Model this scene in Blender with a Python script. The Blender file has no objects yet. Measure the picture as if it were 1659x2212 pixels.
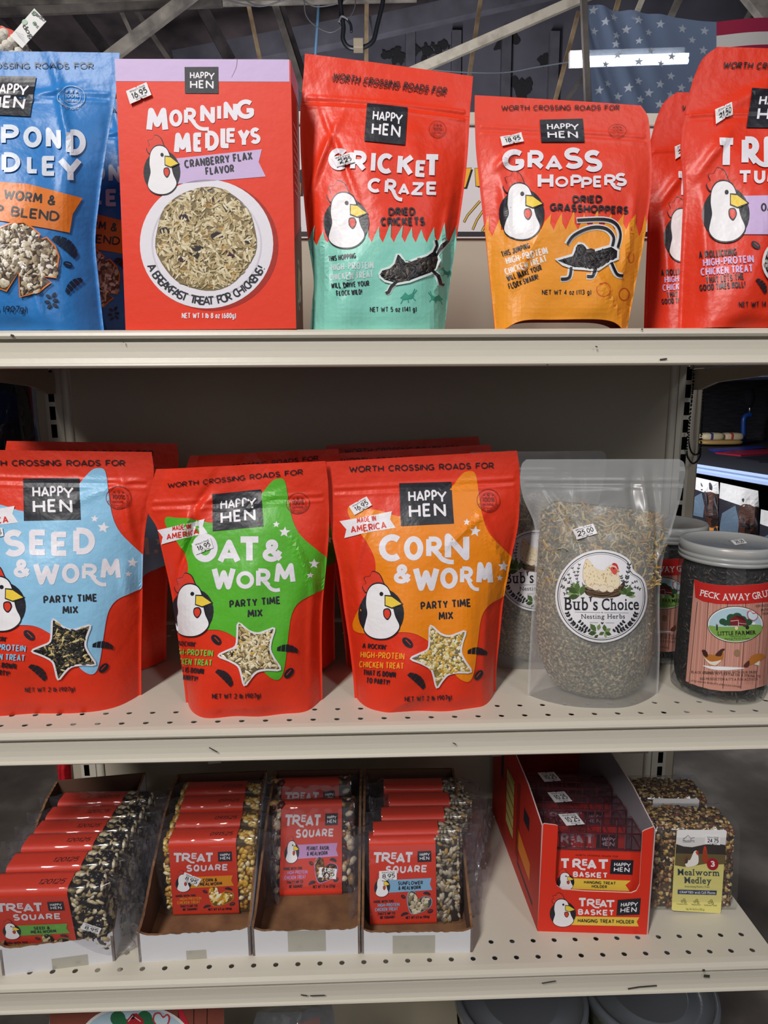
import bpy, bmesh, math, random
import numpy as np
from mathutils import Vector, Matrix

rng = random.Random(11)
SC = bpy.context.scene
COL = SC.collection
Z0 = 0.92                       # height of the middle shelf above the floor

# ------------------------------------------------------------------ camera
FPX = 1411.412
CM = np.array([[0.9995361, -0.0297955, -0.0062836],
               [0.0114657, 0.1774460, 0.9840638],
               [0.0282057, 0.9836794, -0.1777053]])
u_, s_, v_ = np.linalg.svd(CM); CM = u_ @ v_
CP = np.array([0.3889, -0.6526, 0.3431 + Z0])
cam_data = bpy.data.cameras.new('camera')
cam = bpy.data.objects.new('camera', cam_data); COL.objects.link(cam)
cam_data.sensor_fit = 'HORIZONTAL'; cam_data.sensor_width = 36.0
cam_data.lens = FPX / 1659.0 * 36.0
cam_data.clip_start = 0.02; cam_data.clip_end = 60
cam.matrix_world = Matrix((
    (CM[0][0], CM[1][0], -CM[2][0], CP[0]),
    (CM[0][1], CM[1][1], -CM[2][1], CP[1]),
    (CM[0][2], CM[1][2], -CM[2][2], CP[2]),
    (0, 0, 0, 1)))
SC.camera = cam

# ------------------------------------------------------------------ world, lights, exposure
SC.view_settings.view_transform = 'Standard'
SC.view_settings.look = 'None'
SC.view_settings.gamma = 1.0
SC.view_settings.use_curve_mapping = False
SC.view_settings.exposure = 0.0
w = bpy.data.worlds.new('world'); SC.world = w; w.use_nodes = True
bg = w.node_tree.nodes['Background']
bg.inputs[0].default_value = (0.62, 0.66, 0.78, 1); bg.inputs[1].default_value = 0.055

def area_light(name, loc, target, sx, sy, power, color=(1, 0.96, 0.9), roll=0):
    d = bpy.data.lights.new(name, 'AREA'); d.shape = 'RECTANGLE'; d.size = sx; d.size_y = sy
    d.energy = power; d.color = color
    o = bpy.data.objects.new(name, d); COL.objects.link(o)
    q = (Vector(target) - Vector(loc)).to_track_quat('-Z', 'Y')
    o.rotation_euler = q.to_euler(); o.location = loc
    return o
# ceiling tubes over the aisle, in front and to the left of the shelves
area_light('aisle_tube_light', (-0.52, -1.72, Z0 + 1.95), (0.38, 0.1, Z0), 0.24, 1.0, 57, (1, 0.965, 0.93))
area_light('aisle_tube_light', (1.5, -1.9, Z0 + 1.65), (0.5, 0.1, Z0), 0.2, 1.0, 10, (0.97, 0.97, 1.0))
area_light('aisle_fill_light', (0.4, -2.6, Z0 + 0.5), (0.4, 0.1, Z0 - 0.28), 2.2, 1.6, 4.4, (0.95, 0.97, 1.0))  # added broad fill from the camera side, not a daylight opening
area_light('barn_fill_light', (0.6, 4.4, Z0 + 1.0), (0.9, 7.0, Z0 + 2.6), 0.3, 1.6, 190, (0.94, 0.95, 1.0))  # added fill behind the shelves, brightens the far wall and roof; no tube there
area_light('barn_fill_light', (0.2, 1.6, Z0 + 0.75), (0.3, 3.2, Z0 + 2.2), 0.2, 1.2, 36, (0.97, 0.96, 1.0))  # second added fill, lifts the beams; no tube hangs here
area_light('side_aisle_fill_light', (1.05, 2.3, Z0 + .75), (2.3, 3.0, Z0 - 0.05), 0.3, 0.8, 34, (0.9, 0.94, 1.0))  # added fill that brightens the side shelving, hidden behind the back panel

# ------------------------------------------------------------------ pixel geometry
def ray(px):
    px = np.atleast_2d(np.asarray(px, float))
    d = np.stack([(px[:, 0] - 829.5) / FPX, -(px[:, 1] - 1106) / FPX, np.ones(len(px))], 1)
    return d @ CM
def proj(P):
    q = (np.asarray(P, float) - CP) @ CM.T
    return np.stack([829.5 + FPX * q[:, 0] / q[:, 2], 1106 - FPX * q[:, 1] / q[:, 2]], 1)
def at(x, y, Y):
    d = ray((x, y))[0]; return Vector(CP + d * ((Y - CP[1]) / d[1]))
def atz(x, y, Z):
    d = ray((x, y))[0]; return Vector(CP + d * ((Z + Z0 - CP[2]) / d[2]))

# ------------------------------------------------------------------ colours and materials
def lin(h):
    h = h.lstrip('#')
    c = [int(h[i:i + 2], 16) / 255 for i in (0, 2, 4)]
    return tuple(x / 12.92 if x <= 0.04045 else ((x + 0.055) / 1.055) ** 2.4 for x in c) + (1,)
MATS = {}
def mat(color, rough=0.5, bump=0.0, bscale=60, spec=0.5, metal=0.0, kind='plain', name=None):
    key = (color, rough, bump, bscale, spec, metal, kind, name)
    if key in MATS: return MATS[key]
    m = bpy.data.materials.new(name or ('mat_' + color.strip('#')))
    m.use_nodes = True; nt = m.node_tree; p = nt.nodes['Principled BSDF']
    p.inputs['Base Color'].default_value = lin(color)
    p.inputs['Roughness'].default_value = rough
    p.inputs['Specular IOR Level'].default_value = spec
    p.inputs['Metallic'].default_value = metal
    if bump:
        tc = nt.nodes.new('ShaderNodeTexCoord'); n = nt.nodes.new('ShaderNodeTexNoise')
        n.inputs['Scale'].default_value = bscale; n.inputs['Detail'].default_value = 3
        b = nt.nodes.new('ShaderNodeBump'); b.inputs['Strength'].default_value = bump; b.inputs['Distance'].default_value = 0.01
        nt.links.new(tc.outputs['Object'], n.inputs['Vector'])
        nt.links.new(n.outputs['Fac'], b.inputs['Height']); nt.links.new(b.outputs['Normal'], p.inputs['Normal'])
    MATS[key] = m
    return m
def mottled(name, c1, c2, scale, rough=0.7, bump=0.2, detail=6, c3=None, stretch=(1, 1, 1), spec=0.3, lo=0.35, hi=0.65, kind='noise'):
    if name in MATS: return MATS[name]
    m = bpy.data.materials.new(name); m.use_nodes = True; nt = m.node_tree; p = nt.nodes['Principled BSDF']
    tc = nt.nodes.new('ShaderNodeTexCoord'); mp = nt.nodes.new('ShaderNodeMapping'); mp.inputs['Scale'].default_value = stretch
    if kind == 'noise':
        n = nt.nodes.new('ShaderNodeTexNoise'); n.inputs['Scale'].default_value = scale; n.inputs['Detail'].default_value = detail
        fac = n.outputs['Fac']
    else:
        n = nt.nodes.new('ShaderNodeTexVoronoi'); n.inputs['Scale'].default_value = scale
        sp = nt.nodes.new('ShaderNodeSeparateColor'); nt.links.new(n.outputs['Color'], sp.inputs[0]); fac = sp.outputs[0]
    r = nt.nodes.new('ShaderNodeValToRGB'); r.color_ramp.elements[0].position = lo; r.color_ramp.elements[1].position = hi
    r.color_ramp.elements[0].color = lin(c1); r.color_ramp.elements[1].color = lin(c2)
    if c3:
        e = r.color_ramp.elements.new((lo + hi) / 2); e.color = lin(c3)
    nt.links.new(tc.outputs['Object'], mp.inputs[0]); nt.links.new(mp.outputs[0], n.inputs['Vector'])
    nt.links.new(fac, r.inputs[0]); nt.links.new(r.outputs[0], p.inputs['Base Color'])
    if bump:
        b = nt.nodes.new('ShaderNodeBump'); b.inputs['Strength'].default_value = bump; b.inputs['Distance'].default_value = 0.004
        nt.links.new(n.outputs['Fac'] if kind == 'noise' else n.outputs['Distance'], b.inputs['Height']); nt.links.new(b.outputs['Normal'], p.inputs['Normal'])
    p.inputs['Roughness'].default_value = rough; p.inputs['Specular IOR Level'].default_value = spec
    MATS[name] = m
    return m
def film(name, trans=0.85, tint='#ffffff', rough=0.08, body='#c8c8cc', bump=0.0, bscale=40, fres=True, gl=0.04):
    """thin clear or frosted plastic: part see-through, part glossy"""
    if name in MATS: return MATS[name]
    m = bpy.data.materials.new(name); m.use_nodes = True; nt = m.node_tree
    for n in list(nt.nodes):
        if n.type != 'OUTPUT_MATERIAL': nt.nodes.remove(n)
    out = [n for n in nt.nodes if n.type == 'OUTPUT_MATERIAL'][0]
    t = nt.nodes.new('ShaderNodeBsdfTransparent'); t.inputs[0].default_value = lin(tint)
    p = nt.nodes.new('ShaderNodeBsdfPrincipled'); p.inputs['Base Color'].default_value = lin(body); p.inputs['Roughness'].default_value = rough
    g = nt.nodes.new('ShaderNodeBsdfGlossy'); g.inputs['Roughness'].default_value = rough
    mx = nt.nodes.new('ShaderNodeMixShader'); mx.inputs[0].default_value = 1 - trans
    nt.links.new(t.outputs[0], mx.inputs[1]); nt.links.new(p.outputs[0], mx.inputs[2])
    mx2 = nt.nodes.new('ShaderNodeMixShader'); f = nt.nodes.new('ShaderNodeLayerWeight'); f.inputs['Blend'].default_value = 0.5
    pw = nt.nodes.new('ShaderNodeMath'); pw.operation = 'POWER'; pw.inputs[1].default_value = 4.0
    ma = nt.nodes.new('ShaderNodeMath'); ma.operation = 'MULTIPLY_ADD'; ma.inputs[1].default_value = 0.6 if fres else 0.0; ma.inputs[2].default_value = gl
    nt.links.new(f.outputs['Facing'], pw.inputs[0]); nt.links.new(pw.outputs[0], ma.inputs[0]); nt.links.new(ma.outputs[0], mx2.inputs[0])
    nt.links.new(mx.outputs[0], mx2.inputs[1]); nt.links.new(g.outputs[0], mx2.inputs[2])
    nt.links.new(mx2.outputs[0], out.inputs['Surface'])
    if bump:
        tc = nt.nodes.new('ShaderNodeTexCoord'); n = nt.nodes.new('ShaderNodeTexNoise'); n.inputs['Scale'].default_value = bscale
        n.inputs['Detail'].default_value = 2
        b = nt.nodes.new('ShaderNodeBump'); b.inputs['Strength'].default_value = bump; b.inputs['Distance'].default_value = 0.01
        nt.links.new(tc.outputs['Object'], n.inputs['Vector']); nt.links.new(n.outputs['Fac'], b.inputs['Height'])
        for q in (p, g): nt.links.new(b.outputs['Normal'], q.inputs['Normal'])
    MATS[name] = m
    return m
def print_mat(c):      # ink on a satin plastic pouch
    return mat(c, 0.40, 0.16, 55, 0.42, kind='pouch')
def card_mat(c):       # ink on carton
    return mat(c, 0.5, 0.03, 90, 0.35, kind='card')

# ------------------------------------------------------------------ objects
def link(o): COL.objects.link(o); return o
def thing(name, label, cat, loc=(0, 0, 0), rot=(0, 0, 0), group=None):
    o = link(bpy.data.objects.new(name, None)); o.location = loc; o.rotation_euler = rot; o.empty_display_size = 0.03
    return tag(o, label, cat, group)
def tag(o, label, cat, group=None, kind=None):
    o['label'] = label; o['category'] = cat
    if group: o['group'] = group
    if kind: o['kind'] = kind
    return o
def struct(o): o['kind'] = 'structure'; return o
def copy_tree(o, parent=None):
    c = o.copy(); COL.objects.link(c)
    if parent: c.parent = parent; c.matrix_parent_inverse = o.matrix_parent_inverse.copy()
    for ch in list(o.children): copy_tree(ch, c)
    return c
class MB:
    """collects vertices, faces and a material per face, links them as ONE mesh object"""
    def __init__(s): s.v = []; s.f = []; s.m = []; s.mats = []; s.sm = []
    def slot(s, m):
        if m not in s.mats: s.mats.append(m)
        return s.mats.index(m)
    def add(s, verts, faces, m, smooth=False):
        k = len(s.v); s.v += [tuple(map(float, p)) for p in verts]; i = s.slot(m)
        for f in faces: s.f.append(tuple(a + k for a in f)); s.m.append(i); s.sm.append(smooth)
    def grid(s, G, m, smooth=True, flip=False, cu=False):
        n, q = G.shape[:2]; V = G.reshape(-1, 3); F = []
        for i in range(n - 1):
            for j in range(q - 1 if not cu else q):
                a, b, c, d = i * q + j, i * q + (j + 1) % q, (i + 1) * q + (j + 1) % q, (i + 1) * q + j
                F.append((a, d, c, b) if flip else (a, b, c, d))
        s.add(V, F, m, smooth)
    def box(s, lo, hi, m, bev=0.0, M=None):
        bm = bmesh.new(); bmesh.ops.create_cube(bm, size=1)
        lo, hi = Vector(lo), Vector(hi)
        for v in bm.verts: v.co = Vector(((lo[i] + hi[i]) / 2 + v.co[i] * (hi[i] - lo[i]) for i in range(3)))
        if bev: bmesh.ops.bevel(bm, geom=bm.edges[:], offset=bev, segments=2, affect='EDGES', profile=0.6)
        s.bm(bm, m, M=M)
    def bm(s, bm, m, smooth=False, M=None):
        bm.verts.index_update()
        V = [(M @ v.co if M else v.co.copy()) for v in bm.verts]
        s.add(V, [[v.index for v in f.verts] for f in bm.faces], m, smooth); bm.free()
    def tube(s, pts, r, m, n=8, closed=False, caps=True):
        pts = [Vector(p) for p in pts]; k = len(pts); rs = r if isinstance(r, (list, tuple)) else [r] * k; V = []
        prev = None
        for i, p in enumerate(pts):
            t = ((pts[(i + 1) % k] - pts[i - 1]) if closed else (pts[min(i + 1, k - 1)] - pts[max(i - 1, 0)])).normalized()
            a = prev if prev and abs(prev.dot(t)) < 0.95 else (Vector((0, 0, 1)) if abs(t.z) < 0.9 else Vector((1, 0, 0)))
            x = (a - t * a.dot(t)).normalized(); y = t.cross(x); prev = x
            for j in range(n):
                an = 2 * math.pi * j / n; V.append(p + (x * math.cos(an) + y * math.sin(an)) * rs[i])
        F = []
        for i in range(k if closed else k - 1):
            for j in range(n):
                F.append((i * n + j, i * n + (j + 1) % n, ((i + 1) % k) * n + (j + 1) % n, ((i + 1) % k) * n + j))
        if caps and not closed: F.append(tuple(range(n))[::-1]); F.append(tuple((k - 1) * n + j for j in range(n)))
        s.add(V, F, m, True)
    def lathe(s, prof, c, m, n=48, cap=True):
        V = []; F = []; k = len(prof)
        for r, z in prof:
            for j in range(n): an = 2 * math.pi * j / n; V.append((c[0] + r * math.cos(an), c[1] + r * math.sin(an), c[2] + z))
        for i in range(k - 1):
            for j in range(n): F.append((i * n + j, i * n + (j + 1) % n, (i + 1) * n + (j + 1) % n, (i + 1) * n + j))
        s.add(V, F, m, True)
    def beam(s, a, b, wd, dp, m, up=Vector((0, 1, 0))):
        """a plank from a to b: wd across, dp along `up`"""
        a, b = Vector(a), Vector(b); t = (b - a).normalized(); y = (up - t * up.dot(t)).normalized(); x = t.cross(y)
        V = []
        for p in (a, b):
            for i, j in ((-1, -1), (1, -1), (1, 1), (-1, 1)): V.append(p + x * (i * wd / 2) + y * (j * dp / 2))
        s.add(V, [(0, 1, 2, 3)[::-1], (4, 5, 6, 7), (0, 1, 5, 4), (1, 2, 6, 5), (2, 3, 7, 6), (3, 0, 4, 7)], m)
    def build(s, name, parent=None, loc=None):
        me = bpy.data.meshes.new(name); me.from_pydata(s.v, [], s.f)
        for m in s.mats: me.materials.append(m)
        me.polygons.foreach_set('material_index', s.m); me.polygons.foreach_set('use_smooth', s.sm)
        me.update()
        o = link(bpy.data.objects.new(name, me))
        if parent: o.parent = parent
        if loc: o.location = loc
        return o
def recenter(root, parts_world=True):
    """parts were modelled in world space: hang them under a root that stands at its base"""
    bpy.context.view_layer.update()
    mi = Matrix.LocRotScale(root.location, root.rotation_euler, None).inverted()
    for ch in root.children: ch.matrix_parent_inverse = mi

# ------------------------------------------------------------------ lettering
GL = {}
def glyph(ch, bold=0.0, serif=False):
    key = (ch, bold, serif)
    if key in GL: return GL[key]
    c = bpy.data.curves.new('g', 'FONT'); c.body = ch; c.size = 1; c.offset = bold; c.resolution_u = 3; c.fill_mode = 'FRONT'
    o = bpy.data.objects.new('g', c); COL.objects.link(o)
    dg = bpy.context.evaluated_depsgraph_get(); me = o.evaluated_get(dg).to_mesh()
    V = np.array([v.co[:2] for v in me.vertices]) if len(me.vertices) else np.zeros((0, 2))
    F = [tuple(p.vertices) for p in me.polygons]
    o.evaluated_get(dg).to_mesh_clear(); bpy.data.objects.remove(o); bpy.data.curves.remove(c)
    if serif and len(V):
        cnt = {}
        for f in F:
            for i in range(len(f)):
                e = tuple(sorted((f[i], f[(i + 1) % len(f)]))); cnt[e] = cnt.get(e, 0) + 1
        add = []
        lv = [0.0, V[:, 1].max()]
        for (a, b), k in cnt.items():
            if k != 1 or abs(V[a, 1] - V[b, 1]) > 0.01: continue
            L = abs(V[a, 0] - V[b, 0]); y = V[a, 1]
            if 0.05 < L < 0.24:
                for q, sg in ((lv[0], 1), (lv[1], -1)):
                    if abs(y - q) < 0.06 + abs(bold): add.append((min(V[a, 0], V[b, 0]), max(V[a, 0], V[b, 0]), y, sg))
        V = V.tolist()
        for x0, x1, y, sg in add:
            k = len(V); V += [[x0 - .07, y], [x1 + .07, y], [x1 + .07, y + sg * .055], [x0 - .07, y + sg * .055]]
            F.append((k, k + 1, k + 2, k + 3) if sg > 0 else (k + 3, k + 2, k + 1, k))
        V = np.array(V)
    GL[key] = (V, F)
    return GL[key]
def capheight(bold=0.0): return glyph('H', bold)[0][:, 1].max()

def catmull(pts, n=6, closed=True):
    P_ = [np.array(p, float) for p in pts]; k = len(P_); out = []
    for i in range(k if closed else k - 1):
        p0 = P_[i - 1] if (closed or i > 0) else P_[0]; p1 = P_[i]; p2 = P_[(i + 1) % k]; p3 = P_[(i + 2) % k] if (closed or i + 2 < k) else P_[-1]
        for j in range(n):
            t = j / n
            out.append(0.5 * (2 * p1 + (p2 - p0) * t + (2 * p0 - 5 * p1 + 4 * p2 - p3) * t * t + (3 * p1 - p0 - 3 * p2 + p3) * t ** 3))
    if not closed: out.append(P_[-1])
    return out
def inside(p, poly):
    x, y = p; r = False; n = len(poly)
    for i in range(n):
        (x1, y1), (x2, y2) = poly[i], poly[i - 1]
        if (y1 > y) != (y2 > y) and x < (x2 - x1) * (y - y1) / (y2 - y1 + 1e-12) + x1: r = not r
    return r
def homography(src, dst):
    A = []
    for (x, y), (u, v) in zip(src, dst):
        A.append([x, y, 1, 0, 0, 0, -u * x, -u * y, -u]); A.append([0, 0, 0, x, y, 1, -v * x, -v * y, -v])
    H = np.linalg.svd(np.array(A, float))[2][-1].reshape(3, 3)
    return H
def happly(H, pts):
    q = np.c_[np.asarray(pts, float), np.ones(len(pts))] @ H.T
    return q[:, :2] / q[:, 2:]


def _arc(cx, cy, rx, ry, a0, a1, n=10): return [(cx + rx * math.cos(math.radians(a0 + (a1 - a0) * i / n)), cy + ry * math.sin(math.radians(a0 + (a1 - a0) * i / n))) for i in range(n + 1)]
STROKES = {
 'A': (.8, [[(0, 0), (.5, 1), (1, 0)], [(.2, .3), (.8, .3)]]), 'B': (.66, [[(0, 0), (0, 1)], [(0, 1)] + _arc(.5, .76, .42, .24, 90, -90) + [(0, .52)], [(0, .52)] + _arc(.55, .26, .45, .26, 90, -90) + [(0, 0)]]),
 'C': (.78, [_arc(.55, .5, .55, .5, 50, 310, 18)]), 'D': (.76, [[(0, 0), (0, 1)], [(0, 1)] + _arc(.35, .5, .65, .5, 90, -90, 14) + [(0, 0)]]),
 'E': (.58, [[(1, 1), (0, 1), (0, 0), (1, 0)], [(0, .5), (.85, .5)]]), 'F': (.58, [[(1, 1), (0, 1), (0, 0)], [(0, .5), (.85, .5)]]),
 'G': (.82, [_arc(.55, .5, .55, .5, 50, 320, 18) + [(.98, .42), (.6, .42)]]), 'H': (.72, [[(0, 0), (0, 1)], [(1, 0), (1, 1)], [(0, .5), (1, .5)]]),
 'I': (.0, [[(.5, 0), (.5, 1)]]), 'J': (.5, [[(1, 1)] + _arc(.5, .3, .5, .3, 0, -170)]), 'K': (.7, [[(0, 0), (0, 1)], [(1, 1), (.05, .45)], [(.3, .6), (1, 0)]]),
 'L': (.55, [[(0, 1), (0, 0), (1, 0)]]), 'M': (.95, [[(0, 0), (.12, 1), (.5, .28), (.88, 1), (1, 0)]]), 'N': (.74, [[(0, 0), (0, 1), (1, 0), (1, 1)]]),
 'O': (.9, [_arc(.5, .5, .5, .5, 0, 360, 24)]), 'P': (.62, [[(0, 0), (0, 1)], [(0, 1)] + _arc(.5, .72, .5, .28, 90, -90) + [(0, .44)]]), 'Q': (.9, [_arc(.5, .5, .5, .5, 0, 360, 24), [(.6, .3), (1, -.05)]]),
 'R': (.66, [[(0, 0), (0, 1)], [(0, 1)] + _arc(.5, .72, .45, .28, 90, -90) + [(0, .44)], [(.4, .44), (1, 0)]]),
 'S': (.62, [_arc(.5, .75, .46, .25, 35, 250, 12) + _arc(.5, .25, .5, .25, 75, -150, 14)]), 'T': (.72, [[(0, 1), (1, 1)], [(.5, 1), (.5, 0)]]),
 'U': (.72, [[(0, 1), (0, .38)] + _arc(.5, .38, .5, .38, 180, 360, 14) + [(1, 1)]]), 'V': (.78, [[(0, 1), (.5, 0), (1, 1)]]), 'W': (1.15, [[(0, 1), (.25, 0), (.5, .78), (.75, 0), (1, 1)]]),
 'X': (.74, [[(0, 0), (1, 1)], [(0, 1), (1, 0)]]), 'Y': (.74, [[(0, 1), (.5, .45), (1, 1)], [(.5, .45), (.5, 0)]]), 'Z': (.68, [[(0, 1), (1, 1), (0, 0), (1, 0)]]),
 '&': (.8, [[(1, 0), (.25, .68)] + _arc(.45, .8, .24, .2, 200, -40, 12) + [(.3, .5)] + _arc(.4, .25, .4, .25, 130, 320, 12) + [(.98, .48)]]),
 '0': (.6, [_arc(.5, .5, .5, .5, 0, 360, 20)]), '1': (.25, [[(0, .8), (.7, 1), (.7, 0)]]), '2': (.6, [_arc(.5, .7, .48, .3, 165, -35, 12) + [(0, 0), (1, 0)]]),
 '3': (.58, [_arc(.45, .75, .45, .25, 150, -90, 10) + _arc(.45, .25, .52, .25, 90, -150, 10)]), '4': (.64, [[(.75, 0), (.75, 1), (0, .28), (1, .28)]]),
 '5': (.58, [[(.9, 1), (.12, 1), (.05, .55)] + _arc(.45, .32, .5, .32, 110, -140, 12)]), '6': (.6, [_arc(.5, .3, .5, .3, 0, 360, 16), [(.03, .38), (.3, .85), (.62, 1)]]),
 '7': (.58, [[(0, 1), (1, 1), (.35, 0)]]), '8': (.6, [_arc(.5, .75, .42, .25, 0, 360, 14), _arc(.5, .26, .5, .26, 0, 360, 14)]), '9': (.6, [_arc(.5, .7, .5, .3, 0, 360, 16), [(.97, .62), (.7, .15), (.38, 0)]]),
 '!': (.0, [[(.5, 1), (.5, .35)], [(.5, .06), (.5, -.02)]]), '.': (.0, [[(.5, .06), (.5, -.02)]]), ',': (.05, [[(.6, .08), (.2, -.15)]]), "'": (.0, [[(.5, 1), (.5, .75)]]), '-': (.4, [[(0, .42), (1, .42)]]),
 '(': (.18, [_arc(1.0, .45, 1.0, .65, 125, 235, 8)]), ')': (.18, [_arc(0, .45, 1.0, .65, 55, -55, 8)]), '%': (.8, [_arc(.2, .78, .2, .2, 0, 360, 10), _arc(.8, .22, .2, .2, 0, 360, 10), [(.85, 1), (.15, 0)]]),
 'l': (.0, [[(.5, 0), (.5, 1)]]), 'b': (.5, [[(0, 1), (0, 0)], _arc(.5, .34, .5, .34, 0, 360, 14)]), 'o': (.5, [_arc(.5, .36, .5, .36, 0, 360, 14)]), 'z': (.45, [[(0, .7), (1, .7), (0, 0), (1, 0)]]),
 'g': (.5, [_arc(.5, .36, .5, .36, 0, 360, 14), [(1, .7), (1, -.1)] + _arc(.5, -.1, .5, .2, 0, -150, 8)]), 's': (.45, [_arc(.5, .54, .46, .18, 35, 250, 10) + _arc(.5, .18, .5, .18, 75, -150, 10)]), ':': (0, [[(.5, .06), (.5, -.02)], [(.5, .6), (.5, .52)]]),
}
def ribbon(pl, th):
    """a stroke of even width; corners are cut and rounded"""
    P_ = [np.array(p, float) for p in pl]; P_ = [p for i, p in enumerate(P_) if i == 0 or np.linalg.norm(p - P_[i - 1]) > 1e-6]
    runs = [[P_[0]]]; joints = []
    for i in range(1, len(P_)):
        if i > 1:
            a, b = P_[i - 1] - P_[i - 2], P_[i] - P_[i - 1]
            if np.dot(a, b) < .82 * np.linalg.norm(a) * np.linalg.norm(b): runs.append([P_[i - 1]]); joints.append(P_[i - 1])
        runs[-1].append(P_[i])
    out = []
    for r in runs:
        k = len(r); V = []
        if k < 2: continue
        cl = np.linalg.norm(r[0] - r[-1]) < 1e-6 and k > 4
        for i in range(k):
            a = r[i - 1] if i else (r[-2] if cl else r[0]); b = r[i + 1] if i < k - 1 else (r[1] if cl else r[-1])
            t = b - a; t = t / (np.linalg.norm(t) + 1e-9); n = np.array([-t[1], t[0]]); V += [r[i] + n * th / 2, r[i] - n * th / 2]
        out.append((np.array(V), [(2 * i, 2 * i + 1, 2 * i + 3, 2 * i + 2) for i in range(k - 1)]))
    for j in joints: out.append((np.array([j + th / 2 * np.array([math.cos(a), math.sin(a)]) for a in [math.pi / 4 * q for q in range(8)]]), [tuple(range(8))]))
    return out

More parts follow.
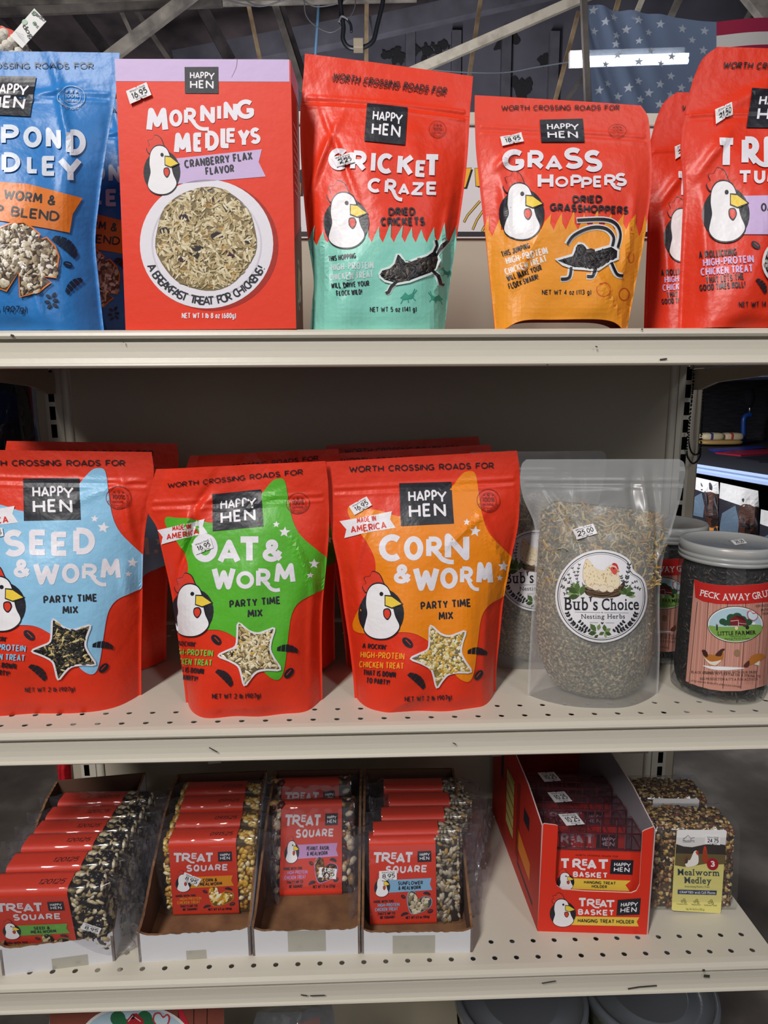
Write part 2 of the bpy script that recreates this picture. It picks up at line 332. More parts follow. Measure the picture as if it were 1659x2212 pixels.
DL = 0.00016
class Art:
    """flat print: polygons in picture measure, later laid on a surface layer by layer"""
    def __init__(s, T=None, cell=9): s.T = T; s.items = []; s.cell = cell
    def put(s, color, V, F, layer, raise_=None):
        V = np.asarray(V, float)
        if len(V) == 0: return
        s.items.append((color, V, [tuple(f) for f in F], layer, raise_))
    def poly(s, color, pts, layer=1, smooth=0):
        if smooth: pts = catmull(pts, smooth)
        s.put(color, pts, [tuple(range(len(pts)))], layer)
    def ellipse(s, color, cx, cy, rx, ry=None, layer=1, n=32, rot=0):
        ry = ry or rx; c, d = math.cos(rot), math.sin(rot)
        s.put(color, [(cx + rx * math.cos(a) * c - ry * math.sin(a) * d, cy + rx * math.cos(a) * d + ry * math.sin(a) * c) for a in [2 * math.pi * i / n for i in range(n)]], [tuple(range(n))], layer)
    def ring(s, color, cx, cy, rx, ry, wd, layer=2, n=40):
        V = []
        for i in range(n):
            a = 2 * math.pi * i / n
            V += [(cx + rx * math.cos(a), cy + ry * math.sin(a)), (cx + (rx - wd) * math.cos(a), cy + (ry - wd) * math.sin(a))]
        s.put(color, V, [(2 * i, 2 * i + 1, (2 * i + 3) % (2 * n), (2 * i + 2) % (2 * n)) for i in range(n)], layer)
    def line(s, color, pts, wd, layer=2, closed=False, smooth=0):
        if smooth: pts = catmull(pts, smooth, closed)
        pts = [np.array(p, float) for p in pts]; k = len(pts); V = []
        ws = wd if isinstance(wd, (list, tuple)) else [wd] * k
        if len(ws) != k: ws = list(np.interp(np.linspace(0, 1, k), np.linspace(0, 1, len(ws)), ws))
        for i in range(k):
            a = pts[(i - 1) % k] if (closed or i) else pts[0]; b = pts[(i + 1) % k] if (closed or i < k - 1) else pts[-1]
            t = b - a; t = t / (np.linalg.norm(t) + 1e-9); nrm = np.array([-t[1], t[0]])
            V += [pts[i] + nrm * ws[i] / 2, pts[i] - nrm * ws[i] / 2]
        F = [(2 * i, 2 * i + 1, (2 * i + 3) % (2 * k), (2 * i + 2) % (2 * k)) for i in range(k if closed else k - 1)]
        s.put(color, V, F, layer)
    def star(s, color, cx, cy, r, rot=-math.pi / 2, ratio=0.45, layer=2, n=5):
        s.put(color, [(cx + (r if i % 2 == 0 else r * ratio) * math.cos(rot + math.pi * i / n), cy + (r if i % 2 == 0 else r * ratio) * math.sin(rot + math.pi * i / n)) for i in range(2 * n)], [tuple(range(2 * n))], layer)
    def text(s, color, txt, x0, y0, x1, y1, h, layer=3, bold=0.02, serif=False, lean=0.0, gap=0.1, jitter=0):
        """one line of lettering from (x0,y0) to (x1,y1) along its baseline, capitals h high"""
        stroke = not serif and all(c == ' ' or c in STROKES for c in txt)
        e = np.array([x1 - x0, y1 - y0], float); Lg = np.linalg.norm(e); e /= Lg; up = np.array([e[1], -e[0]]); base = np.array([x0, y0])
        if stroke:
            th = .12 + bold * 1.5; ws = [(.52 if c == ' ' else STROKES[c][0]) for c in txt]; g = gap * .55 + .035
            nat = sum(ws) + g * (len(txt) - 1); k = (Lg - h * th * len(txt.replace(' ', ''))) / (nat * h); pen = 0
            for c, w_ in zip(txt, ws):
                if c == ' ': pen += (w_ + g) * h * k; continue
                dy = rng.uniform(-jitter, jitter) * h
                for pl in STROKES[c][1]:
                    q = [(pen + th * h / 2 + x * w_ * h * k, th * h / 2 + y * h * (1 - th) + dy) for x, y in pl]
                    for V, F in ribbon(q, th * h):
                        X = V[:, 0] + V[:, 1] * lean; s.put(color, base + np.outer(X, e) + np.outer(V[:, 1], up), F, layer)
                pen += (w_ + g) * h * k + th * h
            return
        bold = min(bold, .012); ch_ = capheight(bold); pen = 0; parts = []
        for k, ch in enumerate(txt):
            if ch == ' ': pen += 0.30; continue
            V, F = glyph(ch, bold, serif)
            if len(V) == 0: continue
            a, b = V[:, 0].min(), V[:, 0].max()
            if k and txt[k - 1:k + 1] in ('AT', 'TA', 'AV', 'AY', 'LT', 'RT', 'LY', 'FA', 'WA', 'AW'): pen -= 0.09
            parts.append((V - [a - pen, 0], F)); pen += (b - a) + gap
        W = max(pen - gap, 0.01)
        for V, F in parts:
            X = V[:, 0] / W * Lg; Y = V[:, 1] / ch_ * h; X = X + Y * lean
            s.put(color, base + np.outer(X, e) + np.outer(Y, up), F, layer)
    def letter(s, color, ch, x0, y0, x1, y1, layer=3, bold=0.035, rot=0, serif=False):
        th = (.14 + bold * 1.75) * (y1 - y0) if bold < .03 else min(.235 * (y1 - y0), .46 * (x1 - x0))
        if ch == 'I': th = min(x1 - x0, .3 * (y1 - y0))
        c, d = math.cos(rot), math.sin(rot); cx, cy = (x0 + x1) / 2, (y0 + y1) / 2
        for pl in STROKES[ch][1]:
            q = [(x0 + th / 2 + x * (x1 - x0 - th), y1 - th / 2 - y * (y1 - y0 - th)) for x, y in pl]
            for V, F in ribbon(q, th):
                X, Y = V[:, 0], V[:, 1]
                X, Y = cx + (X - cx) * c - (Y - cy) * d, cy + (X - cx) * d + (Y - cy) * c
                s.put(color, np.c_[X, Y], F, layer)
    def letters(s, color, lst, layer=3, bold=0.035):
        for it in lst:
            s.letter(color, it[0], *it[1:5], layer=layer, bold=bold, rot=it[5] if len(it) > 5 else 0)
    def arc_text(s, color, txt, cx, cy, r, a0, a1, h, layer=3, bold=0.02):
        """lettering on an arc, reading left to right along the lower side"""
        n = len(txt); ch_ = capheight(bold)
        for i, ch in enumerate(txt):
            if ch == ' ': continue
            a = a0 + (a1 - a0) * i / (n - 1)
            rad = np.array([math.cos(a), math.sin(a)]); sg = 1 if a1 > a0 else -1
            tan = np.array([-rad[1], rad[0]]) * sg; up = rad * (1 if a1 > a0 else -1)
            th = .14 + bold * 2
            for pl in STROKES[ch][1]:
                w_ = STROKES[ch][0]
                for V, F in ribbon([((x - .5) * w_ * h, y * h) for x, y in pl], th * h):
                    s.put(color, np.array([cx, cy]) + rad * r + np.outer(V[:, 0], tan) + np.outer(V[:, 1], up), F, layer)
    def seeds(s, poly, n, pal, a0, a1, asp=0.42, dome=0.0009, layer=3, r=None, seg=7, weights=None):
        """a bed of single grains showing inside an outline"""
        r = r or rng; xs = [p[0] for p in poly]; ys = [p[1] for p in poly]; k = 0; tries = 0
        while k < n and tries < n * 12:
            tries += 1; c = (r.uniform(min(xs), max(xs)), r.uniform(min(ys), max(ys)))
            L = r.uniform(a0, a1); th = r.uniform(0, math.pi); B = L * asp * r.uniform(.8, 1.2)
            tip = [(c[0] + q * L * math.cos(th), c[1] + q * L * math.sin(th)) for q in (-.9, .9)]
            if not all(inside(p, poly) for p in tip + [c]): continue
            V = [c]; R_ = [dome]
            for i in range(seg):
                a = 2 * math.pi * i / seg; x, y = L * math.cos(a), B * math.sin(a) * (1 if math.cos(a) < .5 else .8)
                V.append((c[0] + x * math.cos(th) - y * math.sin(th), c[1] + x * math.sin(th) + y * math.cos(th))); R_.append(0)
            col = r.choices(pal, weights)[0] if weights else r.choice(pal)
            lift = r.random() * 0.0006
            s.put(col, V, [(0, 1 + i, 1 + (i + 1) % seg) for i in range(seg)], layer, [q + lift for q in R_]); k += 1
    def lay(s, mb, surf, matf, base=0.0):
        """lay the print on a surface, cut along one common grid so that every layer bends alike"""
        groups = {}
        for it in s.items:
            color, V, F, layer, rs = it; V = np.asarray(V, float)
            if s.T is not None: V = s.T(V)
            if rs is not None: groups.setdefault((color, layer, True), []).append((V, F, np.asarray(rs, float)))
            else: groups.setdefault((color, layer, False), []).append((V, F, None))
        for (color, layer, dome), lst in groups.items():
            if dome:
                Vs, Fs, R_, k = [], [], [], 0
                for V, F, rs in lst:
                    f0 = F[0]; sg = cross2(V[f0[1]] - V[f0[0]], V[f0[2]] - V[f0[0]])
                    Vs.append(V); R_.append(rs); Fs += [tuple(a + k for a in (f if sg < 0 else f[::-1])) for f in F]; k += len(V)
                V = np.concatenate(Vs); mb.add(surf.lay(V, base + layer * DL + np.concatenate(R_)), Fs, matf(color), True); continue
            bm = bmesh.new()
            for k_, (V, F, _) in enumerate(lst):
                vs = [bm.verts.new((x, y, (k_ % 9) * .05)) for x, y in V]
                for f in F:
                    try: bm.faces.new([vs[i] for i in f]).normal_update()
                    except ValueError: pass
            bmesh.ops.triangulate(bm, faces=[f for f in bm.faces if len(f.verts) > 3])
            for f in bm.faces: f.normal_update()
            bmesh.ops.reverse_faces(bm, faces=[f for f in bm.faces if f.normal.z > 0])
            if s.cell:
                lo = np.min([V.min(0) for V, _, _ in lst], 0); hi = np.max([V.max(0) for V, _, _ in lst], 0)
                for ax in (0, 1):
                    q = math.floor(lo[ax] / s.cell) * s.cell + s.cell
                    while q < hi[ax]:
                        co = [0, 0, 0]; co[ax] = q; no = [0, 0, 0]; no[ax] = 1
                        bmesh.ops.bisect_plane(bm, geom=bm.verts[:] + bm.edges[:] + bm.faces[:], plane_co=co, plane_no=no, dist=1e-4); q += s.cell
            bm.verts.index_update(); V = np.array([v.co[:2] for v in bm.verts]); lift = np.array([v.co.z for v in bm.verts]) * 2e-4; F = [tuple(v.index for v in f.verts) for f in bm.faces]; bm.free()
            if F: mb.add(surf.lay(V, base + layer * DL + lift), F, matf(color), False)
def cross2(a, b): return a[0] * b[1] - a[1] * b[0]
def frame(ox, oy, sc): return lambda V: np.array([ox, oy]) + np.asarray(V, float) / sc

# ------------------------------------------------------------------ surfaces the print is laid on
class Flat:
    """a plane in the place, met along the sight line when measuring from the photograph"""
    def __init__(s, p, n): s.p = np.array(p, float); s.n = np.array(n, float); s.n /= np.linalg.norm(s.n)
    def lay(s, V, off):
        d = ray(V); t = ((s.p - CP) @ s.n) / (d @ s.n); sg = -np.sign(d[0] @ s.n)
        return CP + d * t[:, None] + s.n * sg * np.reshape(off, (-1, 1))
class Sheet:
    """a rectangle c, c+ex, c+ey: V runs in the measure of a quad (TL,TR,BR,BL) on the drawing"""
    def __init__(s, quad, c, ex, ey):
        s.H = homography(quad, [(0, 1), (1, 1), (1, 0), (0, 0)]); s.c, s.ex, s.ey = map(lambda q: np.array(q, float), (c, ex, ey))
        n = np.cross(s.ex, s.ey); s.n = n / np.linalg.norm(n)
    def lay(s, V, off):
        q = happly(s.H, V); return s.c + q[:, :1] * s.ex + q[:, 1:] * s.ey + s.n * np.reshape(off, (-1, 1))
class Tube:
    """an upright cylinder, print met along the sight line"""
    def __init__(s, c, r): s.c = np.array(c, float); s.r = r
    def lay(s, V, off):
        d = ray(V); o = CP - s.c; a = d[:, 0] ** 2 + d[:, 1] ** 2; b = 2 * (d[:, 0] * o[0] + d[:, 1] * o[1]); c = o[0] ** 2 + o[1] ** 2 - s.r ** 2
        D = np.maximum(b * b - 4 * a * c, 0); t = (-b - np.sqrt(D)) / (2 * a); Q = CP + d * t[:, None]
        n = Q - s.c; n[:, 2] = 0; n /= np.linalg.norm(n, axis=1)[:, None]
        return Q + n * np.reshape(off, (-1, 1))
def spline(t, ts, vs):
    ts = np.array(ts, float); vs = np.array(vs, float); o = np.argsort(ts); ts, vs = ts[o], vs[o]
    m = np.gradient(vs, ts); i = np.clip(np.searchsorted(ts, t) - 1, 0, len(ts) - 2); h = ts[i + 1] - ts[i]; q = (t - ts[i]) / h
    return (2 * q**3 - 3 * q**2 + 1) * vs[i] + (q**3 - 2 * q**2 + q) * h * m[i] + (-2 * q**3 + 3 * q**2) * vs[i + 1] + (q**3 - q**2) * h * m[i + 1]
class Pouch:
    """a filled stand-up pouch: outline rows (t, left px, right px), a seam plane, a bulging front and back"""
    def __init__(s, rows, ysl, ysr, bulge, tilt=0.0, zbot=0.0, wr=(), zips=(), arch=0.0, seed=1, back=0.8, seam=0.03, lump=0.0012, topwave=0.0):
        ts = [r[0] for r in rows]; L = []; R = []
        for t, l, r in rows:
            a = at(l[0], l[1], ysl + tilt * t); b = at(r[0], r[1], ysr + tilt * t)
            if t == 0: a.z = b.z = zbot + Z0
            L.append(a); R.append(b)
        s.tt = np.linspace(0, 1, 301)
        s.L = np.stack([spline(s.tt, ts, [p[i] for p in L]) for i in range(3)], 1); s.R = np.stack([spline(s.tt, ts, [p[i] for p in R]) for i in range(3)], 1)
        bt = [b[0] for b in bulge]; s.b = np.interp(s.tt, bt, [b[1] for b in bulge]); s.pw = np.interp(s.tt, bt, [b[2] for b in bulge])
        k = np.ones(13) / 13; pad = lambda q: np.convolve(np.pad(q, 6, 'edge'), k, 'valid'); s.b = pad(s.b); s.pw = pad(s.pw)
        s.wr = wr; s.zips = zips; s.arch = arch; s.back = back; s.seam = seam; s.topwave = topwave; s.zb = zbot + Z0
        r = random.Random(seed)
        s.ns = [(r.uniform(2, 9), r.uniform(2, 9), r.uniform(0, 6.3), r.uniform(0, 6.3), lump * r.uniform(.4, 1)) for _ in range(9)]
        g = np.stack(np.meshgrid(np.linspace(-1, 1, 45), np.linspace(0, 1, 61)), -1).reshape(-1, 2); s.gu = g; s.gp = proj(s.F(g[:, 0], g[:, 1]))
    def F(s, u, t, side=-1):
        tc = np.clip(t, 0, 1); ip = lambda A: np.interp(tc, s.tt, A)
        L = np.stack([ip(s.L[:, i]) for i in range(3)], -1); R = np.stack([ip(s.R[:, i]) for i in range(3)], -1)
        q = ((u + 1) / 2)[..., None]; Pn = L * (1 - q) + R * q
        b = ip(s.b); pw = ip(s.pw); uu = np.clip(np.abs(u) / (1 - s.seam), 0, 1); sh = 1 - uu ** pw
        y = b * sh * (1 if side < 0 else s.back)
        w = np.zeros_like(u)
        for u0, t0, su, st, an, am in s.wr:
            c, d = math.cos(an), math.sin(an); du, dt = u - u0, (t - t0) * 1.4; a = du * c + dt * d; e = -du * d + dt * c
            w = w + am * np.exp(-(a / su) ** 2 - (e / st) ** 2)
        env = np.clip(b / 0.02, 0, 1) * sh
        for fu, ft, pu, pt, am in s.ns: w = w + am * env * np.sin(fu * u + pu + 2 * np.sin(ft * t + pt))
        for z0, am in s.zips: w = w + .7 * am * np.exp(-((t - z0) / 0.008) ** 2) * (np.abs(u) < 0.94)
        w = w + s.topwave * np.clip((t - .8) / .2, 0, 1) * np.sin(u * 5.0 + s.ns[0][2])
        Pn = Pn.copy(); Pn[..., 1] += side * (y + (w if side < 0 else 0)) + (0 if side < 0 else 0.0004)
        if s.arch: Pn[..., 2] += s.arch * np.clip(1 - t / .16, 0, 1) ** 2 * np.clip(1 - (np.abs(u) / .86) ** 6, 0, 1)
        Pn[..., 2] = np.maximum(Pn[..., 2], s.zb)
        return Pn
    def inv(s, V):
        V = np.asarray(V, float); out = np.zeros((len(V), 2))
        for i in range(0, len(V), 400):
            d = ((V[i:i + 400, None, :] - s.gp[None]) ** 2).sum(-1); out[i:i + 400] = s.gu[d.argmin(1)]
        u, t = out[:, 0], out[:, 1]; h = 1e-4
        for _ in range(7):
            p0 = proj(s.F(u, t)); r = V - p0; pu = (proj(s.F(u + h, t)) - p0) / h; pt = (proj(s.F(u, t - h)) - p0) / -h
            D = pu[:, 0] * pt[:, 1] - pu[:, 1] * pt[:, 0]; D = np.where(np.abs(D) < 1e-3, 1e-3, D)
            du = (r[:, 0] * pt[:, 1] - r[:, 1] * pt[:, 0]) / D; dt = (pu[:, 0] * r[:, 1] - pu[:, 1] * r[:, 0]) / D
            u = np.clip(u + np.clip(du, -.1, .1), -.999, .999); t = np.clip(t + np.clip(dt, -.1, .1), 0.001, .999)
        return u, t
    def nrm(s, u, t):
        h = 2e-3; a = s.F(u + h, t) - s.F(u - h, t); b = s.F(u, t + h) - s.F(u, t - h); n = np.cross(a, b); n /= np.linalg.norm(n, axis=-1)[..., None] + 1e-12
        return np.where(n[..., 1:2] > 0, -n, n)
    def lay(s, V, off):
        u, t = s.inv(V); return s.F(u, t) + s.nrm(u, t) * np.reshape(off, (-1, 1))
    def mesh(s, mb, m, nu=84, nt=96, mbot=None):
        ts = sorted(set(list(np.linspace(0, 1, nt)) + [z + d for z, _ in s.zips for d in (-.014, -.009, -.004, 0, .004, .009, .014) if z + d < 1])); ts = np.array(ts)
        us = np.sin(np.linspace(-1, 1, nu) * math.pi / 2) * .5 + np.linspace(-1, 1, nu) * .5
        U, T = np.meshgrid(us, ts); Fr = s.F(U, T); Bk = s.F(U, T, 1)
        mb.grid(Fr, m); mb.grid(Bk, m, flip=True)
        mb.grid(np.stack([Bk[0], (Fr[0] + Bk[0]) / 2 + np.array([0, 0, s.arch * .9]), Fr[0]]), mbot or m, flip=False)
# ================================================================== the barn
concrete = mottled('concrete', '#4c4641', '#93897f', 3.2, 0.75, 0.25, 8, '#6a625b')
roofwood = mottled('roof_boards', '#211c1e', '#423839', 2.2, 0.85, 0.2, 8, stretch=(1, 1, 4))
wallmat = mottled('barn_wall', '#3a383f', '#4c4a52', 1.6, 0.85, 0.15, 6)
oldwood = mottled('old_timber', '#6a6560', '#a79f94', 9, 0.8, 0.3, 6, stretch=(1, 1, 1))
palewood = mottled('pale_timber', '#9a9080', '#d8cfbe', 14, 0.8, 0.2, 6, lo=.2, hi=.55)
tanwood = mottled('tan_timber', '#7a6650', '#b09878', 10, 0.8, 0.2, 6)
darkwood = mottled('dark_timber', '#231f20', '#423c3c', 6, 0.85, 0.2, 6)
midwood = mottled('weathered_timber', '#4a4644', '#77706a', 8, 0.85, 0.2, 6)

def plain(name, lo, hi, m):
    b = MB(); b.box(lo, hi, m); return b.build(name)
floor = struct(plain('floor', (-4, -3.2, -0.1), (6, 9, 0), concrete))
# far wall with studs, and the underside of the roof
b = MB(); b.box((-5, 7.0, 0), (8, 7.15, 5.5), wallmat)
for px in (886, 985, 1093, 1196):
    p = at(px, 90, 6.98); b.box((p.x - .05, 6.93, 0.2), (p.x + .05, 7.0, 5.0), mottled('stud', '#3a383e', '#4a484f', 4, .85))
struct(b.build('wall_back'))
def blotch(b, px, py, r, n, seed):
    q = random.Random(seed); m = mat('#0c0a0d', 0.9)
    for i in range(n):
        p = at(px + q.gauss(0, r), py + q.gauss(0, r * .8), 6.95); k = []
        R_ = q.uniform(.015, .065)
        for j in range(9):
            a = j / 9 * 6.283; rr = R_ * q.uniform(.5, 1.2); k.append((p.x + rr * math.cos(a), 6.985 - i * .0004, p.z + rr * math.sin(a)))
        b.add(k, [tuple(range(9))], m)
b = MB(); blotch(b, 853, 116, 9, 14, 1); blotch(b, 938, 106, 14, 16, 2); blotch(b, 1135, 185, 13, 16, 3); blotch(b, 1078, 95, 5, 6, 4); blotch(b, 1112, 80, 3, 4, 5); blotch(b, 1180, 125, 4, 4, 6)
tag(b.build('mould_stain'), 'black mould blotches spotting the dark grey barn wall', 'stain', kind='stuff')
b = MB()
V = [(-5, -3.2, 3.9), (8, -3.2, 3.9), (8, 7.1, 5.5), (-5, 7.1, 5.5)]
b.add(V + [(x, y, z + .1) for x, y, z in V], [(0, 1, 2, 3), (4, 7, 6, 5), (0, 4, 5, 1), (1, 5, 6, 2), (2, 6, 7, 3), (3, 7, 4, 0)], roofwood)
A_, B_, C_, D_ = at(-260, 262, 6.85), at(1240, -28, 6.85), at(1240, -360, 5.2), at(-260, -70, 5.2)
V = [A_, B_, C_, D_]; b.add(V + [p + Vector((0, .05, .06)) for p in V], [(0, 1, 2, 3), (7, 6, 5, 4), (0, 4, 5, 1), (1, 5, 6, 2), (2, 6, 7, 3), (3, 7, 4, 0)], roofwood)
struct(b.build('ceiling'))

def beam(px0, px1, Y0, Y1, wpx, m, name='timber_brace', label='', cat='beam', group=None, dp=None):
    a, c = at(px0[0], px0[1], Y0), at(px1[0], px1[1], Y1)
    if px0[1] > px1[1]: a, c = c, a
    if min(px0[1], px1[1]) < 14:          # carried on up to the underside of the roof, out of the picture
        dz = a - c; zr = 3.86 + (Y0 + 3.2) * 1.6 / 10.3
        if dz.z > .18 * dz.length: a = c + dz * ((zr - c.z) / dz.z)
    w_ = wpx * ((Y0 + Y1) / 2 - CP[1]) / FPX
    b = MB(); b.beam(a, c, w_, dp or w_ * .6, m)
    o = b.build(name)
    return tag(o, label, cat, group)
beam((-160, 34), (480, 6), 3.1, 3.1, 14, midwood, 'timber_joist', 'long grey joist crossing the top left corner, lower of the pair')
beam((-160, 8), (900, -12), 3.3, 3.3, 13, oldwood, 'timber_joist', 'long weathered joist along the very top edge, above its pair')
beam((420, 11), (900, 0), 3.12, 3.12, 7, oldwood, 'timber_joist', 'thin joist along the top above the red cereal carton')
beam((232, 128), (392, 6), 3.0, 3.0, 21, oldwood, 'timber_brace', 'pale grey diagonal brace rising right between blue pouch and cereal carton')
beam((255, 10), (283, 72), 4.0, 4.0, 7, oldwood, 'timber_rafter', 'thin pale rafter just left of the grey diagonal brace')
beam((285, 10), (372, 140), 4.3, 4.3, 9, midwood, 'timber_rafter', 'thin dark rafter passing behind the grey diagonal brace')
beam((150, 5), (252, 140), 4.6, 4.6, 22, darkwood, 'timber_rafter', 'broad dark rafter between dog toy tag and diagonal brace')
beam((-20, 5), (90, 120), 4.6, 4.6, 14, darkwood, 'timber_rafter', 'dark rafter slanting behind the dog toy tag')
beam((430, 5), (500, 135), 4.6, 4.6, 22, darkwood, 'timber_rafter', 'broad dark rafter above the middle of the cereal carton')
beam((536, 6), (566, 150), 3.6, 3.6, 8, tanwood, 'timber_post', 'thin tan post slanting above the right half of the cereal carton')
beam((592, 4), (655, 200), 3.5, 3.5, 13, midwood, 'timber_brace', 'weathered brace slanting down to the gap beside the cereal carton')
beam((604, 4), (668, 200), 3.55, 3.55, 13, darkwood, 'timber_brace', 'dark brace right behind the weathered one beside the cereal carton')
beam((792, -4), (791, 180), 4.2, 4.2, 8, tanwood, 'timber_post', 'upright tan post behind the cricket pouch and hanging cables')
beam((1039, -6), (1012, 175), 3.9, 3.9, 8, tanwood, 'timber_post', 'thin tan post crossing the pale diagonal beam above the cricket pouch')
beam((880, 160), (1275, -12), 3.2, 3.2, 17, palewood, 'timber_beam', 'pale whitewashed diagonal beam rising right toward the flag')
beam((1250, 25), (1196, 230), 3.8, 3.8, 8, tanwood, 'timber_post', 'thin tan post leaning left beside the flag pole')
beam((1262, 165), (1210, 235), 3.9, 3.9, 8, midwood, 'timber_post', 'short brown post leaning beside the foot of the flag pole')
beam((1345, -30), (1325, 40), 3.9, 3.9, 9, tanwood, 'timber_post', 'short tan post poking up above the flag canton')
beam((1395, -20), (1370, 40), 3.9, 3.9, 10, palewood, 'timber_post', 'pale post poking up above the middle of the flag')
beam((1480, -30), (1445, 45), 3.7, 3.7, 13, oldwood, 'timber_brace', 'grey brace leaning above the right part of the canton')
beam((1615, -20), (1668, 45), 2.9, 2.9, 30, oldwood, 'timber_brace', 'broad weathered brace in the top right corner')
beam((1640, -10), (1605, 55), 3.2, 3.2, 10, oldwood, 'timber_brace', 'narrow grey brace beside the broad top right corner one')
beam((700, 85), (1210, -30), 6.2, 6.2, 34, mottled('plate_timber', '#35343a', '#45434a', 4, .85), 'timber_plate', 'dark grey wall plate slanting along the top of the back wall')
beam((380, 140), (800, 60), 6.0, 6.0, 40, mottled('plate_timber', '#35343a', '#45434a', 4, .85), 'timber_plate', 'dark grey wall plate slanting behind the cereal carton')
# cables, pipe, wire
b = MB(); blu = mat('#5f86a6', 0.45)
b.tube([at(688, 4, 3.3), at(686, 45, 3.3), at(680, 130, 3.3)], .0085, blu)
tag(b.build('hanging_pipe'), 'thin blue pipe hanging from the joist above the cricket pouch', 'pipe')
blk = mat('#15171c', 0.4); gry = mat('#59595e', 0.4)
b = MB()
b.tube([at(*p, 2.6) for p in catmull([(733, -10), (738, 30), (742, 60), (741, 85), (755, 103), (785, 102), (806, 88), (815, 55), (826, 10), (828, -10)], 5, False)], .010, blk)
b.tube([at(*p, 2.62) for p in catmull([(741, -10), (736, 20), (735, 50), (745, 40), (757, 52), (759, 70)], 5, False)], .006, blk)
b.tube([at(*p, 2.58) for p in catmull([(732, 48), (738, 35), (752, 42)], 4, False)], .005, gry)
tag(b.build('cable_loop'), 'thick black cable hanging in a U loop above the cricket pouch', 'cable')
b = MB(); p = at(774, 97, 2.57); b.box((p.x - .022, 2.55, p.z - .02), (p.x + .022, 2.60, p.z + .02), mat('#8a7f6c', .7), .004)
tag(b.build('junction_box'), 'small tan wire connector on the bottom of the black cable loop', 'connector')
b = MB()
b.tube([at(*p, 2.9) for p in catmull([(658, -8), (660, 30), (680, 55), (715, 70), (745, 50), (765, 20), (768, -8)], 6, False)], .003, gry)
b.tube([at(*p, 2.95) for p in catmull([(520, -8), (545, 8), (575, 12), (610, 2), (650, 0), (680, 14), (720, 10), (745, 0)], 6, False)], .003, gry)
b.tube([at(*p, 2.9) for p in catmull([(470, -5), (560, 14), (620, -5)], 6, False)], .003, gry)
tag(b.build('wire_tangle'), 'thin grey wires looping below the top joist', 'wire')
b = MB(); b.tube([at(*p, 3.6) for p in catmull([(900, 146), (980, 155), (1085, 157), (1160, 145), (1240, 132)], 6, False)], .004, mat('#7f8a92', .4))
tag(b.build('sagging_wire'), 'thin pale wire sagging across the dark barn wall toward the lamp', 'wire')

# ------------------------------------------------------------------ fluorescent lamp and flag
t = thing('ceiling_lamp', 'lit fluorescent tube lamp glowing behind the flag', 'lamp')
em = bpy.data.materials.new('lit_tube'); em.use_nodes = True; q = em.node_tree.nodes['Principled BSDF']
q.inputs['Emission Color'].default_value = (1, 1, 1, 1); q.inputs['Emission Strength'].default_value = 24
Y = 2.15; a, c = at(1236, 136, Y), at(1486, 128, Y); dn = Vector((0, 0, 1))
for k, dz in enumerate((-.012, .022)):
    b = MB(); b.tube([a + dn * dz * .6 + Vector((0.012 * k, 0, 0)), c + dn * dz * .6], .009, em, 10); b.build('tube', t)
b = MB(); b.beam(a + Vector((0, .04, .03)), c + Vector((0, .04, .03)), .055, .02, mat('#dcdcdc', .4)); b.build('reflector', t)
b = MB(); b.beam(at(1259, -40, 1.6), at(1271, 260, 1.6), .0175, .0175, midwood)
tag(b.build('flag_pole'), 'thin grey wooden pole holding the left edge of the flag', 'pole')
def cloth(name, c, tr=0.5):
    m = bpy.data.materials.new(name); m.use_nodes = True; nt = m.node_tree; p = nt.nodes['Principled BSDF']
    p.inputs['Base Color'].default_value = lin(c); p.inputs['Roughness'].default_value = 0.9; p.inputs['Specular IOR Level'].default_value = 0.1
    tl = nt.nodes.new('ShaderNodeBsdfTranslucent'); tl.inputs[0].default_value = lin(c); tp = nt.nodes.new('ShaderNodeBsdfTransparent'); tp.inputs[0].default_value = lin('#c8d4e4')
    m1 = nt.nodes.new('ShaderNodeMixShader'); m1.inputs[0].default_value = tr; m2 = nt.nodes.new('ShaderNodeMixShader'); m2.inputs[0].default_value = 0.12 if tr > .3 else 0
    out = nt.nodes['Material Output']
    nt.links.new(p.outputs[0], m1.inputs[1]); nt.links.new(tl.outputs[0], m1.inputs[2]); nt.links.new(m1.outputs[0], m2.inputs[1]); nt.links.new(tp.outputs[0], m2.inputs[2]); nt.links.new(m2.outputs[0], out.inputs['Surface'])
    return m
navy = cloth('flag_navy', '#7686a2'); fwhite = cloth('flag_white', '#dcd8d6', .2); fred = cloth('flag_red', '#a4304e', .2); fstar = cloth('flag_star', '#b4bcc8', .1)
FY = 1.6
class FlagSurf:
    def lay(s, V, off):
        P_ = np.array([at(x, y, FY) for x, y in V]); P_[:, 1] += s.wave(V) - np.reshape(off, -1) * 4; return P_
    def wave(s, V):
        V = np.asarray(V, float); a = (V[:, 0] - 1258) * .9 - (V[:, 1] - 20) * .32
        return .010 * np.sin(a * .115) * np.exp(-((V[:, 0] - 1300) / 110) ** 2) + .006 * np.sin(V[:, 0] * .03)
fs = FlagSurf(); b = MB()
def fpatch(x0, x1, top, bot, m, nx, ny):
    G = np.zeros((ny, nx, 3))
    for i in range(ny):
        xs = np.linspace(x0, x1, nx); tp_ = np.interp(xs, *top); bt_ = np.interp(xs, *bot); ys = tp_ + (bt_ - tp_) * i / (ny - 1); G[i] = fs.lay(np.c_[xs, ys], 0)
    b.grid(G, m, flip=True)
TOP = ([1258, 1310, 1390, 1460, 1550, 1660, 1760], [3, 15, 29, 38, 46, 39, 30])
def off(d): return (TOP[0], [y + d for y in TOP[1]])
fpatch(1262, 1549, TOP, ([1258, 1800], [262, 262]), navy, 90, 40)
edges_ = [0, 30, 58, 88, 116, 146, 176, 206, 236]
for i in range(8): fpatch(1549, 1760, off(edges_[i]), off(edges_[i + 1]), fred if i % 2 == 0 else fwhite, 30, 4)
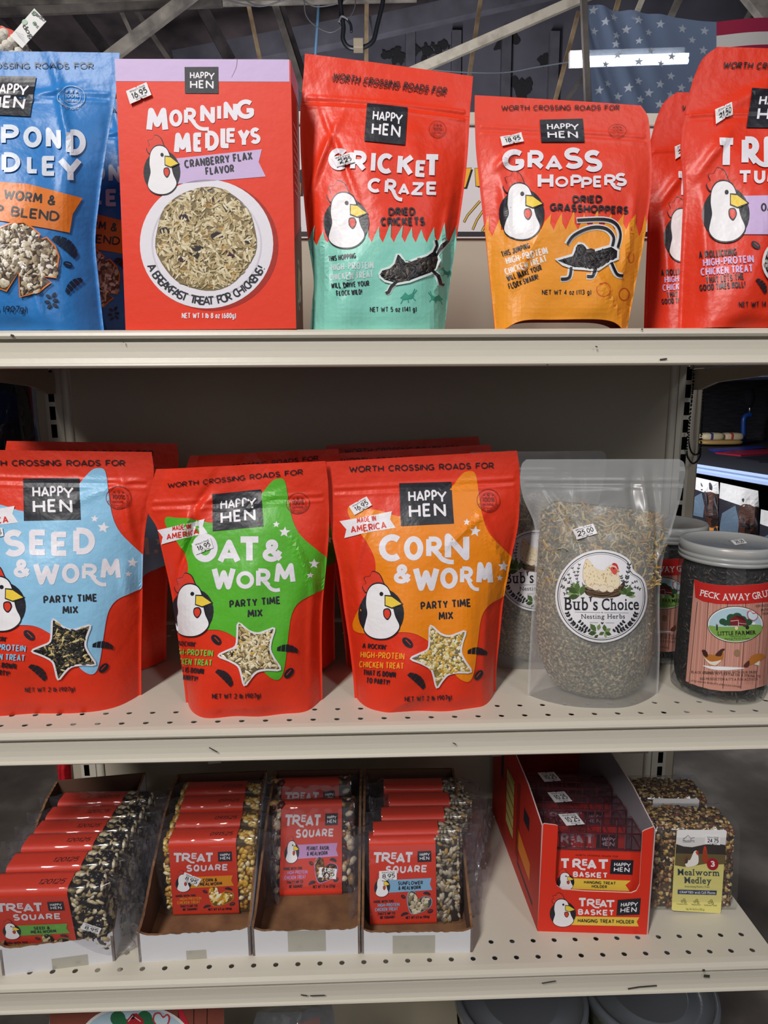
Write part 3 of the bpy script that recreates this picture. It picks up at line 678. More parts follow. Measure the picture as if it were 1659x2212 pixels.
A = Art(cell=0); T = frame(1230, 0, 3.867)
for x, y, r in [(205, 75, 38), (378, 135, 40), (300, 185, 38), (570, 180, 40), (752, 213, 38), (218, 245, 38), (480, 240, 40), (945, 240, 40), (1135, 252, 40), (392, 300, 38), (655, 280, 34), (385, 375, 36), (575, 350, 30), (1125, 415, 40), (400, 465, 34), (315, 520, 34), (580, 515, 36), (667, 440, 34), (850, 478, 36), (757, 540, 34), (845, 640, 38), (575, 680, 38), (325, 695, 38), (748, 715, 40), (490, 740, 40), (935, 735, 40), (248, 755, 36), (660, 780, 40), (415, 795, 40), (840, 800, 40), (585, 840, 38), (745, 880, 40), (1020, 660, 36), (1030, 330, 34), (925, 890, 34)]:
    c_ = T([[x, y]])[0]; A.star('star', c_[0], c_[1], r / 3.867, -1.45, .42)
A.lay(b, fs, lambda c: fstar)
tag(b.build('flag'), 'translucent star spangled flag with dark blue canton hanging at top right', 'flag')

# ================================================================== the shelving unit
cream = mat('#cfc8b9', 0.38, 0.02, 120, 0.45, kind='shelf'); creamd = mat('#b8ae9c', 0.5, 0.02, 60, 0.4, kind='panel')
grime = mat('#3b352f', 0.8)
I = 0.0254; XL, XR = -0.0555, 0.8615
unit = thing('shelving_unit', 'cream steel gondola shelving unit stocked with chicken treats', 'shelving', ((XL + XR) / 2, 0.3, 0))
PROF = [(-.008, 0), (-.0145, -.0008), (-.0185, -.0032), (-.0195, -.006), (-.0180, -.0084), (-.0090, -.0088), (-.0090, -.0113), (-.0168, -.0118), (-.0166, -.0165), (-.0166, -.0205), (-.0172, -.0262), (-.0185, -.0308), (-.0205, -.0318), (-.0212, -.0333), (-.0200, -.0348), (-.017, -.0352), (-.008, -.0352), (-.006, -.030), (.004, -.028)]
def make_shelf(z, specks):
    b = MB(); zz = z + Z0
    ys = [-.008, -.0114 + .0, .0114, .0342, .2449, .2677, .2686, .2914, .303]
    G = np.array([[(x, y, zz + q) for x in (XL, XR)] for y, q in PROF]); b.grid(G, cream, smooth=False)
    for s_, x in ((1, XL), (-1, XR)):
        V = [(x, y, zz + q) for y, q in PROF] + [(x, .30, zz)]
        b.add(V[:-1] + [(x, .004, zz)], [tuple(range(len(V)))[::s_]], cream); b.add([(x, .004, zz), (x, .303, zz), (x, .303, zz - .028), (x, .004, zz - .028)], [(0, 1, 2, 3)], cream)
    def strip(y0, y1): b.add([(XL, y0, zz), (XR, y0, zz), (XR, y1, zz), (XL, y1, zz)], [(0, 1, 2, 3)], cream)
    strip(-.0114, -.008) if False else None
    strip(.0342, .2449); strip(.2677, .2686); strip(.2914, .303)
    n = 16; r = .0031
    rows_ = ((0, -.008, .0114), (.0228, .0114, .0342), (.2563, .2449, .2677), (.28, .2686, .2914))
    if z > .3: rows_ = rows_[:2]; strip(.2449, .2677); strip(.2686, .2914)
    for yc, y0, y1 in rows_:
        k0, k1 = -1, 33; xa, xb = (k0 - .5) * I, (k1 + .5) * I
        for x0, x1 in ((XL, xa), (xb, XR)): b.add([(x0, y0, zz), (x1, y0, zz), (x1, y1, zz), (x0, y1, zz)], [(0, 1, 2, 3)], cream)
        for k in range(k0, k1 + 1):
            xc = k * I; V = []
            for j in range(n):
                a = 2 * math.pi * j / n; c_, s2 = math.cos(a), math.sin(a); m_ = max(abs(c_), abs(s2)); ox, oy = c_ / m_, s2 / m_
                V.append((xc + ox * I / 2, (yc + oy * (y1 - yc)) if oy > 0 else (yc + oy * (yc - y0)), zz))
            V += [(xc + r * math.cos(2 * math.pi * j / n), yc + r * math.sin(2 * math.pi * j / n), zz) for j in range(n)]
            V += [(x, y, zz - .0009) for x, y, _ in V[n:]]
            F = [(j, (j + 1) % n, n + (j + 1) % n, n + j) for j in range(n)] + [(n + j, n + (j + 1) % n, 2 * n + (j + 1) % n, 2 * n + j) for j in range(n)]
            b.add(V, F, cream)
    for x0, y0, x1, y1, wd in specks:          # scratches and scuffs on the price rail
        p, q = at(x0, y0, -.0196), at(x1, y1, -.0196); b.beam((p.x, -.0202, p.z), (q.x, -.0202, q.z), wd, .0008, grime)
    return b.build('display_shelf')
def make_bracket(sh, x, z):
    b = MB(); zz = z + Z0; t_ = .003
    P2 = [(.02, -.0285), (.30, -.0285), (.30, -.058), (.285, -.058), (.24, -.048), (.03, -.036)]
    V = [(x - t_, y, zz + q) for y, q in P2] + [(x + t_, y, zz + q) for y, q in P2]; n = len(P2)
    b.add(V, [tuple(range(n)), tuple(range(2 * n - 1, n - 1, -1))] + [(i, i + n, (i + 1) % n + n, (i + 1) % n) for i in range(n)], creamd)
    b.build('bracket', sh)
SH = {.404: [(24, 724, 30, 726, .002), (265, 735, 268, 740, .001), (1180, 785, 1184, 787, .002), (1425, 777, 1440, 775, .0015), (1286, 748, 1290, 750, .001), (1385, 711, 1388, 712, .001)],
      0: [(450, 1647, 478, 1645, .002), (452, 1614, 470, 1624, .0007), (978, 1604, 985, 1607, .0007), (1343, 1626, 1400, 1624, .002), (1062, 1632, 1084, 1631, .001)],
      -.304: [(100, 2193, 106, 2194, .001), (650, 2148, 664, 2150, .0009), (670, 2150, 702, 2149, .0009), (1170, 2123, 1200, 2118, .0008), (1356, 2135, 1380, 2131, .0012), (1380, 2131, 1418, 2128, .0012), (1520, 2107, 1532, 2108, .003), (1517, 2095, 1522, 2095, .002)]}
SHL = {.404: 'top cream steel shelf with price rail, carrying the cereal carton', 0: 'middle perforated cream steel shelf, carrying the party mix pouches', -.304: 'lowest perforated cream steel shelf, carrying the treat square trays'}
for z, sp in SH.items():
    s = make_shelf(z, sp); tag(s, SHL[z], 'shelf', 'shelves of the gondola'); make_bracket(s, XL + .004, z) ; make_bracket(s, XR - .004 + .012, z)
b = MB(); b.box((XL - .03, -.02, .13), (XR + .03, .30, .17), cream); b.box((XL - .03, .0, 0.0), (XR + .03, .01, .13), creamd); b.build('base_deck', unit)
b = MB(); b.box((-.029, .3085, .1), (.8363, .314, Z0 + .700), creamd); b.build('back_panel', unit)
b = MB(); b.box((-.09, .300, Z0 + .698), (.89, .320, Z0 + .7145), cream, .002); b.build('top_rail', unit)
black = mat('#060606', .9)
def make_upright(sg, x0):
    """sg=1 right: x0 is the inner edge; front face with a row of slots"""
    b = MB(); X = lambda d: x0 + sg * d
    yf, yb_ = .3056, .35; z0, z1 = .0, Z0 + .712
    def q(xa, xb, za, zb, y=yf, m=cream): b.add([(X(xa), y, za), (X(xb), y, za), (X(xb), y, zb), (X(xa), y, zb)], [(0, 1, 2, 3) if sg > 0 else (3, 2, 1, 0)], m)
    q(0, .0098, z0, z1); q(.0180, .0228, z0, z1); q(.0228, .0360, z0, z1, yf + .0015, creamd)
    k = -36
    for k in range(-35, 17):
        zc = Z0 + .319 + k * I
        if zc < .05 or zc > z1 - .02: continue
        q(.0098, .0180, zc - I / 2, zc - .0095); q(.0098, .0180, zc + .0095, zc + I / 2)
        q(.0098, .0180, zc - .0095, zc + .0095, yf + .012, black)
    q(.0005, .0355, z0, z1, yf + .013, black)
    for xa in (0, .036): b.add([(X(xa), yf, z0), (X(xa), yb_, z0), (X(xa), yb_, z1), (X(xa), yf, z1)], [(0, 1, 2, 3)], creamd)
    b.add([(X(0), yf, z1), (X(.036), yf, z1), (X(.036), yb_, z1), (X(0), yb_, z1)], [(0, 1, 2, 3)], creamd)
    # rounded trim next to the panel
    G = np.array([[(X(-.0125 + .006 - .006 * math.cos(a)), .3075 - .004 * math.sin(a), z) for a in np.linspace(0, math.pi, 7)] for z in (z0, z1)])
    b.grid(G, cream, flip=sg < 0)
    return b.build('upright', unit)
make_upright(1, .8486); make_upright(-1, -.0426)
recenter(unit)
# bead chain hanging on the right upright
b = MB(); ico = bmesh.new(); bmesh.ops.create_icosphere(ico, subdivisions=1, radius=.0015); IV = [v.co.copy() for v in ico.verts]; IF = [tuple(v.index for v in f.verts) for f in ico.faces]; ico.free()
ch = mat('#1b191a', .35, metal=.6)
def bead_line(pts, y):
    pts = [at(px, py, y) for px, py in catmull(pts, 8, False)]; acc = 0; last = pts[0]
    for p in pts[1:]:
        d = (p - last).length; n = int(d / .0031)
        for i in range(max(n, 1)):
            c_ = last.lerp(p, i / max(n, 1)); b.add([c_ + v for v in IV], IF, ch, True)
        last = p
bead_line([(1497, 790), (1497, 830), (1491, 900), (1488, 950), (1493, 975), (1503, 982), (1512, 972), (1515, 930), (1518, 870), (1521, 820)], .297)
bead_line([(1499, 790), (1496, 850), (1487, 920), (1484, 975), (1488, 992), (1498, 1001), (1510, 990), (1514, 970), (1518, 900), (1525, 822)], .293)
tag(b.build('bead_chain'), 'dark ball chain looped over the right upright of the middle bay', 'chain')

# sign on the back panel behind the top shelf
t = thing('sign_board', 'white sign with dark border and yellow lettering behind the top shelf pouches', 'sign', (.4, .3, Z0 + .56))
SY = .304
p0, p1 = at(560, 514, SY), at(1560, 250, SY)
b = MB(); b.box((.02, SY, p0.z), (.825, SY + .004, p1.z), mat('#dcd8da', .5))
A = Art(cell=0)
sf = Flat((0, SY, 0), (0, -1, 0))
zt, zb = at(680, 262, SY).z, at(680, 505, SY).z
for za, zb2 in ((at(680, 271.5, SY).z, at(680, 261.5, SY).z), (at(680, 510.5, SY).z, at(680, 500.5, SY).z)):
    b.box((.02, SY - .0008, za), (.825, SY, zb2), mat('#1d1b22', .5))
YEL, DK = '#f0b42c', '#17151a'
def sg_letter(pts, sh=(4, 3)):
    A.poly(DK, [(x + sh[0], y + sh[1]) for x, y in pts], 1); A.poly(DK, [(x + 1 if i in (1, 2) else x - 1, y - 1 if i < 2 else y + 1) for i, (x, y) in enumerate(pts)], 2); A.poly(YEL, pts, 3)
sg_letter([(625, 364), (646, 364), (651, 421), (630, 421)]); A.poly('#e5792a', [(627.5, 398), (650, 396), (651, 421), (630, 421)], 4)
A.poly(DK, [(650, 366), (655, 366), (655, 424), (650, 421)], 4)
sg_letter([(1007, 364), (1018, 363), (1005, 405), (992, 405)]); sg_letter([(1026, 364), (1038, 364), (1040, 402), (1028, 402)])
sg_letter([(975, 364), (986, 363), (998, 405), (988, 405)])
A.text(DK, 's', 643, 473, 649, 473, 13, 3, .03, True)
for p_ in ([(1002, 480), (1010, 465), (1037, 434)], [(1021, 496), (1030, 475), (1050, 445)], [(1041, 500), (1052, 478), (1070, 452)]):
    A.line(DK, p_, 5, 3); A.line('#e8c04a', p_, 2.6, 4)
A.lay(b, sf, card_mat)
b.build('sign_face', t); recenter(t)
# ================================================================== printed designs
RED, RED2, BLK, WHT, ORA, GRN, LBL, TEA, BLU, LIL = '#e2371c', '#e63a1e', '#23242c', '#e8e4ec', '#f18a14', '#58b22e', '#8fc6e8', '#86cfbd', '#2f7cc4', '#cdb2de'
COMB, BEAK = '#e0402c', '#f0cf45'
def logo(A, q, k=1.0):
    """black panel: HAPPY above HEN, in a quad TL TR BR BL"""
    H = homography([(0, 0), (100, 0), (100, 80), (0, 80)], q); B = Art(cell=0)
    B.poly(BLK, [(0, 0), (100, 0), (100, 80), (0, 80)], 3)
    for it in (('H', 16, 15, 30, 36), ('A', 31, 16, 46, 36), ('P', 47, 15, 58, 36), ('P', 60, 15, 71, 36), ('Y', 70, 17, 90, 40)): B.letter('#efecf2', *it, layer=4, bold=.012)
    for it in (('H', 16, 41, 38, 66), ('E', 42, 40, 58, 65), ('N', 63, 41, 86, 66)): B.letter('#efecf2', *it, layer=4, bold=.02)
    for c, V, F, l, r in B.items: A.put(c, happly(H, V), F, l)
def hen(A, cx, cy, rx, ry, L=3):
    """plain white hen's head and neck before a black disc"""
    m = lambda pts: [(cx + x * rx, cy + y * ry) for x, y in pts]
    body = [(-.74, .62), (-.68, .3), (-.6, .0), (-.66, -.4), (-.6, -.85), (-.38, -1.12), (-.05, -1.18), (.25, -1.05), (.42, -.75), (.5, -.35), (.62, .1), (.8, .5), (.6, .8), (.25, .97), (-.2, .98), (-.55, .85)]
    comb = [(-.66, -.85), (-.82, -1.08), (-.66, -1.2), (-.74, -1.42), (-.5, -1.48), (-.38, -1.66), (-.1, -1.56), (.06, -1.28), (.1, -1.1), (-.3, -.98)]
    A.ellipse(BLK, cx, cy, rx, ry, L)
    gr = lambda P_, k: [(x + (x - sum(q[0] for q in P_) / len(P_)) * k, y + (y - sum(q[1] for q in P_) / len(P_)) * k) for x, y in P_]
    A.poly(BLK, m(gr(comb, .09)), L, 5); A.poly(COMB, m(comb), L + 1, 5)
    A.poly(BLK, m(gr(body, .05)), L + 2, 5); A.poly('#f0edf0', m(body), L + 3, 5)
    A.poly(BLK, m([(.16, -.74), (.5, -.72), (.98, -.38), (.5, -.18), (.16, -.3)]), L + 4); A.poly(BEAK, m([(.2, -.69), (.48, -.66), (.9, -.38), (.48, -.24), (.2, -.34)]), L + 5)
    A.ellipse(BLK, cx + .02 * rx, cy - .78 * ry, .085 * rx, .085 * ry, L + 5, 14)
    A.poly(BLK, m([(.12, -.16), (.36, -.2), (.46, .02), (.3, .26), (.12, .1)]), L + 4, 4); A.poly(COMB, m([(.16, -.12), (.33, -.15), (.41, .02), (.29, .2), (.16, .07)]), L + 5, 4)
def seal(A, cx, cy, r, c, sq=1.0):
    A.ring(c, cx, cy, r, r * sq, r * .05); A.ring(c, cx, cy, r * .68, r * .68 * sq, r * .03)
    A.text(c, '100%', cx - r * .52, cy + r * .12 * sq, cx + r * .52, cy + r * .12 * sq, r * .42 * sq, 2, .03)
    A.text(c, 'NATURAL', cx - r * .48, cy + r * .45 * sq, cx + r * .48, cy + r * .45 * sq, r * .22 * sq, 2, .02)
    for dx, k in ((-.36, .13), (0, .18), (.36, .13)): A.star(c, cx + dx * r, cy - r * .5 * sq, r * k)
    A.arc_text(c, 'SOURCED INGREDIENTS', cx, cy, r * .94, 2.75, .4, r * .17, 2, .0)
def worm(A, cx, cy, L, rot, c=BLK, layer=3, w=.36, gap=RED):
    co, si = math.cos(rot), math.sin(rot); n = 5
    for i in range(n):
        x0, x1 = -1 + 2 * i / n + .03, -1 + 2 * (i + 1) / n - .03; P_ = []
        f = lambda x: w * (1 - abs(x) ** 2.2 * .55); bend = lambda x: .22 * (x * x)
        for x, sg in ((x0, -1), ((x0 + x1) / 2 - .08, -1), (x1, -1), (x1, 1), ((x0 + x1) / 2 - .08, 1), (x0, 1)):
            y = sg * f(x) + bend(x); P_.append((cx + L * (x * co - y * si), cy + L * (x * si + y * co)))
        A.poly(c, P_, layer)
def kernel(A, cx, cy, r, rot, c=BLK, hi=RED, layer=3):
    A.ellipse(c, cx, cy, r, r * .6, layer, 18, rot); co, si = math.cos(rot), math.sin(rot)
    A.line(hi, [(cx - r * .5 * co + r * .12 * si, cy - r * .5 * si - r * .12 * co), (cx + r * .6 * co + r * .1 * si, cy + r * .6 * si - r * .1 * co)], r * .12, layer + 1)
def sticker(surf, price, q, parent, base=.0024, faint='#8a868c'):
    """white price sticker from a store, quad TL TR BR BL in pixels"""
    A = Art(cell=9); H = homography([(0, 0), (100, 0), (100, 58), (0, 58)], q); W_ = '#eceaec'
    P_ = [(0, 0), (44, 0), (50, 4), (56, 0), (100, 0), (100, 58), (60, 58), (54, 53), (48, 58), (0, 58)]
    A.put(W_, happly(H, P_), [tuple(range(len(P_)))], 0)
    B = Art(cell=0); B.text('#2b292e', "Wilson's Feeds", 14, 15, 88, 13, 9, 1, .0); B.text('#1e1c20', price, 18, 45, 90, 43, 26, 1, .02); B.text('#2b292e', '757-252-0316', 30, 55, 80, 54, 7, 1, .0)
    for c, V, F, l, r in B.items: A.put(c, happly(H, V), F, 2)
    mb = MB(); A.lay(mb, surf, card_mat, base); return mb.build('price_sticker', parent)
def worth(A, x0, y0, x1, y1, h, c='#1c1a20', layer=3):
    A.text(c, 'WORTH CROSSING ROADS FOR', x0, y0, x1, y1, h, layer, .025, gap=.12, jitter=.02)
def party(A, col, lite, extra):
    """shared face of the 2 lb party mixes, in the measure of the corn pouch"""
    A.poly(col, [(205, 545), (222, 515), (300, 528), (440, 548), (590, 590), (760, 560), (900, 450), (965, 365), (1035, 278), (1085, 260), (1122, 272), (1140, 330), (1160, 480), (1188, 620), (1245, 735), (1370, 862), (1420, 920), (1410, 1110), (1330, 1168), (1225, 1228), (1170, 1320), (1145, 1480), (1122, 1680), (1095, 1768), (1050, 1782), (985, 1735), (930, 1640), (850, 1540), (770, 1480), (690, 1438), (600, 1426), (380, 1436), (275, 1425), (244, 1380), (262, 1310), (330, 1180), (395, 1060), (408, 940), (385, 850), (335, 765), (285, 690), (225, 605)], 1, 4)
    worth(A, 215, 268, 1262, 240, 44)
    logo(A, [(577, 350), (953, 338), (972, 642), (590, 660)])
    seal(A, 1222, 473, 85, '#8e2a1c')
    A.poly('#ece8ee', [(148, 622), (330, 592), (525, 552), (512, 612), (552, 672), (360, 702), (184, 744), (198, 682)], 3)
    A.text('#d8342a', 'MADE IN', 275, 640, 412, 622, 40, 4, .035); A.text('#d8342a', 'AMERICA', 232, 710, 488, 676, 50, 4, .045)
    for x, y, r, ro in ((1065, 632, 27, -1.5), (1125, 695, 43, -1.45), (1327, 948, 40, -1.5), (1300, 1033, 24, -1.5)): A.star('#ece8ee', x, y, r, ro)
    A.text(BLK, 'PARTY TIME', 732, 1266, 1096, 1242, 60, 3, .05); A.text(BLK, 'MIX', 862, 1340, 970, 1333, 60, 3, .05)
    hen(A, 450, 1290, 163, 182)
    A.text(BLK, "A ROCKIN'", 315, 1540, 487, 1553, 38, 3, .03); A.text(lite, 'HIGH-PROTEIN', 302, 1610, 617, 1624, 48, 3, .04); A.text(lite, 'CHICKEN TREAT', 293, 1680, 613, 1694, 48, 3, .04)
    A.text(BLK, 'THAT IS DOWN', 320, 1735, 553, 1752, 42, 3, .035); A.text(BLK, 'TO PARTY!', 342, 1792, 510, 1808, 42, 3, .035)
    worm(A, 712, 1765, 78, .75); worm(A, 1140, 1560, 72, .1)
    kernel(A, 638, 1500, 46, .8); kernel(A, 1148, 1735, 42, -.9)
    A.text(BLK, 'NET WT 2 lb (907g)', 618, 1925, 958, 1912, 36, 3, .02)
    extra(A)
STARW = [(800, 1376), (870, 1432), (935, 1452), (1000, 1432), (1052, 1418), (1030, 1500), (1022, 1570), (1050, 1635), (1090, 1708), (1000, 1712), (930, 1728), (885, 1775), (846, 1822), (822, 1740), (800, 1688), (735, 1650), (660, 1616), (720, 1580), (782, 1545), (792, 1460)]
def window(surf, T, poly, rim, pal, n, a0, a1, root, base_col, wt=None, rimw=14, seedn=3, asp=.42, smooth=True, dome=.0009, legs=()):
    A = Art(T, 9); P_ = catmull(poly, 3) if smooth else poly
    A.poly(rim, [(x + (x - 870) * 0, y) for x, y in P_], 2); A.line(rim, list(P_), rimw, 8, closed=True); A.poly(base_col, P_, 3)
    A.seeds([tuple(p) for p in P_], n, pal, a0, a1, asp, dome, 4, random.Random(seedn), 7, wt)
    for P_, w0, w1, sm in legs: A.line(rim, P_, w0, 2, smooth=sm); A.line(base_col, P_, w1, 9, smooth=sm)
    mb = MB(); A.lay(mb, surf, lambda c: mat(c, .35, 0, 60, .5, kind='seed'), .0009); return mb.build('seed_window', root)
def pouch(name, label, cat, surf, col, art, base, group=None, inner=None):
    root = thing(name, label, cat, base, group=group); mb = MB(); surf.mesh(mb, print_mat(col), mbot=print_mat(inner) if inner else None)
    for A in art: A.lay(mb, surf, print_mat, .0007)
    mb.build('pouch_body', root); return root
BUL = [(0, .038, 7), (.06, .046, 5), (.2, .050, 3.4), (.4, .044, 2.8), (.6, .032, 2.5), (.75, .018, 2.4), (.84, .007, 2.4), (.89, .002, 2), (1, .0008, 2)]
def bul(k, **kw): return [(t, b * k if t < .88 else b, p) for t, b, p in BUL]

# ------------------------------------------------------------------ corn pouch
Tc = frame(690, 940, 3.3511)
tc_ = lambda rows: [(t, Tc([l])[0], Tc([r])[0]) for t, l, r in rows]
corn_s = Pouch(tc_([(1, (48, 193), (1430, 112)), (.94, (53, 300), (1446, 220)), (.88, (62, 405), (1451, 330)), (.8, (75, 545), (1449, 470)), (.7, (90, 720), (1440, 640)), (.55, (142, 983), (1386, 903)), (.4, (176, 1245), (1336, 1167)), (.25, (215, 1508), (1308, 1430)), (.1, (245, 1770), (1282, 1694)), (0, (255, 1945), (1277, 1880))]),
    .048, .058, bul(1.0), tilt=.012, wr=((.75, .62, .25, .03, 2.4, .004), (-.7, .66, .2, .03, .9, .003), (.72, .25, .06, .3, 0, .003), (-.8, .45, .05, .25, .1, .003), (.45, .72, .3, .025, .35, .0025), (-.35, .05, .3, .03, .3, .002)), zips=((.892, .0009), (.875, -.0007), (.862, .0008)), seed=3)
def corn_x(A):
    A.letters(WHT, [('C', 432, 718, 608, 915), ('O', 612, 732, 752, 908), ('R', 772, 735, 890, 895), ('N', 905, 712, 1082, 908)], bold=.045)
    A.line(WHT, [(850, 850), (885, 895), (930, 915), (970, 918)], [30, 34, 34, 32], 3, smooth=4)
    A.letters(WHT, [('&', 540, 935, 665, 1075), ('W', 675, 945, 868, 1128), ('O', 872, 958, 1000, 1112), ('R', 1015, 950, 1112, 1080), ('M', 1130, 918, 1252, 1085)], bold=.045)
    A.line(WHT, [(1075, 1050), (1095, 1090), (1120, 1112), (1150, 1116)], [24, 26, 26, 26], 3, smooth=4)
A = Art(Tc); party(A, ORA, '#f39a2e', corn_x)
corn = pouch('treat_pouch', 'red pouch with orange star panel and CORN & WORM lettering, priced 16.95', 'pouch', corn_s, RED, [A], (.46, .05, Z0), 'party mix pouches')
GRAINC = ['#d8c27a', '#e8dcb0', '#c49a3a', '#efe6cc', '#a88a4a', '#6a6660', '#dcae4a']
window(corn_s, Tc, STARW, '#e6e2e6', GRAINC, 420, 9, 20, corn, '#8a7a48', [3, 3, 2, 2, 2, 1, 2], seedn=5, asp=.6)
sticker(corn_s, '16.95', Tc([(216, 516), (342, 444), (382, 510), (257, 580)]), corn)
recenter(corn)

# ------------------------------------------------------------------ seed pouch and oat pouch carry the same face
CK = [(577, 350), (953, 338), (972, 642), (590, 660), (1222, 473), (845, 1820), (1053, 1420), (1088, 1705), (1207, 1570), (618, 1925), (958, 1915)]
Hs = homography(CK, [(163, 283), (523, 283), (503, 540), (145, 540), (757, 395), (370, 1555), (580, 1222), (597, 1460), (730, 1350), (175, 1645), (477, 1640)])
Ho = homography(CK, [(430, 425), (785, 385), (805, 665), (440, 697), (1045, 498), (655, 1805), (890, 1400), (915, 1692), (1050, 1545), (435, 1905), (780, 1900)])
Fs, Fo = frame(0, 940, 2.963), frame(330, 940, 3.3511)
Ts = lambda V: Fs(happly(Hs, V)); To = lambda V: Fo(happly(Ho, V))
seed_s = Pouch([(1, (-96, 971), (327.4, 976.5)), (.94, (-100, 1000), (332, 1012)), (.86, (-100, 1040), (329, 1052)), (.72, (-90, 1130), (314, 1142)), (.55, (-75, 1230), (309, 1220)), (.4, (-62, 1310), (307.5, 1300)), (.25, (-50, 1390), (305.5, 1378)), (.1, (-42, 1470), (305, 1455)), (0, (-38, 1512), (305, 1500))],
    .055, .066, bul(.95), tilt=.008, wr=((.85, .5, .06, .12, .3, .004), (.8, .78, .2, .03, 2.2, .004), (.5, .84, .3, .02, .2, .002)), zips=((.885, .0009), (.868, -.0007), (.855, .0008)), seed=8)
def seed_x(A): pass
A = Art(Ts); party(A, LBL, LBL, seed_x)
B = Art(Fs)
B.letters(WHT, [('S', 25, 605, 165, 780), ('E', 190, 605, 310, 770), ('E', 330, 618, 445, 775), ('D', 470, 592, 610, 765)], bold=.045)
B.letters(WHT, [('&', 92, 795, 198, 912), ('W', 215, 810, 385, 958), ('O', 398, 822, 510, 948), ('R', 525, 822, 625, 930), ('M', 642, 788, 775, 928)], bold=.045)
B.line(WHT, [(590, 905), (620, 940), (650, 955), (680, 955)], 24, 3, smooth=4)
sd = pouch('treat_pouch', 'red pouch with pale blue SEED & WORM star panel, cut off at left edge', 'pouch', seed_s, RED, [A, B], (.06, .06, Z0), 'party mix pouches')
window(seed_s, Ts, STARW, '#e6e2e6', ['#26241f', '#1c1b18', '#3a352b', '#b8a062', '#d8c890', '#6e6044'], 330, 12, 30, sd, '#1a1815', [5, 4, 3, 2, 1, 2], seedn=6, asp=.36)
sticker(seed_s, '16.95', [(-26, 1146), (8, 1140), (11, 1158), (-22, 1166)], sd)
recenter(sd)
oat_s = Pouch([(1, (337, 1014), (703, 996)), (.94, (326, 1052), (708, 1034)), (.86, (316, 1100), (710, 1078)), (.79, (338, 1138), (711, 1110)), (.72, (347, 1178), (710.5, 1146)), (.55, (366, 1262), (704.5, 1226)), (.4, (379, 1338), (697, 1306)), (.25, (389, 1412), (695, 1388)), (.1, (398, 1482), (696, 1470)), (0, (402, 1522), (696.5, 1516))],
    .045, .045, bul(.9), tilt=.006, wr=((-.62, .74, .3, .028, .75, -.009), (-.5, .83, .25, .03, .35, .005), (.72, .6, .22, .03, 2.3, .004), (.86, .3, .05, .3, 0, .004), (.2, .86, .3, .02, .2, .002)), zips=((.885, .0009), (.868, -.0007), (.855, .0008)), seed=12, topwave=.004)
A = Art(To); party(A, GRN, '#7fc04a', seed_x)
B = Art(Fo)
B.letters(WHT, [('O', 290, 712, 472, 920), ('A', 470, 755, 640, 935), ('T', 615, 733, 790, 932), ('&', 795, 755, 942, 918)], bold=.045)
B.letters(WHT, [('W', 428, 948, 605, 1118), ('O', 608, 985, 735, 1112), ('R', 748, 965, 855, 1105), ('M', 878, 925, 1032, 1078)], bold=.045)
B.line(WHT, [(820, 1070), (850, 1108), (885, 1122), (920, 1118)], 26, 3, smooth=4)
oat = pouch('treat_pouch', 'red pouch with green star panel and OAT & WORM lettering', 'pouch', oat_s, RED, [A, B], (.25, .05, Z0), 'party mix pouches')
window(oat_s, To, STARW, '#e6e2e6', ['#cdb98c', '#e2d4ae', '#b59c66', '#8c7650', '#26262a', '#efe4c8', '#c8a040'], 330, 12, 30, oat, '#6e5e40', [5, 5, 3, 2, 1, 2, 1], seedn=7, asp=.34)
sticker(oat_s, '16.95', Fo([(292, 788), (420, 740), (442, 815), (320, 866)]), oat)
recenter(oat)
def back_copy(src, d, label, rot=0, group='party mix pouches'):
    c = copy_tree(src); c.location = Vector(src.location) + Vector(d); c.rotation_euler = (0, 0, rot); c['label'] = label; c['group'] = group
    for ch in list(c.children):
        if ch.name.startswith('price_sticker'): bpy.data.objects.remove(ch)
    return c
back_copy(corn, (-.012, .092, 0.0), 'red pouch right behind the orange panelled pouch, only its dark top strip showing')
back_copy(corn, (-.010, .185, 0.004), 'rearmost red pouch behind the orange panelled pouch, a thin dark edge', .03)
back_copy(oat, (.010, .100, 0.005), 'red pouch in shadow behind the green panelled pouch')
back_copy(sd, (.000, .100, 0.002), 'red pouch in shadow behind the pale blue panelled pouch', -.02)

# ================================================================== top shelf
TS = .404
Tb = frame(0, 80, 2.5136)
blue_s = Pouch([(1, (-212, 110), (258.5, 114)), (.93, (-214, 156), (255.5, 158)), (.86, (-212, 200), (251, 200)), (.75, (-200, 270), (238, 272)), (.62, (-180, 350), (225, 352)), (.48, (-165, 430), (214, 435)), (.34, (-155, 520), (206, 520)), (.2, (-150, 605), (213, 605)), (.08, (-150, 680), (221, 682)), (0, (-150, 715), (225, 715))],
    .02, .025, bul(.9), tilt=.02, zbot=TS, wr=((.55, .8, .25, .03, 2.2, .005), (.7, .55, .08, .2, .2, .004), (.3, .84, .4, .02, .15, .0025), (.5, .1, .04, .2, .4, .003), (-.2, .95, .2, .03, .8, .002)), zips=((.855, .001), (.838, -.0007), (.825, .0009)), seed=21)
A = Art(Tb)
A.text('#1d2a44', 'WORTH CROSSING ROADS FOR', -330, 172, 508, 174, 34, 3, .02, gap=.13, jitter=.02)
logo(A, [(-75, 215), (199, 218), (165, 436), (-95, 425)])
seal(A, 390, 328, 75, '#9cb8d4', .8)
A.letters('#d4dce8', [('P', 8, 480, 105, 592), ('O', 128, 490, 228, 605), ('N', 250, 495, 335, 612), ('D', 362, 505, 466, 645)], bold=.045)
A.letters('#d4dce8', [('M', -190, 610, -60, 720), ('E', -45, 615, -8, 722), ('D', 12, 630, 112, 738), ('L', 148, 645, 212, 745), ('E', 228, 650, 308, 758), ('Y', 316, 655, 444, 795)], bold=.045)
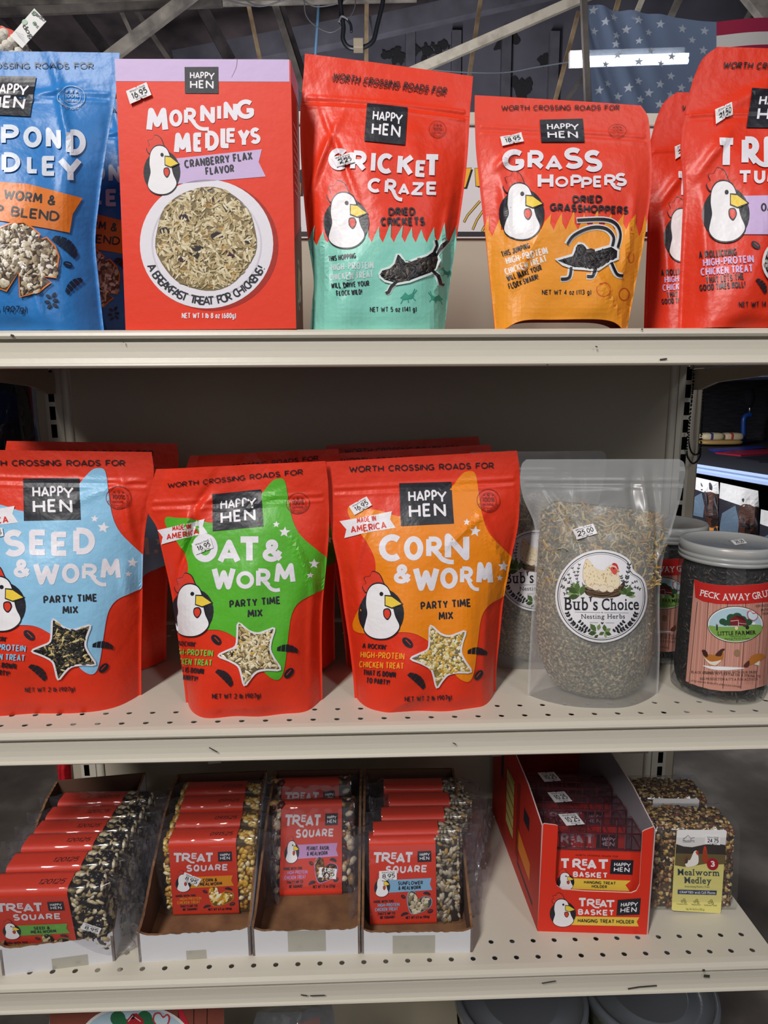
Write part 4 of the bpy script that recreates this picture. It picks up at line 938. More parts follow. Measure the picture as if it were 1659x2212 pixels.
A.poly('#e07a28', [(-420, 770), (-100, 782), (150, 800), (300, 838), (446, 876), (392, 962), (376, 1064), (250, 1040), (0, 1000), (-420, 985)], 2)
A.text(BLK, 'WORM &', 20, 882, 300, 920, 56, 3, .05); A.text(BLK, 'SHRIMP BLEND', -270, 940, 318, 1005, 56, 3, .05)
for x, y, L_, ro in ((360, 1130, 82, .7), (392, 1345, 58, -.75)): worm(A, x, y, L_, ro, '#152338')
kernel(A, 366, 1236, 26, .3, '#152338', '#2f7cc4')
for x, y, ro in ((262, 1410, .5), (292, 1402, -.9), (256, 1440, 0), (300, 1432, 0), (268, 1465, -.6), (298, 1458, .6)): A.ellipse('#152338', x, y, 16, 9, 3, 14, ro)
A.text('#152338', 'NET WT 2 lb (907g)', -270, 1490, 146, 1494, 34, 3, .02)
bl = pouch('treat_pouch', 'blue pouch with POND lettering and orange banner at the left edge', 'pouch', blue_s, BLU, [A], (.12, .03, TS + Z0), 'top shelf pouches')
PET = [(-40, 1075), (8, 1040), (60, 1018), (130, 1010), (175, 1040), (216, 1076), (204, 1108), (252, 1092), (296, 1140), (316, 1195), (300, 1312), (232, 1302), (276, 1336), (205, 1388), (112, 1412), (102, 1280), (40, 1380), (-40, 1350)]
window(blue_s, Tb, PET, '#e07a28', ['#cfc2a8', '#e6dcc8', '#8c7c66', '#6b5c4c', '#b4a488', '#efe8dc', '#5a4a3c'], 330, 12, 24, bl, '#5a4c3c', seedn=9, asp=.6, rimw=9, smooth=False)
recenter(bl)
back_copy(bl, (.020, .100, 0), 'blue pouch in shadow between the front blue pouch and the cereal carton', .0, 'top shelf pouches')

# cereal carton
p_bl, p_br = at(271, 709, -.010), at(640, 709, -.016); p_bl.z = p_br.z = TS + Z0
ex = p_br - p_bl; nrm = Vector((ex.y, -ex.x, 0)).normalized(); fl = Flat(p_bl, nrm)
tl, tr = Vector(fl.lay([(248.5, 127)], 0)[0]), Vector(fl.lay([(627.5, 130)], 0)[0]); dpt = -nrm * .05
bl_, br_ = Vector(p_bl), Vector(p_br)
t = thing('cereal_carton', 'red and lilac MORNING MEDLEYS carton with a bowl of grain on its face', 'carton', ((bl_ + br_) / 2))
b = MB(); cr = card_mat(RED2)
V = [bl_, br_, tr, tl] + [p + dpt for p in (bl_, br_, tr, tl)]
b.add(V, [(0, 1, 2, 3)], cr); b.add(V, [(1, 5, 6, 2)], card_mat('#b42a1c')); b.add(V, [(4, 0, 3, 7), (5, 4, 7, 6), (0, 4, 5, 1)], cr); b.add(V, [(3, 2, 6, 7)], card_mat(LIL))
A = Art(Tb, 0); lil = '#cbb4dc'
A.poly(lil, [(623, 119), (1570, 122), (1572, 243), (628, 240)], 1)
A.line('#6d6270', [(1288, 122), (1283, 165), (1258, 220)], [3, 2.4, 1], 2, smooth=4)
logo(A, [(1003, 164), (1186, 163), (1187, 308), (1005, 307)])
A.letters('#ecE8f0', [('M', 795, 385, 915, 520), ('O', 920, 395, 992, 488), ('R', 1000, 385, 1068, 478), ('N', 1088, 370, 1168, 470), ('I', 1180, 365, 1202, 456), ('N', 1215, 352, 1290, 455), ('G', 1282, 340, 1382, 446)], bold=.04)
A.line('#ece8f0', [(1045, 455), (1072, 488), (1100, 500), (1135, 500)], 20, 3, smooth=4)
A.letters('#ece8f0', [('M', 945, 520, 1040, 640), ('E', 1050, 520, 1105, 625), ('D', 1115, 510, 1190, 618), ('L', 1198, 485, 1255, 605), ('E', 1230, 495, 1285, 575), ('Y', 1290, 498, 1360, 598), ('S', 1358, 492, 1415, 582)], bold=.04)
A.poly(lil, [(880, 668), (1422, 610), (1405, 680), (1443, 758), (940, 800), (880, 780)], 2)
A.text('#30303a', 'CRANBERRY FLAX', 1004, 715, 1374, 668, 46, 3, .05); A.text('#30303a', 'FLAVOR', 1118, 752, 1274, 735, 44, 3, .05)
A.ellipse('#a8281c', 1150, 1135, 362, 352, 1, 48); A.ellipse('#e6e2ea', 1122, 1124, 362, 350, 2, 56); A.ring('#d2cdd8', 1122, 1124, 300, 295, 8, 3, 56)
bowl = [(1120 + 275 * (1 + .02 * math.sin(7 * a)) * math.cos(a), 1096 + 282 * (1 + .015 * math.cos(5 * a)) * math.sin(a)) for a in [2 * math.pi * i / 40 for i in range(40)]]
A.poly('#7a6a48', bowl, 3)
A.seeds(bowl, 1150, ['#d8c9a4', '#c4b084', '#e4d8b8', '#a8946a', '#8a7650'], 14, 27, .3, 0, 4, random.Random(4), 6, [4, 4, 2, 3, 1])
q = random.Random(8)
for i in range(24):
    a, r_ = q.uniform(0, 6.28), 250 * math.sqrt(q.random()); worm(A, 1120 + r_ * math.cos(a), 1096 + r_ * math.sin(a), q.uniform(36, 52), q.uniform(0, 3.1), q.choice(['#b48e4e', '#a67e40', '#c49c5a']), 5, .26)
for x, y, r_ in ((1000, 985, 36), (1238, 935, 30), (1176, 1083, 36), (1070, 1165, 44), (1258, 1172, 34), (995, 1208, 26), (895, 1055, 30), (1352, 1105, 30), (1170, 880, 24)): A.poly(q.choice(['#2a1a22', '#3c1c26', '#201a26']), [(x + r_ * q.uniform(.7, 1.1) * math.cos(k), y + r_ * .8 * q.uniform(.7, 1.1) * math.sin(k)) for k in [i * .785 for i in range(8)]], 6, 3)
A.arc_text('#2a2c34', 'A BREAKFAST TREAT FOR CHICKENS!', 1122, 1100, 352, 2.67, .47, 40, 4, .03)
hen(A, 880, 735, 100, 120)
A.text('#ece8f0', 'NET WT 1 lb 8 oz (680g)', 988, 1528, 1282, 1528, 30, 3, .025)
A.lay(b, fl, card_mat)
sdn = Sheet([(0, 0), (50, 0), (50, 290), (0, 290)], br_, dpt, tr - br_); S_ = Art(cell=0)
for i in range(9): S_.line('#e8d8d2', [(9, 60 + i * 9), (40, 60 + i * 9)], 1.6, 1)
S_.ellipse('#efe9e4', 25, 235, 13, 30, 1); S_.ellipse('#9a8a68', 25, 235, 8, 22, 2)
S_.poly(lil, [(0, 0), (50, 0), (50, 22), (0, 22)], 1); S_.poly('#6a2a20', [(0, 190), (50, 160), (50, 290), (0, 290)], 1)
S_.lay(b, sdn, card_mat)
b.build('carton', t)
sticker(fl, '16.95', Tb([(690, 300), (800, 252), (828, 320), (712, 370)]), t)
recenter(t)

# cricket pouch
Tk = frame(600, 80, 3.318); tk = lambda rows: [(t, Tk([l])[0], Tk([r])[0]) for t, l, r in rows]
cr_s = Pouch(tk([(1, (195, 118), (1400, 281)), (.93, (186, 250), (1391, 390)), (.86, (174, 390), (1380, 510)), (.8, (163, 520), (1374, 620)), (.65, (163, 800), (1356, 900)), (.5, (182, 1100), (1322, 1180)), (.35, (216, 1450), (1274, 1500)), (.2, (258, 1760), (1232, 1780)), (.1, (245, 1925), (1212, 1940)), (0, (232, 2120), (1192, 2120))]),
    .018, .022, bul(.62), tilt=.012, zbot=TS, wr=((-.75, .6, .25, .03, .8, .005), (-.55, .64, .25, .025, 2.3, -.004), (-.8, .25, .06, .25, .1, .004), (.8, .3, .05, .25, -.1, .004), (-.5, .2, .2, .04, .5, .0035), (.35, .6, .1, .25, .2, .002)), zips=((.842, .0011), (.826, -.0007), (.812, .0009)), seed=31)
A = Art(Tk)
def grass(x0, x1, y, hgt, n, low, seed):
    q = random.Random(seed); P_ = []
    for i in range(n):
        x = x0 + (x1 - x0) * i / n; d = (x1 - x0) / n; yy = y(x)
        P_ += [(x, yy), (x + d * .25, yy - hgt * .35), (x + d * q.uniform(.5, .85), yy - hgt * q.uniform(.7, 1.1)), (x + d * .72, yy - hgt * .3)]
    return P_ + [(x1, y(x1))] + low
A.poly(TEA, grass(205, 1300, lambda x: 1475 + 30 * math.cos((x - 200) / 180) * 0 + (0 if 330 < x < 1230 else 20), 135, 14, [(1330, 1600), (1290, 2130), (180, 2130), (200, 1560)], 2), 1)
for dx, dy in ((0, 0), (-10, 22)): A.text('#1c1a20' if dx == 0 else '#7a2018', 'WORTH CROSSING ROADS FOR', 395 + dx, 300 + dy, 1210 + dx, 408 + dy, 42, 3 if dx == 0 else 2, .025, gap=.12, jitter=.03)
logo(A, [(641, 475), (930, 507), (912, 778), (620, 750)])
seal(A, 1143, 663, 62, '#a02c1c')
A.letters(WHT, [('C', 365, 798, 505, 958, .1), ('R', 525, 820, 640, 965, .08), ('I', 668, 822, 700, 978, .05), ('C', 712, 838, 830, 985, .08), ('K', 855, 842, 975, 1000, .08), ('E', 985, 888, 1065, 1008, .05), ('T', 1040, 845, 1165, 1015, .02)], bold=.045)
A.letters(WHT, [('C', 645, 1015, 745, 1120, .08), ('R', 765, 1022, 850, 1130, .06), ('A', 860, 1055, 945, 1140, .03), ('Z', 955, 1045, 1045, 1138, .02), ('E', 1062, 1040, 1142, 1136)], bold=.045)
A.line(WHT, [(825, 1110), (845, 1150), (865, 1166), (890, 1170)], 26, 3, smooth=4)
A.text(BLK, 'DRIED', 792, 1282, 985, 1280, 56, 3, .06); A.text(BLK, 'CRICKETS', 737, 1355, 1052, 1352, 60, 3, .06)
hen(A, 493, 1335, 163, 180)
A.text(BLK, 'THIS HOPPING', 365, 1612, 565, 1590, 40, 3, .035); A.text('#c4d6d6', 'HIGH-PROTEIN', 385, 1680, 690, 1662, 52, 3, .04); A.text('#c4d6d6', 'CHICKEN TREAT', 372, 1752, 688, 1726, 52, 3, .04)
A.text(BLK, 'WILL DRIVE YOUR', 388, 1806, 657, 1785, 40, 3, .035); A.text(BLK, 'FLOCK WILD!', 425, 1858, 605, 1846, 40, 3, .035)
A.text(BLK, 'NET WT 5 oz (141 g)', 660, 1972, 992, 1968, 36, 3, .025)
def small_cricket(cx, cy, k, fl_, c):
    m = lambda P_: [(cx + fl_ * x * k, cy + y * k) for x, y in P_]
    A.poly(c, m([(-60, 15), (-40, -5), (-20, -30), (5, -8), (40, -25), (50, -5), (30, 20), (-30, 30)]), 3)
    for a_, b_ in (((35, -15), (55, -60)), ((40, -10), (70, -50)), ((35, 5), (60, 35)), ((-35, 20), (-55, 60)), ((0, 20), (5, 50))): A.line(c, m([a_, b_]), 7 * k, 3)
small_cricket(930, 1858, .9, 1, '#3c9a82'); small_cricket(1130, 1870, .8, -1, '#3c9a82'); small_cricket(1215, 1690, .7, -1, '#2f8672')
ck = pouch('treat_pouch', 'tilted red and teal pouch with CRICKET CRAZE lettering', 'pouch', cr_s, RED2, [A], (.32, .02, TS + Z0), 'top shelf pouches')
CRK = [(728, 1700), (745, 1672), (800, 1655), (828, 1630), (850, 1562), (872, 1562), (915, 1622), (1060, 1568), (1095, 1540), (1130, 1542), (1155, 1600), (1130, 1665), (1085, 1700), (940, 1758), (850, 1775), (770, 1752), (735, 1725)]
window(cr_s, Tk, CRK, '#d8e6e4', ['#1e1b1e', '#2a2628', '#3a322c', '#121014', '#6a5a48', '#4a4034'], 150, 18, 44, ck, '#19171a', [5, 4, 3, 4, 1, 1], seedn=11, asp=.34, rimw=16, smooth=False, legs=[(P_, 40, 20, 0) for P_ in ([(1105, 1560), (1132, 1500), (1124, 1460)], [(1130, 1570), (1175, 1500), (1205, 1462)], [(1095, 1675), (1140, 1710), (1155, 1770), (1178, 1778)], [(850, 1760), (815, 1790), (795, 1830), (775, 1838)])])
sticker(cr_s, '20.25', Tk([(388, 872), (530, 836), (556, 905), (428, 940)]), ck)
recenter(ck)

# grasshopper pouch
Tg = frame(1000, 80, 2.5175); tg = lambda rows: [(t, Tg([l])[0], Tg([r])[0]) for t, l, r in rows]
gr_s = Pouch(tg([(1, (65, 316), (968, 372)), (.96, (64, 372), (1003, 425)), (.92, (64, 420), (1014, 480)), (.86, (66, 500), (1020, 560)), (.78, (70, 600), (1026, 650)), (.65, (86, 760), (1025, 800)), (.5, (105, 940), (1006, 970)), (.35, (127, 1130), (978, 1140)), (.2, (147, 1330), (938, 1340)), (.1, (160, 1455), (915, 1465)), (0, (174, 1590), (890, 1590))]),
    .006, .010, bul(.42), tilt=.02, zbot=TS, arch=.0085, wr=((-.7, .72, .12, .03, .4, .004), (.75, .4, .06, .25, -.15, .004), (-.6, .25, .2, .03, .7, .004), (.5, .15, .3, .03, -.5, .003), (-.75, .5, .05, .2, .1, .003)), zips=((.872, .0006), (.856, -.0004), (.842, .0005)), seed=41, lump=.001)
A = Art(Tg)
A.poly('#f09a2c', grass(95, 1020, lambda x: 1085 if x < 180 or x > 930 else 1050, 115, 14, [(1040, 1150), (960, 1620), (130, 1620), (90, 1140)], 5), 1)
worth(A, 207, 402, 850, 400, 28)
logo(A, [(416, 453), (650, 447), (660, 576), (424, 577)])
seal(A, 838, 506, 50, '#c04a3c', .7)
A.letters(WHT, [('G', 215, 615, 335, 732), ('R', 350, 620, 440, 725), ('A', 445, 648, 540, 732), ('S', 545, 605, 650, 722), ('S', 655, 618, 755, 738)], bold=.045)
A.letters(WHT, [('H', 405, 742, 490, 828), ('O', 500, 762, 570, 820), ('P', 582, 752, 645, 822), ('P', 640, 765, 700, 832), ('E', 705, 758, 755, 822), ('R', 765, 750, 830, 818), ('S', 825, 742, 888, 815)], bold=.045)
A.line(WHT, [(805, 800), (825, 822), (855, 830)], 18, 3)
A.text(BLK, 'DRIED', 595, 905, 755, 903, 40, 3, .06); A.text(BLK, 'GRASSHOPPERS', 470, 948, 898, 966, 42, 3, .06)
hen(A, 320, 965, 122, 138)
A.text(BLK, 'THIS JUMPING', 215, 1200, 370, 1150, 32, 3, .035); A.text('#eee6e0', 'HIGH-PROTEIN', 240, 1240, 463, 1180, 40, 3, .04); A.text('#eee6e0', 'CHICKEN TREAT', 235, 1298, 460, 1222, 38, 3, .04)
A.text(BLK, 'WILL MAKE YOUR', 245, 1332, 432, 1268, 32, 3, .035); A.text(BLK, 'FLOCK SWARM!', 255, 1374, 414, 1318, 32, 3, .035)
A.text(BLK, 'NET WT 4 oz (113 g)', 428, 1402, 696, 1402, 27, 3, .025)
A.ring('#d8662a', 762, 1375, 40, 40, 7); A.ring('#d8662a', 910, 1200, 18, 30, 6); A.ring('#c4571f', 872, 1400, 30, 36, 6)
gh = pouch('treat_pouch', 'coral and orange pouch with GRASS HOPPERS lettering and a grasshopper shaped window', 'pouch', gr_s, '#e8452f', [A], (.6, .02, TS + Z0), 'top shelf pouches', inner='#8c2416')
GRH = [(500, 1215), (590, 1190), (605, 1150), (625, 1125), (650, 1132), (690, 1172), (800, 1140), (838, 1165), (835, 1210), (790, 1228), (730, 1272), (600, 1262), (540, 1240)]
window(gr_s, Tg, GRH, '#dfe2e6', ['#211d20', '#2c272a', '#171417', '#3a3230'], 130, 14, 34, gh, '#19161a', seedn=13, asp=.4, rimw=14, smooth=False, legs=[(P_, 32, 14, 4) for P_ in ([(835, 1150), (850, 1080), (825, 1020), (760, 995), (615, 1000)], [(805, 1145), (812, 1090), (770, 1045), (690, 1040), (600, 1080), (562, 1130)], [(585, 1255), (575, 1310), (530, 1318)], [(715, 1265), (705, 1302), (670, 1305)], [(800, 1230), (828, 1290), (862, 1300)])])
sticker(gr_s, '18.95', Tg([(200, 550), (314, 528), (328, 576), (212, 600)]), gh)
recenter(gh)

# turkey red pouch at the right edge
tr_s = Pouch([(1, (1550, 101), (1840, 112)), (.96, (1522, 122), (1856, 140)), (.91, (1502, 160), (1860, 180)), (.85, (1487, 210), (1858, 220)), (.78, (1475, 262), (1856, 270)), (.7, (1470, 312), (1850, 320)), (.55, (1476, 408), (1840, 410)), (.4, (1473, 500), (1830, 500)), (.25, (1469, 590), (1820, 590)), (.1, (1466, 675), (1815, 675)), (0, (1465, 716), (1812, 716))],
    .008, .02, bul(.7), tilt=.02, zbot=TS, wr=((-.7, .66, .2, .03, .5, .004), (-.8, .3, .05, .3, .1, .003), (-.3, .86, .3, .03, .2, .003)), zips=((.80, .001), (.785, -.0007)), seed=51)
A = Art(Tg)
A.text('#1c1a20', 'WORTH CROSSING ROADS FOR', 1410, 172, 2080, 190, 36, 3, .03, gap=.12, lean=.2)
logo(A, [(1570, 282), (1850, 290), (1840, 500), (1538, 496)])
A.letters(WHT, [('T', 1376, 552, 1485, 718), ('R', 1512, 545, 1610, 705), ('E', 1632, 545, 1720, 700), ('A', 1735, 545, 1840, 700)], bold=.045)
A.line(WHT, [(1580, 660), (1610, 690), (1640, 700), (1670, 695)], 26, 3, smooth=4)
A.letters(WHT, [('T', 1495, 728, 1570, 802), ('U', 1580, 722, 1640, 800), ('M', 1650, 722, 1720, 800), ('B', 1730, 722, 1790, 800)], bold=.045)
A.poly(LIL, [(1520, 866), (1900, 860), (1900, 1075), (1520, 1075)], 2); A.text(BLK, 'OAT & WORM', 1618, 952, 1900, 950, 46, 3, .05)
hen(A, 1430, 965, 128, 150)
A.text(BLK, 'A ROLLICKING', 1287, 1205, 1490, 1188, 38, 3, .035); A.text(LIL, 'HIGH-PROTEIN', 1310, 1250, 1580, 1228, 42, 3, .04); A.text(LIL, 'CHICKEN TREAT', 1297, 1300, 1575, 1280, 42, 3, .04)
A.text(BLK, 'THAT LETS THE', 1322, 1340, 1528, 1320, 34, 3, .035); A.text(BLK, 'GOOD TIMES ROLL!', 1290, 1382, 1535, 1362, 34, 3, .035)
kernel(A, 1590, 1133, 28, .7); worm(A, 1625, 1350, 45, 1.0)
A.text(BLK, 'NET WT 14 oz (397 g)', 1498, 1468, 1790, 1465, 28, 3, .025)
tm = pouch('treat_pouch', 'red pouch with folded top corner and 21.50 sticker at the top right edge', 'pouch', tr_s, RED, [A], (.82, .02, TS + Z0), 'top shelf pouches')
WN = [(1625, 1240), (1640, 1170), (1680, 1130), (1740, 1140), (1780, 1200), (1760, 1290), (1690, 1330), (1645, 1300)]
window(tr_s, Tg, WN, '#e6e2e6', ['#6a6460', '#8a847c', '#3a3634', '#b8b0a4'], 80, 14, 26, tm, '#2a2624', seedn=14)
sticker(tr_s, '21.50', Tg([(1366, 405), (1456, 362), (1460, 425), (1370, 482)]), tm)
recenter(tm)
c = copy_tree(tm); c.location = Vector(tm.location) + Vector((.006, .095, 0)); c['label'] = 'red pouch between coral GRASS HOPPERS pouch and right edge pouch'
# ================================================================== frosted herb pouch
Tn = frame(1080, 940, 2.8653); tn = lambda rows: [(t, Tn([l])[0], Tn([r])[0]) for t, l, r in rows]
bub_s = Pouch(tn([(1, (165, 150), (1108, 148)), (.975, (138, 175), (1138, 168)), (.95, (129, 212), (1146, 205)), (.9, (125, 285), (1138, 285)), (.83, (145, 390), (1115, 400)), (.74, (205, 530), (1075, 540)), (.62, (222, 690), (1020, 720)), (.5, (212, 880), (995, 880)), (.35, (198, 1080), (988, 1080)), (.2, (185, 1300), (990, 1300)), (.08, (176, 1460), (985, 1480)), (0, (172, 1575), (978, 1600))]),
    .046, .044, [(0, .032, 2.6), (.06, .040, 2.6), (.25, .046, 2.8), (.5, .044, 2.6), (.7, .032, 2.4), (.82, .014, 2.4), (.88, .003, 2), (1, .0008, 2)], tilt=.012,
    wr=((-.55, .74, .2, .035, -.85, -.004), (.72, .68, .3, .04, 1.9, -.005), (.5, .83, .05, .12, .2, .005), (.35, .84, .05, .1, -.1, -.004), (.85, .62, .2, .03, .6, .005), (-.1, .82, .3, .03, .2, .002)), zips=((.905, .0010), (.89, -.0006), (.878, .0009)), seed=61)
herb_s = Pouch(tn([(1, (330, 405), (955, 470)), (.96, (275, 450), (1000, 510)), (.86, (250, 560), (1015, 590)), (.72, (235, 720), (992, 730)), (.55, (225, 920), (968, 920)), (.38, (222, 1120), (962, 1120)), (.24, (243, 1330), (950, 1330)), (.14, (300, 1480), (912, 1470)), (.06, (400, 1580), (850, 1570)), (0, (500, 1640), (770, 1635))]),
    .049, .049, [(0, .006, 2), (.06, .022, 2.2), (.15, .032, 2.6), (.3, .040, 3), (.6, .040, 3), (.8, .034, 2.6), (.93, .022, 2.4), (1, .006, 2)], tilt=.012, zbot=.004, seed=62, lump=.0008, seam=0)
herbm = mottled('dried_herbs', '#2b281f', '#e6d4aa', 340, 0.9, 0.6, 3, '#7d7256', lo=.3, hi=.72)
fro = film('frosted_plastic', .81, '#f6f6f6', .28, '#eceeee', .06, 30)
root = thing('herb_pouch', 'frosted clear pouch of nesting herbs with a round BUB\'S CHOICE label', 'pouch', (.645, .045, Z0), group='herb pouches')
mb = MB(); herb_s.mesh(mb, herbm, 48, 60)
q = random.Random(5); pet = [mat(c, .7) for c in ('#c9a860', '#d8c08a', '#a8905c', '#8a7a58', '#5c5a4c', '#b8863c')]
for i in range(760):
    u, t = np.array([q.uniform(-.95, .95)]), np.array([q.uniform(.56, .985) if q.random() < .8 else q.uniform(.2, .6)]); o_ = herb_s.F(u, t)[0]; n = herb_s.nrm(u, t)[0]
    a = q.uniform(0, 6.28); L = q.uniform(.006, .018) if t[0] > .56 else q.uniform(.002, .005); w_ = q.uniform(.0006, .0013); dx = np.array([math.cos(a), 0, math.sin(a)]); px_ = np.array([-math.sin(a), 0, math.cos(a)]); cv = q.uniform(-.3, .3)
    V = []
    for k in range(4):
        f = k / 3; ww = w_ * (1 - .7 * abs(f - .4)); c = o_ + dx * (f - .5) * L + px_ * cv * L * (f - .5) ** 2 * 4 + n * (.0006 + .001 * math.sin(f * 3)); V += [c + px_ * ww, c - px_ * ww]
    mb.add(V, [(2 * k, 2 * k + 1, 2 * k + 3, 2 * k + 2) for k in range(3)], q.choice(pet), True)
mb.build('dried_herbs', root)
mb = MB(); bub_s.mesh(mb, fro, 110, 120); mb.build('pouch_film', root)
Tl = frame(1200, 1160, 8.295); A = Art(Tl, 9); K = '#26262a'
circ = [(815 + 808 * math.cos(a), 1055 + 826 * math.sin(a)) for a in [2 * math.pi * i / 64 for i in range(64)]]
dent = lambda P_, k=1.0: [(x - 95 * k * math.exp(-((x - 1420) ** 2 + (y - 590) ** 2) / 130 ** 2), y + 45 * k * math.exp(-((x - 1420) ** 2 + (y - 590) ** 2) / 130 ** 2)) for x, y in P_]
A.poly('#e9e7ec', dent(circ), 0)
for r1, r2, w_ in ((762, 778, 13), (732, 748, 5)): A.line(K, dent([(815 + r1 * math.cos(a), 1055 + r2 * math.sin(a)) for a in [2 * math.pi * i / 64 for i in range(64)]]), w_, 1, closed=True)
A.text(K, "Bub's", 160, 1300, 755, 1300, 225, 2, .03, serif=True, gap=.05); A.text(K, 'Choice', 825, 1300, 1470, 1290, 205, 2, .03, serif=True, gap=.05)
A.text(K, 'Nesting Herbs', 460, 1455, 1228, 1448, 78, 2, .0, serif=True, gap=.08)
for a, b_ in (((350, 1338), (800, 1345)), ((860, 1345), (1290, 1350)), ((610, 1522), (755, 1525)), ((895, 1527), (1040, 1528))): A.line(K, [a, b_], 4, 2)
A.ellipse(K, 830, 1345, 10, 10, 2, 10); A.poly(K, [(832, 1555), (806, 1528), (812, 1512), (832, 1522), (852, 1512), (858, 1528)], 2)
def leaf(x, y, L, ro, c, w_=.3, l=2): 
    co, si = math.cos(ro), math.sin(ro); A.poly(c, [(x + L * (a * co - b_ * si), y + L * (a * si + b_ * co)) for a, b_ in ((0, 0), (.3, w_ * .8), (.6, w_), (1, 0), (.6, -w_), (.3, -w_ * .8))], l)
def sprig(pts, n, L, c, w_=.3):
    P_ = catmull(pts, 8, False); A.line(c, P_, 5, 2); m_ = len(P_)
    for i in range(n):
        j = int((i + .6) / n * (m_ - 1)); p = P_[j]; t_ = P_[min(j + 1, m_ - 1)] - P_[max(j - 1, 0)]; an = math.atan2(t_[1], t_[0])
        for s_ in (-1, 1): leaf(p[0], p[1], L, an + s_ * .7, c, w_, 2)
for sx in (1, -1):
    mx = lambda P_: [(x if sx > 0 else 1640 - x, y) for x, y in P_]
    sprig(mx([(560, 1690), (420, 1620), (300, 1510), (215, 1350)]), 9, 62, K); sprig(mx([(620, 1680), (530, 1600), (430, 1500)]), 5, 48, K, .4)
GR = ['#55703c', '#7d945c', '#415a30', '#93a874']
for x, y, L, ro, c in ((720, 1680, 170, -2.2, 0), (730, 1700, 150, 3.0, 2), (755, 1660, 120, -1.3, 1), (880, 1680, 130, -1.7, 0), (880, 1690, 120, -.6, 1), (880, 1700, 120, .3, 2), (870, 1690, 110, 2.7, 0), (880, 1700, 90, 1.4, 3), (760, 1740, 90, 2.5, 2)): leaf(x, y, L, ro, GR[c], .28, 3)
for pts, n, L in (([(420, 1010), (330, 880), (230, 640)], 6, 42), ([(430, 1000), (390, 760), (310, 550)], 7, 38), ([(430, 1000), (400, 700), (430, 490)], 7, 40), ([(420, 1000), (280, 840), (150, 730)], 6, 50), ([(400, 1020), (250, 950), (115, 870)], 6, 48), ([(380, 1030), (260, 990), (170, 1010)], 4, 46), ([(1230, 1000), (1260, 760), (1300, 490)], 9, 60), ([(1250, 1000), (1390, 900), (1490, 930)], 5, 40), ([(1240, 990), (1350, 830), (1440, 790)], 5, 34), ([(1230, 980), (1190, 800), (1160, 700)], 5, 46)): sprig(pts, n, L, '#39403c', .22)
for x, y, L, ro, c in ((430, 1040, 260, -2.0, 1), (440, 1040, 230, 3.3, 3), (450, 1040, 210, -1.2, 0), (430, 1050, 200, 3.0, 2), (420, 1000, 230, 3.6, 2), (400, 1000, 200, -1.6, 0), (1240, 1040, 170, -.3, 2), (1250, 1020, 170, -1.1, 0), (1240, 1030, 150, -1.8, 2), (1270, 1040, 140, .1, 3), (1230, 1020, 120, -2.6, 0)): leaf(x, y, L, ro, GR[c], .24, 3)
A.poly('#3a2a1e', [(480, 800), (540, 900), (700, 960), (900, 975), (1080, 930), (1180, 820), (1225, 790), (1200, 940), (1120, 1050), (900, 1078), (650, 1060), (530, 990)], 3, 4)
for i in range(16):
    y0 = 880 + i * 11; A.line(q.choice(['#6e5540', '#8a6e52', '#251a12']), [(505 + i * 5, y0 - q.uniform(0, 40)), (850, y0 + q.uniform(20, 60)), (1190 - i * 4, y0 - q.uniform(0, 50))], 6, 4, smooth=4)
hb = [(505, 760), (500, 600), (520, 480), (575, 395), (640, 460), (720, 560), (860, 605), (900, 560), (960, 510), (1040, 500), (1105, 560), (1095, 640), (1130, 740), (1130, 850), (1060, 930), (800, 940), (600, 900), (550, 840)]
A.poly('#6a4c26', [(x + (x - 820) * .012, y + (y - 700) * .014) for x, y in hb], 4, 4); A.poly('#e8d8b8', hb, 5, 4)
for i in range(150):
    x, y = q.uniform(510, 1120), q.uniform(420, 930)
    if inside((x, y), hb) and not (x > 1000 and y < 660): leaf(x, y, 34, q.uniform(.7, 1.6), ('#b88a44' if (x < 700 and q.random() < .6) or (820 < x < 1010 and y < 790) else q.choice(['#d8c094', '#c8a868', '#f2e6cc'])), .22, 6)
A.poly('#c8303a', [(1000, 500), (1010, 470), (1045, 465), (1085, 490), (1110, 560), (1095, 580), (1060, 520)], 6, 3); A.poly('#d8504e', [(965, 560), (1010, 530), (1070, 560), (1085, 620), (1060, 670), (1020, 660), (985, 610)], 7, 3); A.ellipse(K, 1025, 562, 14, 14, 8, 10); A.poly('#d8a048', [(1080, 580), (1130, 608), (1085, 620)], 8)
for x, y, rx in ((722, 895, 66), (848, 915, 74), (975, 932, 60)): A.ellipse('#8a6a48', x, y, rx + 5, rx * .82 + 5, 6); A.ellipse('#ead9bf', x, y, rx, rx * .82, 7)
mb = MB(); A.lay(mb, bub_s, card_mat, .0016); mb.build('round_label', root)
sticker(bub_s, '25.00', Tn([(455, 582), (575, 552), (602, 612), (470, 650)]), root)
recenter(root)
back_copy(root, (-.045, .105, .0), 'frosted herb pouch in shadow behind and left of the front herb pouch', .08, 'herb pouches')

